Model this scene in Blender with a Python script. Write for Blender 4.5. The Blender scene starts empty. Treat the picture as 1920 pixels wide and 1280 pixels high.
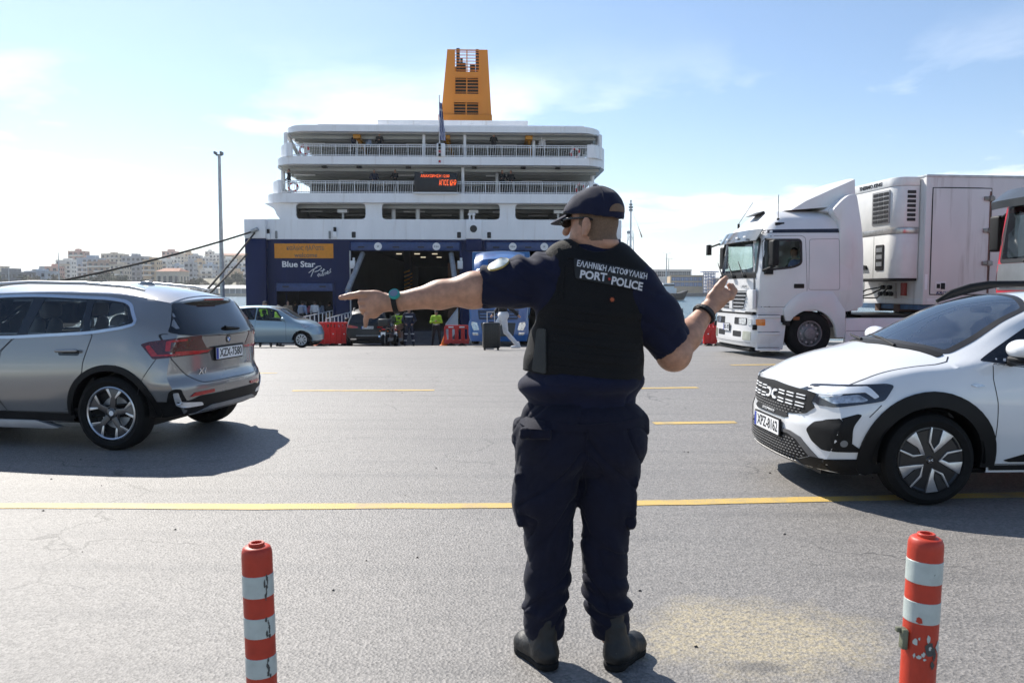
import bpy, bmesh, math, random
import numpy as np
from mathutils import Vector, Matrix, geometry, noise
from mathutils.bvhtree import BVHTree

# ------------------------------------------------------------------ camera, sky, sun, exposure
random.seed(7)
SC = bpy.context.scene
FPX = 1500.0                      # focal length in photo pixels (1920 wide)
EYE = 1.5
PITCH = math.atan(97.0 / FPX)
cam = bpy.data.cameras.new('camera')
cam.sensor_width = 36.0
cam.lens = 36.0 * FPX / 1920.0
cam.clip_start = 0.05
cam.clip_end = 20000
cam.dof.use_dof = True
cam.dof.focus_distance = 8.0
cam.dof.aperture_fstop = 11.0
camo = bpy.data.objects.new('camera', cam)
SC.collection.objects.link(camo)
camo.location = (0, 0, EYE)
camo.rotation_euler = (math.pi / 2 - PITCH, 0, 0)
SC.camera = camo

SUN_EL = math.radians(43)
SUN_H = Vector((-0.56, 0.83, 0)).normalized()      # horizontal direction towards the sun
SUN_AZ = math.atan2(SUN_H.x, SUN_H.y)
world = bpy.data.worlds.new('World')
SC.world = world
world.use_nodes = True
wn, wl = world.node_tree.nodes, world.node_tree.links
wn.clear()
w_out = wn.new('ShaderNodeOutputWorld')
w_bg = wn.new('ShaderNodeBackground')
sky = wn.new('ShaderNodeTexSky')
sky.sky_type = 'NISHITA'
sky.sun_disc = False
sky.sun_elevation = SUN_EL
sky.sun_rotation = SUN_AZ
sky.altitude = 0
sky.air_density = 1.0
sky.dust_density = 0.35
sky.ozone_density = 3.0
w_bg.inputs["Strength"].default_value = 0.078
# thin cloud layer: noise on the view direction flattened onto a cloud plane
w_geo = wn.new('ShaderNodeTexCoord')
w_sep = wn.new('ShaderNodeSeparateXYZ')
wl.new(w_geo.outputs['Generated'], w_sep.inputs[0])
def wmath(op, a, b=None, clamp=False):
	n = wn.new('ShaderNodeMath'); n.operation = op; n.use_clamp = clamp
	for i, v in enumerate((a, b)):
		if v is None: continue
		if isinstance(v, (int, float)): n.inputs[i].default_value = v
		else: wl.new(v, n.inputs[i])
	return n.outputs[0]
w_zz = wmath('ADD', wmath('MAXIMUM', w_sep.outputs[2], 0.0), 0.09)
w_cmb = wn.new('ShaderNodeCombineXYZ')
wl.new(wmath('DIVIDE', w_sep.outputs[0], w_zz), w_cmb.inputs[0])
wl.new(wmath('DIVIDE', w_sep.outputs[1], w_zz), w_cmb.inputs[1])
w_no = wn.new('ShaderNodeTexNoise')
w_no.inputs['Scale'].default_value = 0.75
w_no.inputs['Detail'].default_value = 8
w_no.inputs['Roughness'].default_value = 0.58
w_no.inputs['Distortion'].default_value = 0.35
w_map = wn.new('ShaderNodeMapping')
w_map.inputs['Location'].default_value = (2.3, 1.1, 0)
wl.new(w_cmb.outputs[0], w_map.inputs[0])
wl.new(w_map.outputs[0], w_no.inputs['Vector'])
w_rmp = wn.new('ShaderNodeMapRange')
w_rmp.inputs['From Min'].default_value = 0.50
w_rmp.inputs['From Max'].default_value = 0.66
w_rmp.inputs['To Max'].default_value = 0.9
wl.new(w_no.outputs['Fac'], w_rmp.inputs['Value'])
w_mix = wn.new('ShaderNodeMix'); w_mix.data_type = 'RGBA'
# clouds thin out towards the zenith, haze whitens the sky near the horizon
w_fal = wn.new('ShaderNodeMapRange'); w_fal.interpolation_type = 'SMOOTHSTEP'
for k_, v_ in (('From Min', 0.15), ('From Max', 0.30), ('To Min', 1.0), ('To Max', 0.03)): w_fal.inputs[k_].default_value = v_
wl.new(w_sep.outputs[2], w_fal.inputs['Value'])
wl.new(wmath('MULTIPLY', w_rmp.outputs[0], w_fal.outputs[0]), w_mix.inputs['Factor'])
w_hz = wn.new('ShaderNodeMapRange'); w_hz.interpolation_type = 'SMOOTHSTEP'
for k_, v_ in (('From Min', -0.02), ('From Max', 0.22), ('To Min', 0.22), ('To Max', 0.0)): w_hz.inputs[k_].default_value = v_
wl.new(w_sep.outputs[2], w_hz.inputs['Value'])
w_hm = wn.new('ShaderNodeMix'); w_hm.data_type = 'RGBA'
wl.new(w_hz.outputs[0], w_hm.inputs[0]); wl.new(sky.outputs[0], w_hm.inputs[6])
w_hm.inputs[7].default_value = (6.6, 7.2, 7.8, 1)
wl.new(w_hm.outputs[2], w_mix.inputs[6])
w_mix.inputs[7].default_value = (11.0, 11.2, 11.5, 1)
wl.new(w_mix.outputs[2], w_bg.inputs['Color'])
wl.new(w_bg.outputs[0], w_out.inputs[0])

sun = bpy.data.lights.new('sun', 'SUN')
sun.energy = 4.0
sun.angle = math.radians(0.53)
sun.color = (1.0, 0.95, 0.87)
suno = bpy.data.objects.new('sun', sun)
SC.collection.objects.link(suno)
sdir = Vector((SUN_H.x * math.cos(SUN_EL), SUN_H.y * math.cos(SUN_EL), math.sin(SUN_EL)))
suno.rotation_euler = sdir.to_track_quat('Z', 'Y').to_euler()
suno.location = sdir * 50

SC.view_settings.view_transform = 'Standard'
SC.view_settings.look = 'None'
SC.view_settings.gamma = 1.0
SC.view_settings.exposure = 1.0
SC.view_settings.use_curve_mapping = False
# ------------------------------------------------------------------ helpers
def at(u, v, Y):
	"""world point seen at photo pixel (u, v) on the upright plane y = Y (used to measure the place)"""
	dx, dy = (u - 960) / FPX, (640 - v) / FPX
	wy = math.cos(PITCH) + dy * math.sin(PITCH)
	wz = -math.sin(PITCH) + dy * math.cos(PITCH)
	return Vector((dx * Y / wy, Y, EYE + wz * Y / wy))

def ground_z(y):
	if y <= 18: return 0.0
	if y >= 42: return -1.43
	if y < 21: return -0.0625 * (y - 18) ** 2 / 6.0
	return -0.0625 * (y - 19.5)

MATS = {}
def mat(name, col, rough=0.5, metal=0.0, var=0.12, scale=6.0, bump=0.0, bscale=60.0, coat=0.0,
		emis=None, estr=0.0, spec=0.5, stretch=None, sss=0.0, dirt=None, dsc=(1.2, 1.2, .08), dcov=(.56, .74), damt=.5):
	if name in MATS: return MATS[name]
	m = bpy.data.materials.new(name); m.use_nodes = True
	nt = m.node_tree; n, l = nt.nodes, nt.links
	b = n['Principled BSDF']
	b.inputs['Roughness'].default_value = rough
	b.inputs['Metallic'].default_value = metal
	b.inputs['Specular IOR Level'].default_value = spec
	if coat:
		b.inputs['Coat Weight'].default_value = coat
		b.inputs['Coat Roughness'].default_value = 0.04
	if sss:
		b.inputs['Subsurface Weight'].default_value = sss
		b.inputs['Subsurface Radius'].default_value = (0.012, 0.005, 0.003)
		b.inputs['Subsurface Scale'].default_value = 1.0
	tc = n.new('ShaderNodeTexCoord')
	src = tc.outputs['Object']
	if stretch:
		mp = n.new('ShaderNodeMapping'); mp.inputs['Scale'].default_value = stretch
		l.new(src, mp.inputs[0]); src = mp.outputs[0]
	no = n.new('ShaderNodeTexNoise'); no.inputs['Scale'].default_value = scale
	no.inputs['Detail'].default_value = 5; no.inputs['Roughness'].default_value = 0.6
	l.new(src, no.inputs['Vector'])
	r = n.new('ShaderNodeMapRange'); r.inputs['From Min'].default_value = 0.3; r.inputs['From Max'].default_value = 0.7
	l.new(no.outputs['Fac'], r.inputs['Value'])
	mx = n.new('ShaderNodeMix'); mx.data_type = 'RGBA'
	l.new(r.outputs[0], mx.inputs['Factor'])
	c = col[:3]
	mx.inputs[6].default_value = (*[max(0, k * (1 - var)) for k in c], 1)
	mx.inputs[7].default_value = (*[min(1, k * (1 + var)) for k in c], 1)
	outc = mx.outputs[2]
	if dirt:
		dm = n.new('ShaderNodeMapping'); dm.inputs['Scale'].default_value = dsc; l.new(tc.outputs['Object'], dm.inputs[0])
		dn = n.new('ShaderNodeTexNoise'); dn.inputs['Scale'].default_value = 2.5; dn.inputs['Detail'].default_value = 6; dn.inputs['Roughness'].default_value = .65; l.new(dm.outputs[0], dn.inputs['Vector'])
		dr = n.new('ShaderNodeMapRange'); l.new(dn.outputs['Fac'], dr.inputs['Value'])
		for k_, v_ in (('From Min', dcov[0]), ('From Max', dcov[1]), ('To Max', damt)): dr.inputs[k_].default_value = v_
		d2 = n.new('ShaderNodeMix'); d2.data_type = 'RGBA'; l.new(dr.outputs[0], d2.inputs[0]); l.new(outc, d2.inputs[6]); d2.inputs[7].default_value = (*dirt, 1); outc = d2.outputs[2]
	l.new(outc, b.inputs['Base Color'])
	if bump:
		n2 = n.new('ShaderNodeTexNoise'); n2.inputs['Scale'].default_value = bscale; n2.inputs['Detail'].default_value = 4
		l.new(src, n2.inputs['Vector'])
		bp = n.new('ShaderNodeBump'); bp.inputs['Strength'].default_value = bump; bp.inputs['Distance'].default_value = 0.01
		l.new(n2.outputs['Fac'], bp.inputs['Height']); l.new(bp.outputs[0], b.inputs['Normal'])
	if emis:
		b.inputs['Emission Color'].default_value = (*emis, 1); b.inputs['Emission Strength'].default_value = estr
	MATS[name] = m
	return m

def glass(name, tint=(0.7, 0.78, 0.8), rough=0.02, ior=1.5):
	if name in MATS: return MATS[name]
	m = bpy.data.materials.new(name); m.use_nodes = True
	n, l = m.node_tree.nodes, m.node_tree.links
	n.clear()
	o = n.new('ShaderNodeOutputMaterial'); mx = n.new('ShaderNodeMixShader')
	t = n.new('ShaderNodeBsdfTransparent'); g = n.new('ShaderNodeBsdfGlossy'); f = n.new('ShaderNodeFresnel')
	t.inputs[0].default_value = (*tint, 1); g.inputs['Roughness'].default_value = rough
	g.inputs['Color'].default_value = (1, 1, 1, 1)
	f.inputs[0].default_value = ior
	# a faint film of dust varies the reflection
	tc = n.new('ShaderNodeTexCoord'); no = n.new('ShaderNodeTexNoise'); no.inputs['Scale'].default_value = 9
	l.new(tc.outputs['Object'], no.inputs['Vector'])
	ra = n.new('ShaderNodeMapRange'); ra.inputs['To Min'].default_value = rough; ra.inputs['To Max'].default_value = rough + 0.05
	l.new(no.outputs['Fac'], ra.inputs['Value']); l.new(ra.outputs[0], g.inputs['Roughness'])
	l.new(f.outputs[0], mx.inputs[0]); l.new(t.outputs[0], mx.inputs[1]); l.new(g.outputs[0], mx.inputs[2])
	l.new(mx.outputs[0], o.inputs[0])
	MATS[name] = m
	return m

# palette
WHITE = mat('white_paint', (0.78, 0.78, 0.78), 0.35, var=0.05)
SHIPW = mat('ship_white_paint', (0.86, 0.86, 0.87), 0.4, var=0.05, scale=1.2, stretch=(1, 1, 0.25), dirt=(.42, .33, .25), damt=.32)
SHIPB = mat('ship_blue_paint', (0.0045, 0.014, 0.072), 0.5, spec=.25, var=0.2, scale=0.8, stretch=(1, 1, 0.2), dirt=(.014, .022, .06), damt=.5)
BLACK = mat('black_plastic', (0.007, 0.007, 0.0075), 0.58, spec=.28, var=0.25, bump=0.1, bscale=300)
GLOSSB = mat('gloss_black', (0.006, 0.006, 0.007), 0.12, var=0.2, coat=0.5)
RUBBER = mat('tyre_rubber', (0.008, 0.008, 0.008), 0.8, spec=.25, var=0.3, scale=20, bump=0.15, bscale=120)
DARK = mat('dark_interior', (0.03, 0.03, 0.032), 0.8, var=0.3)
CHROME = mat('chrome', (0.75, 0.76, 0.78), 0.12, metal=1.0, var=0.05)
ALU = mat('aluminium', (0.55, 0.56, 0.58), 0.32, metal=1.0, var=0.1)
STEEL = mat('galvanised_steel', (0.42, 0.43, 0.44), 0.5, metal=0.6, var=0.2)
GREYM = mat('grey_metal', (0.22, 0.23, 0.24), 0.5, metal=0.3, var=0.15)
RED = mat('red_plastic', (0.55, 0.012, 0.012), 0.4, var=0.15)
ORANGE = mat('orange_plastic', (0.75, 0.16, 0.01), 0.5, var=0.15)
PLATEW = mat('plate_white', (0.8, 0.81, 0.82), 0.4, var=0.04)
INK = mat('black_ink', (0.01, 0.01, 0.012), 0.5, var=0.1)
BLUEINK = mat('blue_ink', (0.02, 0.05, 0.35), 0.5, var=0.1)
LAMPRED = mat('red_lamp_glass', (0.42, 0.006, 0.008), 0.12, var=0.3, scale=30, coat=0.7)
LAMPDARK = mat('dark_red_lamp_glass', (0.07, 0.004, 0.006), 0.12, var=0.3, scale=30, coat=0.7)
LAMPCLEAR = mat('clear_lamp_glass', (0.5, 0.52, 0.54), 0.08, metal=0.6, var=0.5, scale=25, coat=0.9)
AMBER = mat('amber_lamp', (0.75, 0.2, 0.01), 0.2, var=0.1, coat=0.5)
TINT = glass('tinted_car_glass', (0.30, 0.33, 0.34))
CLEAR = glass('clear_car_glass', (0.72, 0.80, 0.80))
DARKGL = glass('dark_rear_glass', (0.06, 0.07, 0.08))

COL = SC.collection
def thing(name, label, cat, loc=(0, 0, 0), rz=0.0, group=None):
	o = bpy.data.objects.new(name, None); COL.objects.link(o)
	o.empty_display_size = 0.2
	o.location = loc; o.rotation_euler = (0, 0, rz)
	o['label'] = label; o['category'] = cat
	if group: o['group'] = group
	return o
def tag(o, label, cat, group=None):
	o['label'] = label; o['category'] = cat
	if group: o['group'] = group
	return o
def link_mesh(name, me, parent=None, kind=None):
	o = bpy.data.objects.new(name, me); COL.objects.link(o)
	if parent is not None: o.parent = parent
	if kind: o['kind'] = kind
	return o
def copy_tree(o, parent=None, loc=None, rz=None, label=None):
	c = o.copy(); COL.objects.link(c)
	if parent is not None: c.parent = parent
	if loc is not None: c.location = loc
	if rz is not None: c.rotation_euler = (c.rotation_euler[0], c.rotation_euler[1], rz)
	if label: c['label'] = label
	for ch in list(o.children): copy_tree(ch, c)
	return c

def rot_to(d):
	return Vector(d).to_track_quat('Z', 'Y').to_matrix()

class MB:
	def __init__(s): s.v, s.f, s.mi = [], [], []
	def add(s, vs, fs, m=0, mx=None):
		b = len(s.v)
		if mx is not None: vs = [mx @ Vector(p) for p in vs]
		s.v.extend([tuple(p) for p in vs]); s.f.extend([tuple(b + i for i in f) for f in fs]); s.mi.extend([m] * len(fs)); return s
	def box(s, c, size, rz=0.0, m=0, mx=None, taper=(1, 1)):
		hx, hy, hz = size[0] / 2, size[1] / 2, size[2] / 2
		vs = []
		cz, sz = math.cos(rz), math.sin(rz)
		for z in (-1, 1):
			tx, ty = taper if z > 0 else (1, 1)
			for x, y in ((-1, -1), (1, -1), (1, 1), (-1, 1)):
				px, py = x * hx * tx, y * hy * ty
				vs.append((c[0] + px * cz - py * sz, c[1] + px * sz + py * cz, c[2] + z * hz))
		return s.add(vs, [(3, 2, 1, 0), (4, 5, 6, 7), (0, 1, 5, 4), (1, 2, 6, 5), (2, 3, 7, 6), (3, 0, 4, 7)], m, mx)
	def b2(s, x0, x1, y0, y1, z0, z1, m=0):
		return s.box(((x0 + x1) / 2, (y0 + y1) / 2, (z0 + z1) / 2), (abs(x1 - x0), abs(y1 - y0), abs(z1 - z0)), m=m)
	def cyl(s, p0, p1, r0, r1=None, n=12, m=0, cap=True):
		p0, p1 = Vector(p0), Vector(p1); r1 = r0 if r1 is None else r1
		R = rot_to(p1 - p0)
		vs = [p0 + R @ Vector((r0 * math.cos(2 * math.pi * k / n), r0 * math.sin(2 * math.pi * k / n), 0)) for k in range(n)]
		vs += [p1 + R @ Vector((r1 * math.cos(2 * math.pi * k / n), r1 * math.sin(2 * math.pi * k / n), 0)) for k in range(n)]
		fs = [(k, (k + 1) % n, n + (k + 1) % n, n + k) for k in range(n)]
		if cap: fs += [tuple(range(n - 1, -1, -1)), tuple(range(n, 2 * n))]
		return s.add(vs, fs, m)
	def tube(s, path, r, n=8, m=0, closed=False):
		P = [Vector(p) for p in path]; N = len(P)
		rs = r if isinstance(r, (list, tuple)) else [r] * N
		vs, fs = [], []
		for i in range(N):
			a = P[i - 1] if (i > 0 or closed) else P[i]; b = P[(i + 1) % N] if (i < N - 1 or closed) else P[i]
			R = rot_to(b - a)
			vs += [P[i] + R @ Vector((rs[i] * math.cos(2 * math.pi * k / n), rs[i] * math.sin(2 * math.pi * k / n), 0)) for k in range(n)]
		for i in range(N if closed else N - 1):
			j = (i + 1) % N
			fs += [(i * n + k, i * n + (k + 1) % n, j * n + (k + 1) % n, j * n + k) for k in range(n)]
		if not closed: fs += [tuple(range(n - 1, -1, -1)), tuple((N - 1) * n + k for k in range(n))]
		return s.add(vs, fs, m)
	def lathe(s, prof, n=32, m=0, mx=None, closed=False):
		"""profile (r, h) turned round the local y axis"""
		vs, fs = [], []
		for r, h in prof:
			vs += [(r * math.cos(2 * math.pi * k / n), h, r * math.sin(2 * math.pi * k / n)) for k in range(n)]
		L = len(prof)
		for i in range(L if closed else L - 1):
			j = (i + 1) % L
			fs += [(i * n + k, j * n + k, j * n + (k + 1) % n, i * n + (k + 1) % n) for k in range(n)]
		return s.add(vs, fs, m, mx)
	def prism(s, poly, y0, y1, m=0, mx=None, plane='xz'):
		"""polygon given in (x, z) extruded from y0 to y1 (or in the named plane)"""
		N = len(poly)
		def P(a, b, c): return {'xz': (a, c, b), 'xy': (a, b, c), 'yz': (c, a, b)}[plane]
		vs = [P(a, b, y0) for a, b in poly] + [P(a, b, y1) for a, b in poly]
		fs = [tuple(range(N)), tuple(range(2 * N - 1, N - 1, -1))] + [(k, N + k, N + (k + 1) % N, (k + 1) % N) for k in range(N)]
		return s.add(vs, fs, m, mx)
	def mesh(s, name, mats, smooth=None, bevel=0.0, segs=2, fix=True):
		me = bpy.data.meshes.new(name)
		me.from_pydata(s.v, [], s.f)
		if not isinstance(mats, (list, tuple)): mats = [mats]
		for q in mats: me.materials.append(q)
		if len(mats) > 1: me.polygons.foreach_set('material_index', s.mi)
		if fix or bevel:
			bm = bmesh.new(); bm.from_mesh(me)
			if fix: bmesh.ops.recalc_face_normals(bm, faces=bm.faces)
			if bevel:
				es = [e for e in bm.edges if len(e.link_faces) == 2 and e.calc_face_angle(0) > 0.5]
				bmesh.ops.bevel(bm, geom=es, offset=bevel, offset_type='OFFSET', segments=segs, affect='EDGES', profile=0.5, clamp_overlap=True)
			bm.to_mesh(me); bm.free()
		if smooth is not None or bevel:
			me.polygons.foreach_set('use_smooth', [True] * len(me.polygons))
			me.set_sharp_from_angle(angle=math.radians(smooth if smooth is not None else 40))
		me.update()
		return me
	def build(s, name, mats, parent=None, smooth=None, bevel=0.0, segs=2, kind=None, fix=True):
		return link_mesh(name, s.mesh(name, mats, smooth, bevel, segs, fix), parent, kind)

def in_poly(x, y, P):
	c = False; j = len(P) - 1
	for i in range(len(P)):
		xi, yi = P[i]; xj, yj = P[j]
		if (yi > y) != (yj > y) and x < (xj - xi) * (y - yi) / (yj - yi) + xi: c = not c
		j = i
	return c
def rounded(poly, r, n=4):
	out = []; N = len(poly)
	rs = r if isinstance(r, (list, tuple)) else [r] * N
	for i in range(N):
		p, a, b = Vector(poly[i]), Vector(poly[i - 1]), Vector(poly[(i + 1) % N])
		da, db = (a - p), (b - p)
		k = min(rs[i], da.length * 0.45, db.length * 0.45)
		if k < 1e-4: out.append(tuple(p)); continue
		A, B = p + da.normalized() * k, p + db.normalized() * k
		for t in range(n + 1):
			q = t / n
			out.append(tuple(A * (1 - q) ** 2 + p * 2 * q * (1 - q) + B * q * q))
	return out
def resample(poly, step, closed=True):
	out = []; N = len(poly)
	for i in range(N if closed else N - 1):
		a, b = Vector(poly[i]), Vector(poly[(i + 1) % N])
		k = max(1, int((b - a).length / step + 0.5))
		for t in range(k): out.append(tuple(a.lerp(b, t / k)))
	if not closed: out.append(tuple(poly[-1]))
	return out
def tri2d(poly, holes=(), step=0.05):
	"""triangulate a 2-D region with holes and inner grid points"""
	pts, edges = [], []
	for loop in (poly, *holes):
		lp = resample(loop, step); b = len(pts); pts += [Vector(p) for p in lp]
		edges += [(b + i, b + (i + 1) % len(lp)) for i in range(len(lp))]
	xs = [p[0] for p in poly]; ys = [p[1] for p in poly]
	nx, ny = int((max(xs) - min(xs)) / step), int((max(ys) - min(ys)) / step)
	if nx * ny < 60000:
		for i in range(nx + 1):
			for j in range(ny + 1):
				x, y = min(xs) + (i + 0.5) * step, min(ys) + (j + 0.5) * step
				if in_poly(x, y, poly) and not any(in_poly(x, y, h) for h in holes): pts.append(Vector((x, y)))
	v, e, f, *_ = geometry.delaunay_2d_cdt(pts, edges, [], 0, 1e-5)
	F = []
	for t in f:
		cx = sum(v[i][0] for i in t) / 3; cy = sum(v[i][1] for i in t) / 3
		if in_poly(cx, cy, poly) and not any(in_poly(cx, cy, h) for h in holes): F.append(tuple(t))
	return [(p[0], p[1]) for p in v], F
AX = {'L': lambda a, b: ((a, 4, b), (0, -1, 0)), 'R': lambda a, b: ((a, -4, b), (0, 1, 0)),
	  'F': lambda a, b: ((9, a, b), (-1, 0, 0)), 'B': lambda a, b: ((-9, a, b), (1, 0, 0)),
	  'T': lambda a, b: ((a, b, 9), (0, 0, -1)), 'Y': lambda a, b: ((a, -9, b), (0, 1, 0))}
def project(bvh, a, b, ax, off):
	o, d = AX[ax](a, b); d = Vector(d)
	h, n, i, dist = bvh.ray_cast(Vector(o), d)
	if h is None:
		h, n, i, dist = bvh.find_nearest(Vector(o) + d * abs(Vector(o).dot(d)))
	if n.dot(d) > 0: n = -n
	return h, n
def patch(bvh, poly, ax, holes=(), off=0.004, step=0.05, skirt=0.008, mb=None, m=0):
	"""skin piece: outline laid on a surface, lifted off it by `off`, with an edge that turns in"""
	v2, F = tri2d(poly, holes, step)
	mb = mb or MB()
	hits = [project(bvh, a, b, ax, off) for a, b in v2]
	V = [h + n * off for h, n in hits]
	cnt = {}
	for t in F:
		for k in range(3):
			e = (t[k], t[(k + 1) % 3]); key = (min(e), max(e)); cnt.setdefault(key, []).append(e)
	base = len(V); ex = {}
	for key, es in cnt.items():
		if len(es) == 1:
			for i in key:
				if i not in ex:
					ex[i] = len(V); V.append(hits[i][0] - hits[i][1] * (skirt - off))
	FF = list(F)
	if skirt:
		for key, es in cnt.items():
			if len(es) == 1: a, b = es[0]; FF.append((b, a, ex[a], ex[b]))
	return mb.add(V, FF, m)
def strip_poly(pts, w, closed=False):
	N = len(pts); L, R = [], []
	for i in range(N):
		a = Vector(pts[i - 1]) if (i > 0 or closed) else Vector(pts[i])
		b = Vector(pts[(i + 1) % N]) if (i < N - 1 or closed) else Vector(pts[i])
		d = (b - a); d = d.normalized() if d.length else Vector((1, 0))
		n = Vector((-d[1], d[0])) * (w / 2); p = Vector(pts[i])
		L.append(tuple(p + n)); R.append(tuple(p - n))
	return L, R
def strip(bvh, pts, w, ax, off=0.003, step=0.05, closed=False, mb=None, m=0, thick=0.006):
	"""ribbon along a line drawn on a surface (seams, seals, trim)"""
	pts = resample(pts, step, closed)
	L, R = strip_poly(pts, w, closed); mb = mb or MB()
	V = []; N = len(pts)
	for a, b in zip(L, R):
		for q in (a, b):
			h, n = project(bvh, q[0], q[1], ax, off); V += [h + n * off, h - n * (thick - off)]
	F = []
	for i in range(N if closed else N - 1):
		j = (i + 1) % N; a, b = 4 * i, 4 * j
		F += [(a, b, b + 2, a + 2), (a + 1, b + 1, b, a), (a + 2, b + 2, b + 3, a + 3)]
	return mb.add(V, F, m)

def pchip(xs, ys):
	xs = np.array(xs, float); ys = np.array(ys, float); h = np.diff(xs); d = np.diff(ys) / h
	m = np.zeros_like(ys)
	if len(xs) > 2:
		for i in range(1, len(xs) - 1):
			if d[i - 1] * d[i] > 0:
				w1, w2 = 2 * h[i] + h[i - 1], h[i] + 2 * h[i - 1]
				m[i] = (w1 + w2) / (w1 / d[i - 1] + w2 / d[i])
	m[0], m[-1] = d[0], d[-1]
	def f(q):
		q = np.clip(np.asarray(q, float), xs[0], xs[-1])
		i = np.clip(np.searchsorted(xs, q, 'right') - 1, 0, len(xs) - 2)
		t = (q - xs[i]) / h[i]
		return ((2 * t ** 3 - 3 * t ** 2 + 1) * ys[i] + (t ** 3 - 2 * t ** 2 + t) * h[i] * m[i]
				+ (-2 * t ** 3 + 3 * t ** 2) * ys[i + 1] + (t ** 3 - t ** 2) * h[i] * m[i + 1])
	return f

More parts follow.
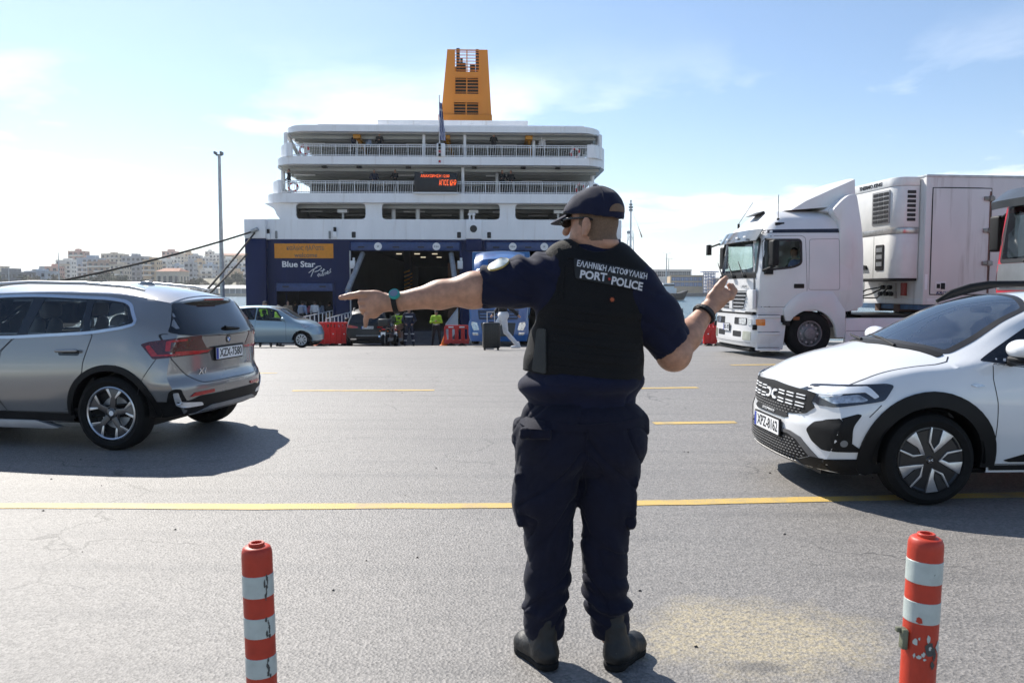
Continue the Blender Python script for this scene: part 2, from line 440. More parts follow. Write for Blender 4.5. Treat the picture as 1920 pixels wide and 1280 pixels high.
# ---- signed-distance modelling (bodies, clothing, hands)
class Field:
	rs = 1.0
	def __init__(s, lo, hi, h):
		s.lo = np.array(lo, float); s.h = h
		s.n = np.ceil((np.array(hi, float) - s.lo) / h).astype(int) + 1
		s.F = np.full(s.n, 1.0, np.float32)
	def _sub(s, lo, hi):
		a = np.clip(np.floor((np.array(lo) - s.lo) / s.h).astype(int), 0, s.n - 1)
		b = np.clip(np.ceil((np.array(hi) - s.lo) / s.h).astype(int) + 1, 1, s.n)
		ax = [(s.lo[i] + s.h * np.arange(a[i], b[i])).astype(np.float32) for i in range(3)]
		P = np.stack(np.meshgrid(*ax, indexing='ij'), -1)
		return tuple(slice(a[i], b[i]) for i in range(3)), P
	def _put(s, sl, d, k, mode):
		o = s.F[sl]
		if mode == 'sub': d = -d; hh = np.clip(0.5 - 0.5 * (o - d) / k, 0, 1) if k > 0 else None
		if mode == 'add':
			if k > 0:
				hh = np.clip(0.5 + 0.5 * (o - d) / k, 0, 1); r = o * (1 - hh) + d * hh - k * hh * (1 - hh)
			else: r = np.minimum(o, d)
		else:
			if k > 0:
				hh = np.clip(0.5 - 0.5 * (o - d) / k, 0, 1); r = o * (1 - hh) + d * hh + k * hh * (1 - hh)
			else: r = np.maximum(o, d)
		s.F[sl] = r
	def cap(s, a, b, ra, rb=None, k=0.02, mode='add', flat=None):
		a, b = np.array(a, float), np.array(b, float); rb = ra if rb is None else rb; ra, rb = ra * Field.rs, rb * Field.rs
		R = max(ra, rb) + k + 3 * s.h
		sl, P = s._sub(np.minimum(a, b) - R, np.maximum(a, b) + R)
		if P.size == 0: return s
		ab = (b - a).astype(np.float32); t = np.clip(((P - a.astype(np.float32)) @ ab) / max(1e-9, ab @ ab), 0, 1)
		q = P - a.astype(np.float32) - t[..., None] * ab
		if flat is not None:
			# flat = (direction, factor): squash the cross-section along a direction
			dv = np.array(flat[0], np.float32); dv /= np.linalg.norm(dv)
			c = q @ dv; q = q + (flat[1] - 1) * c[..., None] * dv
		d = np.sqrt((q * q).sum(-1)) - (ra + (rb - ra) * t)
		s._put(sl, d, k, mode); return s
	def ell(s, c, r, k=0.02, mode='add', rot=None):
		c = np.array(c, float); r = [q * Field.rs for q in r]; R = max(r) + k + 3 * s.h
		sl, P = s._sub(c - R, c + R)
		if P.size == 0: return s
		q = P - c.astype(np.float32)
		if rot is not None: q = q @ np.array(rot, np.float32)      # columns of rot = local axes
		r = np.array(r, np.float32)
		k0 = np.sqrt(((q / r) ** 2).sum(-1)); k1 = np.sqrt(((q / (r * r)) ** 2).sum(-1)) + 1e-9
		s._put(sl, k0 * (k0 - 1) / k1, k, mode); return s
	def box(s, c, half, rad=0.01, k=0.01, mode='add', rot=None):
		half = [q * Field.rs for q in half]; c = np.array(c, float); R = float(np.linalg.norm(half)) + k + 3 * s.h
		sl, P = s._sub(c - R, c + R)
		if P.size == 0: return s
		q = P - c.astype(np.float32)
		if rot is not None: q = q @ np.array(rot, np.float32)
		q = np.abs(q) - (np.array(half, np.float32) - rad)
		d = np.sqrt((np.maximum(q, 0) ** 2).sum(-1)) + np.minimum(q.max(-1), 0) - rad
		s._put(sl, d, k, mode); return s
	def clip(s, p, n, k=0.0):
		"""keep the half-space behind the plane (p, n)"""
		n = np.array(n, np.float32); n /= np.linalg.norm(n)
		ax = [(s.lo[i] + s.h * np.arange(s.n[i])).astype(np.float32) for i in range(3)]
		D = (ax[0] - p[0])[:, None, None] * n[0] + (ax[1] - p[1])[None, :, None] * n[1] + (ax[2] - p[2])[None, None, :] * n[2]
		s.F = np.maximum(s.F, D); return s
	def net(s):
		F = s.F; S = F < 0
		n = F.shape
		c = np.zeros((n[0] - 1, n[1] - 1, n[2] - 1), np.int8)
		for i in (0, 1):
			for j in (0, 1):
				for k in (0, 1): c += S[i:n[0] - 1 + i, j:n[1] - 1 + j, k:n[2] - 1 + k]
		act = np.argwhere((c > 0) & (c < 8))
		idx = np.full(c.shape, -1, np.int64); idx[tuple(act.T)] = np.arange(len(act))
		acc = np.zeros((len(act), 3)); cnt = np.zeros(len(act))
		offs = [(i, j, k) for i in (0, 1) for j in (0, 1) for k in (0, 1)]
		for o in offs:
			for axn in range(3):
				if o[axn] == 1: continue
				o2 = list(o); o2[axn] = 1
				A = F[tuple((act + o).T)]; B = F[tuple((act + o2).T)]
				x = (A < 0) != (B < 0)
				t = np.where(x, A / np.where(x, A - B, 1), 0)
				p = np.array(o, float)[None, :] + np.eye(3)[axn][None, :] * t[:, None]
				acc += p * x[:, None]; cnt += x
		V = s.lo + s.h * (act + acc / cnt[:, None])
		faces = []
		for axn in range(3):
			sl0 = [slice(1, n[i] - 1) for i in range(3)]; sl1 = [slice(1, n[i] - 1) for i in range(3)]
			sl0[axn] = slice(0, n[axn] - 1); sl1[axn] = slice(1, n[axn])
			a, b = S[tuple(sl0)], S[tuple(sl1)]
			E = np.argwhere(a != b)
			if not len(E): continue
			flip = a[tuple(E.T)]
			base = E + np.array([0 if i == axn else 1 for i in range(3)])
			u, w = (axn + 1) % 3, (axn + 2) % 3
			eu, ew = np.eye(3, dtype=int)[u], np.eye(3, dtype=int)[w]
			q = np.stack([idx[tuple((base - eu - ew).T)], idx[tuple((base - ew).T)], idx[tuple(base.T)], idx[tuple((base - eu).T)]], 1)
			q[~flip] = q[~flip][:, ::-1]
			faces.append(q)
		return V, np.concatenate(faces)
def net_mesh(name, field, mats, disp=None, pick=None, smooth_it=0, org=(0, 0, 0)):
	V, Q = field.net()
	me = bpy.data.meshes.new(name)
	me.vertices.add(len(V)); me.vertices.foreach_set('co', (V - np.array(org)).astype(np.float32).ravel())
	me.loops.add(len(Q) * 4); me.loops.foreach_set('vertex_index', Q.astype(np.int32).ravel())
	me.polygons.add(len(Q)); me.polygons.foreach_set('loop_start', np.arange(0, len(Q) * 4, 4, dtype=np.int32))
	me.update(calc_edges=True); me.validate()
	if smooth_it:
		bm = bmesh.new(); bm.from_mesh(me)
		for _ in range(smooth_it): bmesh.ops.smooth_vert(bm, verts=bm.verts, factor=0.5, use_axis_x=True, use_axis_y=True, use_axis_z=True)
		bm.to_mesh(me); bm.free()
	if disp:
		me.update()
		n = len(me.vertices); co = np.empty(n * 3, np.float32); no = np.empty(n * 3, np.float32)
		me.vertices.foreach_get('co', co); me.vertex_normals.foreach_get('vector', no)
		co = co.reshape(-1, 3); dd = np.array([disp(Vector(c)) for c in co.tolist()], np.float32)
		me.vertices.foreach_set('co', (co + no.reshape(-1, 3) * dd[:, None]).ravel())
	if not isinstance(mats, (list, tuple)): mats = [mats]
	for q in mats: me.materials.append(q)
	me.polygons.foreach_set('use_smooth', [True] * len(me.polygons))
	if pick:
		for p in me.polygons: p.material_index = pick(p.center)
	me.update()
	return me
def bvh_of(me):
	return BVHTree.FromPolygons([v.co for v in me.vertices], [tuple(p.vertices) for p in me.polygons])

# ---- lettering: built-in font turned into thin solid letters
def text_mesh(s, size, m, extrude=0.002, shear=0.0, spacing=1.0, bold=0.0, align='CENTER', width=None):
	cu = bpy.data.curves.new('lettering', 'FONT'); cu.body = s; cu.size = size; cu.extrude = extrude
	cu.align_x = align; cu.align_y = 'CENTER'; cu.shear = shear; cu.space_character = spacing; cu.offset = bold
	cu.resolution_u = 3
	ob = bpy.data.objects.new('lettering', cu)
	me = bpy.data.meshes.new_from_object(ob)
	bpy.data.objects.remove(ob); bpy.data.curves.remove(cu)
	me.materials.clear(); me.materials.append(m); me.name = 'lettering'
	if width and len(me.vertices):
		xs = [v.co.x for v in me.vertices]; k = width / (max(xs) - min(xs)); c = (max(xs) + min(xs)) / 2
		for v in me.vertices: v.co.x = (v.co.x - c) * k
	return me
def letter(s, size, m, parent, loc, rot, name='lettering', **kw):
	o = link_mesh(name, text_mesh(s, size, m, **kw), parent)
	o.location = loc; o.rotation_euler = rot
	return o
# ------------------------------------------------------------------ the setting: quay, sea, far shore
def nodes_of(name):
	m = bpy.data.materials.new(name); m.use_nodes = True
	return m, m.node_tree.nodes, m.node_tree.links, m.node_tree.nodes['Principled BSDF']
def nmath(n, l, op, a, b=None, clamp=False):
	k = n.new('ShaderNodeMath'); k.operation = op; k.use_clamp = clamp
	for i, v in enumerate((a, b)):
		if v is None: continue
		if isinstance(v, (int, float)): k.inputs[i].default_value = v
		else: l.new(v, k.inputs[i])
	return k.outputs[0]
def nnoise(n, l, vec, scale, detail=4, rough=0.55):
	k = n.new('ShaderNodeTexNoise'); k.inputs['Scale'].default_value = scale; k.inputs['Detail'].default_value = detail
	k.inputs['Roughness'].default_value = rough; l.new(vec, k.inputs['Vector']); return k.outputs['Fac']
def nramp(n, l, v, a, b, lo=0.0, hi=1.0):
	k = n.new('ShaderNodeMapRange'); l.new(v, k.inputs['Value'])
	for s, q in (('From Min', a), ('From Max', b), ('To Min', lo), ('To Max', hi)): k.inputs[s].default_value = q
	return k.outputs[0]
def nmix(n, l, f, a, b):
	k = n.new('ShaderNodeMix'); k.data_type = 'RGBA'
	if isinstance(f, float): k.inputs[0].default_value = f
	else: l.new(f, k.inputs[0])
	for i, v in ((6, a), (7, b)):
		if isinstance(v, tuple): k.inputs[i].default_value = (*v, 1)
		else: l.new(v, k.inputs[i])
	return k.outputs[2]
def nblob(n, l, vec, c, r):
	"""soft elliptical mask round a point of the ground (a spill or stain with its own outline)"""
	mp = n.new('ShaderNodeMapping'); mp.inputs['Location'].default_value = (-c[0] / r[0], -c[1] / r[1], 0)
	mp.inputs['Scale'].default_value = (1 / r[0], 1 / r[1], 0)
	l.new(vec, mp.inputs[0])
	vl = n.new('ShaderNodeVectorMath'); vl.operation = 'LENGTH'; l.new(mp.outputs[0], vl.inputs[0])
	return vl.outputs['Value']

# asphalt: pale worn aggregate, tyre-dark patches, a spilled cement stain
m, n, l, b = nodes_of('worn_asphalt')
tc = n.new('ShaderNodeTexCoord'); P = tc.outputs['Object']
vor = n.new('ShaderNodeTexVoronoi'); vor.inputs['Scale'].default_value = 72; l.new(P, vor.inputs['Vector'])
chip = n.new('ShaderNodeSeparateColor'); l.new(vor.outputs['Color'], chip.inputs[0])
col = nmix(n, l, nramp(n, l, chip.outputs[0], 0.0, 1.0), (0.134, 0.126, 0.117), (0.272, 0.254, 0.236))
col = nmix(n, l, nramp(n, l, nnoise(n, l, P, 160, 2), 0.62, 0.72, 0, 0.55), col, (0.055, 0.054, 0.054))
big = nnoise(n, l, P, 0.22, 6, 0.6)
col = nmix(n, l, nramp(n, l, big, 0.38, 0.68, 0.0, 0.42), col, (0.12, 0.115, 0.11))
mpx = n.new('ShaderNodeMapping'); mpx.inputs['Scale'].default_value = (0.16, 1.5, 1); l.new(P, mpx.inputs[0])
col = nmix(n, l, nramp(n, l, nnoise(n, l, mpx.outputs[0], 0.8, 5), 0.56, 0.76, 0, 0.3), col, (0.10, 0.098, 0.098))
# darker wheel tracks swept in arcs towards the ramps, hairline cracks, a few oil drips
mt = n.new('ShaderNodeMapping'); mt.inputs['Rotation'].default_value = (0, 0, .35); mt.inputs['Scale'].default_value = (.09, 1.1, 1); l.new(P, mt.inputs[0])
wv = n.new('ShaderNodeTexWave'); wv.inputs['Scale'].default_value = .55; wv.bands_direction = 'Y'; wv.inputs['Distortion'].default_value = 5; wv.inputs['Detail'].default_value = 3; wv.inputs['Detail Scale'].default_value = .6; l.new(mt.outputs[0], wv.inputs['Vector'])
col = nmix(n, l, nmath(n, l, 'MULTIPLY', nramp(n, l, wv.outputs['Fac'], .72, 1.0, 0, .35), nramp(n, l, nnoise(n, l, P, .6, 4), .4, .65)), col, (.085, .083, .082))
vc = n.new('ShaderNodeTexVoronoi'); vc.feature = 'DISTANCE_TO_EDGE'; vc.inputs['Scale'].default_value = .33
mv = n.new('ShaderNodeVectorMath'); mv.operation = 'ADD'; nv = n.new('ShaderNodeTexNoise'); nv.inputs['Scale'].default_value = 1.3; nv.inputs['Detail'].default_value = 6; l.new(P, nv.inputs['Vector']); l.new(P, mv.inputs[0]); l.new(nv.outputs['Color'], mv.inputs[1]); l.new(mv.outputs[0], vc.inputs['Vector'])
col = nmix(n, l, nmath(n, l, 'MULTIPLY', nramp(n, l, vc.outputs['Distance'], .0035, .0012, 0, .7), nramp(n, l, nnoise(n, l, P, .5, 3), .48, .56)), col, (.05, .048, .046))
vo = n.new('ShaderNodeTexVoronoi'); vo.inputs['Scale'].default_value = .9; l.new(P, vo.inputs['Vector'])
col = nmix(n, l, nmath(n, l, 'MULTIPLY', nramp(n, l, nmath(n, l, 'ADD', vo.outputs['Distance'], nmath(n, l, 'MULTIPLY', nnoise(n, l, P, 9, 3), .10)), .125, .085, 0, .55), nramp(n, l, nnoise(n, l, P, .35, 2), .5, .6)), col, (.05, .049, .05))
spots = nnoise(n, l, P, 2.3, 3)
col = nmix(n, l, nramp(n, l, spots, 0.70, 0.76, 0, 0.5), col, (0.06, 0.06, 0.062))
edge = nnoise(n, l, P, 4.0, 6, 0.65)
d1 = nmath(n, l, 'ADD', nblob(n, l, P, (1.05, 3.40), (0.60, 0.42)), nmath(n, l, 'MULTIPLY', nmath(n, l, 'SUBTRACT', edge, 0.5), 1.3))
cem = nmath(n, l, 'MULTIPLY', nramp(n, l, d1, 1.1, 0.55, 0, 1), nramp(n, l, nnoise(n, l, P, 38, 3), 0.36, 0.62, 0.1, 0.68))
col = nmix(n, l, cem, col, (0.45, 0.375, 0.225))
d2 = nmath(n, l, 'ADD', nblob(n, l, P, (0.98, 3.10), (0.15, 0.06)), nmath(n, l, 'MULTIPLY', nmath(n, l, 'SUBTRACT', edge, 0.5), 1.2))
col = nmix(n, l, nramp(n, l, d2, 1.0, 0.6, 0, 0.6), col, (0.09, 0.085, 0.08))
l.new(col, b.inputs['Base Color'])
b.inputs['Roughness'].default_value = 0.58
b.inputs['Specular IOR Level'].default_value = 0.5
bp = n.new('ShaderNodeBump'); bp.inputs['Strength'].default_value = 0.7; bp.inputs['Distance'].default_value = 0.005
hh = nmath(n, l, 'ADD', vor.outputs['Distance'], nmath(n, l, 'MULTIPLY', nnoise(n, l, P, 220, 3), 0.6))
l.new(hh, bp.inputs['Height']); l.new(bp.outputs[0], b.inputs['Normal'])
ASPH = m

def make_ground():
	mb = MB()
	ys = [-60, -20, 0, 10, 16, 18] + list(np.linspace(19, 42, 24))
	xs = [-160, -60, -20, 0, 20, 60, 160]
	V = [(x, y, ground_z(y)) for y in ys for x in xs]; W = len(xs)
	F = [(j * W + i, j * W + i + 1, (j + 1) * W + i + 1, (j + 1) * W + i) for j in range(len(ys) - 1) for i in range(W - 1)]
	mb.add(V, F)
	o = mb.build('ground', ASPH, smooth=30, fix=False, kind='structure')
	q = MB(); q.b2(-160, 160, 42.0, 42.9, -6, -1.24)
	q.build('quay_edge', mat('quay_concrete', (0.33, 0.32, 0.30), 0.85, var=0.3, scale=2, bump=0.4, bscale=12), bevel=0.04, kind='structure')
make_ground()

# painted yellow lines, worn through to the asphalt
m, n, l, b = nodes_of('worn_yellow_paint')
tc = n.new('ShaderNodeTexCoord'); P = tc.outputs['Object']
c1 = nmix(n, l, nramp(n, l, nnoise(n, l, P, 130, 3), 0.5, 0.68), (0.56, 0.37, 0.08), (0.33, 0.27, 0.17))
c1 = nmix(n, l, nramp(n, l, nnoise(n, l, P, 3, 5), 0.5, 0.72, 0, 0.7), c1, (0.22, 0.20, 0.17))
l.new(c1, b.inputs['Base Color']); b.inputs['Roughness'].default_value = 0.6
bp = n.new('ShaderNodeBump'); bp.inputs['Strength'].default_value = 0.5; bp.inputs['Distance'].default_value = 0.004
l.new(nnoise(n, l, P, 200, 3), bp.inputs['Height']); l.new(bp.outputs[0], b.inputs['Normal'])
YEL = m
def gpt(u, v, z=0.004):
	a, bq = at(u, v, 1.0), Vector((0, 0, EYE)); d = a - bq
	return bq + d * ((z - EYE) / d.z)
def marking(pts, w, name='road_marking'):
	mb = MB(); P2 = resample([(p.x, p.y) for p in pts], 0.25, False); w *= 1.08
	rng = random.Random(len(P2))
	L, R = strip_poly(P2, w)
	L = [(a + rng.uniform(-.008, .008), c + rng.uniform(-.010, .010)) for a, c in L]
	R = [(a + rng.uniform(-.008, .008), c + rng.uniform(-.010, .010)) for a, c in R]
	V = [(a, c, ground_z(c) + 0.004) for a, c in L] + [(a, c, ground_z(c) + 0.004) for a, c in R]; N = len(L)
	mb.add(V, [(i, N + i, N + i + 1, i + 1) for i in range(N - 1)])
	return mb.build(name, YEL, fix=False, kind='structure')
marking([gpt(-500, 947), gpt(0, 947), gpt(480, 949), gpt(960, 947), gpt(1560, 935), gpt(2100, 922), gpt(2700, 908)], 0.125)
marking([gpt(548, 732), gpt(815, 731)], 0.13)
marking([gpt(1160, 728), gpt(1308, 726)], 0.13)
marking([gpt(1225, 793), gpt(1380, 791)], 0.13)
marking([gpt(1370, 684), gpt(1640, 681)], 0.14)
marking([gpt(300, 700), gpt(520, 699)], 0.10)

# the sea
m, n, l, b = nodes_of('harbour_water')
tc = n.new('ShaderNodeTexCoord'); P = tc.outputs['Object']
b.inputs['Base Color'].default_value = (0.022, 0.075, 0.105, 1); b.inputs['Roughness'].default_value = 0.16; b.inputs['IOR'].default_value = 1.33
mp = n.new('ShaderNodeMapping'); mp.inputs['Scale'].default_value = (1, 1.6, 1); l.new(P, mp.inputs[0])
hh = nmath(n, l, 'ADD', nnoise(n, l, mp.outputs[0], 0.5, 5, 0.6), nmath(n, l, 'MULTIPLY', nnoise(n, l, mp.outputs[0], 2.2, 4), 0.5))
bp = n.new('ShaderNodeBump'); bp.inputs['Strength'].default_value = 0.9; bp.inputs['Distance'].default_value = 0.35
l.new(hh, bp.inputs['Height']); l.new(bp.outputs[0], b.inputs['Normal'])
SEAZ = -2.5
mb = MB(); mb.add([(-6000, 42.4, SEAZ), (6000, 42.4, SEAZ), (6000, 9000, SEAZ), (-6000, 9000, SEAZ)], [(0, 1, 2, 3)])
mb.build('sea', m, fix=False, kind='structure')

# far shore: rising land behind the harbour on the left, a low quay along it, distant hills
LAND = mat('dry_hillside', (0.20, 0.18, 0.12), 0.9, var=0.4, scale=0.02)
def hill_h(x, y):
	d = max(0.0, y - 500)
	return SEAZ + 1.6 + min(1, d / 320) ** 1.1 * 30 * (0.35 + 0.65 * math.exp(-((x + 235) / 130.0) ** 2)) * (1 if x < -60 else max(0, 1 - (x + 60) / 60))
mb = MB(); xs = list(range(-900, 61, 40)); ys = [490, 500, 540, 580, 640, 700, 760, 820, 900, 1100]
V = [(x, y, hill_h(x, y)) for y in ys for x in xs]; W = len(xs)
mb.add(V, [(j * W + i, j * W + i + 1, (j + 1) * W + i + 1, (j + 1) * W + i) for j in range(len(ys) - 1) for i in range(W - 1)])
V = [(x, 489.9, z) for z in (SEAZ - 1, SEAZ + 1.6) for x in xs]
mb.add(V, [(i, i + 1, W + i + 1, W + i) for i in range(W - 1)])
mb.build('far_shore', LAND, smooth=60, kind='structure')
mb = MB(); mb.b2(60, 620, 488, 700, SEAZ - 1, SEAZ + 1.9)
mb.build('far_quay', mat('far_quay_stone', (0.16, 0.15, 0.14), 0.9, var=0.3, scale=0.1), kind='structure')
mb = MB(); rng = random.Random(3)
N = 60; V = []
for i in range(N + 1):
	x = -3250 + i * 45; h = 36 + 72 * math.exp(-((x + 2050) / 300.0) ** 2) + 10 * noise.noise(Vector((x * .008, 0, 0)))
	V += [(x, 3300, SEAZ - 1), (x, 3300 + 150, h * 0.78), (x, 3900, h)]
mb.add(V, [f for i in range(N) for f in ((3 * i, 3 * i + 3, 3 * i + 4, 3 * i + 1), (3 * i + 1, 3 * i + 4, 3 * i + 5, 3 * i + 2))])
mb.build('distant_hills', mat('distant_hill_scrub', (0.16, 0.19, 0.15), 0.95, var=0.3, scale=0.004), smooth=60, kind='structure')

# ---- buildings of the town across the harbour
WALLS = [mat('plaster_' + k, c, 0.85, var=0.14, scale=0.3) for k, c in (
	('cream', (0.52, 0.46, 0.37)), ('white', (0.66, 0.64, 0.60)), ('grey', (0.36, 0.37, 0.39)), ('blue_grey', (0.34, 0.40, 0.47)),
	('brown', (0.36, 0.26, 0.20)), ('pink', (0.52, 0.33, 0.27)), ('ochre', (0.50, 0.38, 0.24)), ('dark', (0.16, 0.17, 0.18)))]
WIN = mat('far_window_glass', (0.035, 0.045, 0.055), 0.25, var=0.5, scale=0.5)
TILE = mat('terracotta_roof', (0.34, 0.15, 0.085), 0.85, var=0.25, scale=0.4)
def town_building(u0, u1, vt, wall, label, Y=520, vb=540, balc=True, floors=None, roof='flat', group=None, name='apartment_building', depth=None, side=True):
	a, c = at(u0, vt, Y), at(u1, vt, Y)
	w = c.x - a.x; base = min(at(u0, vb, Y).z, a.z - 4); h = a.z - base; dp = depth or min(14, max(8, w))
	t = thing(name, label, 'building', ((a.x + c.x) / 2, Y, base), rng.uniform(-0.12, 0.12), group)
	nf = floors or max(2, int(h / 3.1)); fh = h / nf; nb = max(2, int(w / 3.2)); bw = w / nb
	mb = MB(); mb.b2(-w / 2, w / 2, 0, dp, 0, h)
	mb.b2(-w / 2 - .12, w / 2 + .12, -.12, .18, h, h + .75); mb.b2(-w / 2 - .12, -w / 2 + .2, .18, dp, h, h + .75); mb.b2(w / 2 - .2, w / 2 + .12, .18, dp, h, h + .75)
	if roof == 'flat' and w > 6:
		mb.b2(-w * .2, w * rng.uniform(.05, .3), dp * .4, dp * .8, h, h + rng.uniform(2, 3.2))
	mb.build('wall', WALLS[wall], t)
	wb = MB()
	for f in range(nf):
		for k in range(nb):
			if rng.random() < .08: continue
			x = -w / 2 + (k + .5) * bw; z = f * fh + fh * .5; ww = bw * rng.uniform(.4, .62)
			wb.b2(x - ww / 2, x + ww / 2, -.06, .1, z - fh * .26, z + fh * .28)
		for k in range(3): wb.b2(w / 2 - .1, w / 2 + .06, dp * (.2 + .3 * k), dp * (.32 + .3 * k), f * fh + fh * .3, f * fh + fh * .75)
	wb.build('windows', WIN, t, kind='stuff')
	if balc:
		bb = MB()
		for f in range(1, nf):
			x0 = -w / 2 + (0 if rng.random() < .6 else w * .3); x1 = w / 2 - (0 if rng.random() < .6 else w * .25)
			bb.b2(x0, x1, -1.4, -.08, f * fh - .1, f * fh + .12); bb.b2(x0, x1, -1.42, -1.34, f * fh + .12, f * fh + .95)
		bb.build('balconies', WALLS[1] if wall != 1 else WALLS[0], t, kind='stuff')
	if roof == 'tile':
		rb = MB(); rb.add([(-w / 2 - .5, -.6, h + .76), (w / 2 + .5, -.6, h + .76), (w / 2 + .5, dp + .6, h + .76), (-w / 2 - .5, dp + .6, h + .76), (-w / 2 + 2, dp / 2, h + 3), (w / 2 - 2, dp / 2, h + 3)],
						  [(0, 1, 5, 4), (1, 2, 5), (2, 3, 4, 5), (3, 0, 4), (3, 2, 1, 0)]); rb.build('roof', TILE, t)
	ab = MB()
	for k in range(rng.randint(1, 4)):
		x = rng.uniform(-w * .4, w * .4); ab.cyl((x, dp * .5, h), (x, dp * .5, h + rng.uniform(2.5, 5)), .06, n=5)
	ab.build('antennas', GREYM, t, kind='stuff')
	return t
B = town_building
rng = random.Random(11)
B(-30, 42, 512, 7, 'long low dark grey building at the far left edge of the shore', 505, 545, False)
B(44, 86, 510, 3, 'low blue grey block right of the long dark building', 520, 545, False)
B(84, 108, 501, 5, 'narrow reddish brown block left of the tall tower block', 560, 545, False)
B(104, 132, 489, 1, 'pale slab block just left of the tallest tower block', 600, 545)
B(128, 156, 472, 5, 'tallest reddish tower block with stacked balconies above the harbour', 640, 545)
B(144, 182, 485, 3, 'blue and white balcony block in front of the tallest tower', 590, 545)
B(164, 206, 492, 4, 'brown balcony block left of the big grey gable block', 555, 545)
B(190, 230, 477, 0, 'cream stepped block rising behind the brown balcony block', 660, 540)
B(205, 232, 497, 0, 'cream block squeezed beside the big grey gable block', 540, 545)
B(228, 271, 482, 2, 'big plain grey gable block on the town front', 570, 545, False)
B(267, 292, 489, 6, 'ochre block right of the big grey gable block', 560, 545)
B(291, 313, 489, 1, 'small bright white house block above the tiled shed', 600, 530)
B(303, 327, 472, 5, 'pink skeleton block on the crest of the hill', 800, 500, False)
B(292, 336, 511, 0, 'low cream warehouse with a terracotta roof by the shore', 512, 540, False, 1, 'tile')
B(345, 362, 493, 2, 'slim grey slab block halfway along the hillside', 610, 530, False)
B(398, 470, 480, 6, 'wide low building with a terracotta roof on the hilltop', 830, 500, False, 2, 'tile')
hs = [(312, 332, 486), (326, 345, 481), (336, 352, 497), (352, 372, 480), (362, 380, 490), (372, 392, 484), (380, 400, 497), (392, 412, 478), (402, 420, 491), (412, 436, 486),
	  (424, 446, 498), (432, 456, 484), (446, 470, 493), (452, 476, 503), (330, 348, 507), (352, 374, 505), (376, 398, 508), (402, 424, 506), (428, 450, 510), (456, 478, 512), (270, 296, 503), (240, 262, 503),
	  (-40, 0, 500), (-60, -20, 505), (60, 84, 506), (340, 358, 476), (384, 398, 472), (320, 338, 498)]
where = ['beside the pink skeleton block', 'below the hill crest', 'on the middle slope', 'among the white houses', 'near the light mast', 'on the lower slope', 'under the hilltop terracotta roof']
ORD = 'first second third fourth fifth sixth seventh eighth ninth tenth eleventh twelfth thirteenth fourteenth fifteenth sixteenth'.split()
def rank(vals, i): return ORD[sorted(range(len(vals)), key=lambda k: vals[k]).index(i)]
for i, (u0, u1, vt) in enumerate(hs):
	same = [k for k in range(len(hs)) if ['white', 'cream', 'white', 'grey', 'ochre', 'white', 'blue grey'][k % 7] == ['white', 'cream', 'white', 'grey', 'ochre', 'white', 'blue grey'][i % 7]]
	B(u0, u1, vt, [1, 0, 1, 2, 6, 1, 3][i % 7], 'small %s apartment house, %s of its colour from the left on the hillside' % (['white', 'cream', 'white', 'grey', 'ochre', 'white', 'blue grey'][i % 7], rank([hs[k][0] for k in same], same.index(i))),
	  600 + (512 - vt) * 6 + (i % 3) * 14, vt + 30, i % 2 == 0, group='small houses on the hillside')

# trees along the far shore: trunk, limbs, clumped leaves
LEAF = [mat('far_leaf_a', (0.045, 0.062, 0.022), 0.8, var=0.5, scale=0.6), mat('far_leaf_b', (0.075, 0.085, 0.035), 0.8, var=0.5, scale=0.6), mat('far_leaf_c', (0.11, 0.09, 0.045), 0.8, var=0.4, scale=0.6)]
BARK = mat('tree_bark', (0.10, 0.075, 0.05), 0.9, var=0.3, scale=3)
def tree_meshes(seed, leaf, tall=1.0):
	r = random.Random(seed); tr = MB()
	tr.tube([(0, 0, 0), (.1, 0, 1.5), (0, .1, 3)], [.32, .25, .18], 6)
	cl = []
	for k in range(12):
		a = r.uniform(0, 6.28); q = r.uniform(.3, 2.4); z = r.uniform(2.6, 6.5) * tall
		c = Vector((math.cos(a) * q, math.sin(a) * q, z)); cl.append((c, r.uniform(.8, 1.7)))
		tr.tube([(0, 0, 2.4), c * .5 + Vector((0, 0, 1.2)), c], [.14, .09, .03], 5)
	lf = MB()
	for c, q in cl:
		for k in range(70):
			d = Vector((r.gauss(0, 1), r.gauss(0, 1), r.gauss(0, .8))).normalized() * q * r.uniform(.5, 1.08); p = c + d; s = r.uniform(.22, .5)
			R = Matrix.Rotation(r.uniform(0, 6.28), 3, Vector((r.gauss(0, 1), r.gauss(0, 1), r.gauss(0, 1))).normalized())
			lf.add([p + R @ Vector(w) * s for w in ((-1, 0, 0), (0, -.6, .1), (1, 0, 0), (0, .6, -.1))], [(0, 1, 2, 3)])
	return tr.mesh('trunk', BARK, smooth=60), lf.mesh('crown', LEAF[leaf], fix=False)
TM = [tree_meshes(1, 0), tree_meshes(2, 1), tree_meshes(3, 2), tree_meshes(4, 0, 1.25), tree_meshes(5, 1, .85)]
tr_spots = [(-8, 520, 3, 1.1), (8, 523, 0, 1), (30, 526, 1, .9), (52, 520, 1, 1.4), (66, 520, 2, 1.2), (88, 521, 1, 1.1), (105, 519, 2, 1.3), (120, 522, 0, 1.1), (140, 520, 0, 1.1), (160, 523, 1, 1.2), (175, 521, 0, 1.2),
			(198, 517, 0, 1.5), (213, 519, 1, 1.3), (228, 519, 0, 1.3), (242, 524, 1, 1), (268, 524, 0, 1.0), (285, 525, 2, .8), (342, 522, 1, .9), (358, 521, 2, 1.0), (370, 519, 0, 1.1), (385, 522, 2, .9), (402, 524, 1, .8),
			(430, 512, 3, 1.0), (446, 510, 3, 1.2), (460, 516, 0, 1.0), (418, 520, 1, .9), (474, 515, 3, 1.1), (332, 525, 0, .8), (310, 528, 1, .7), (255, 526, 2, .8)]
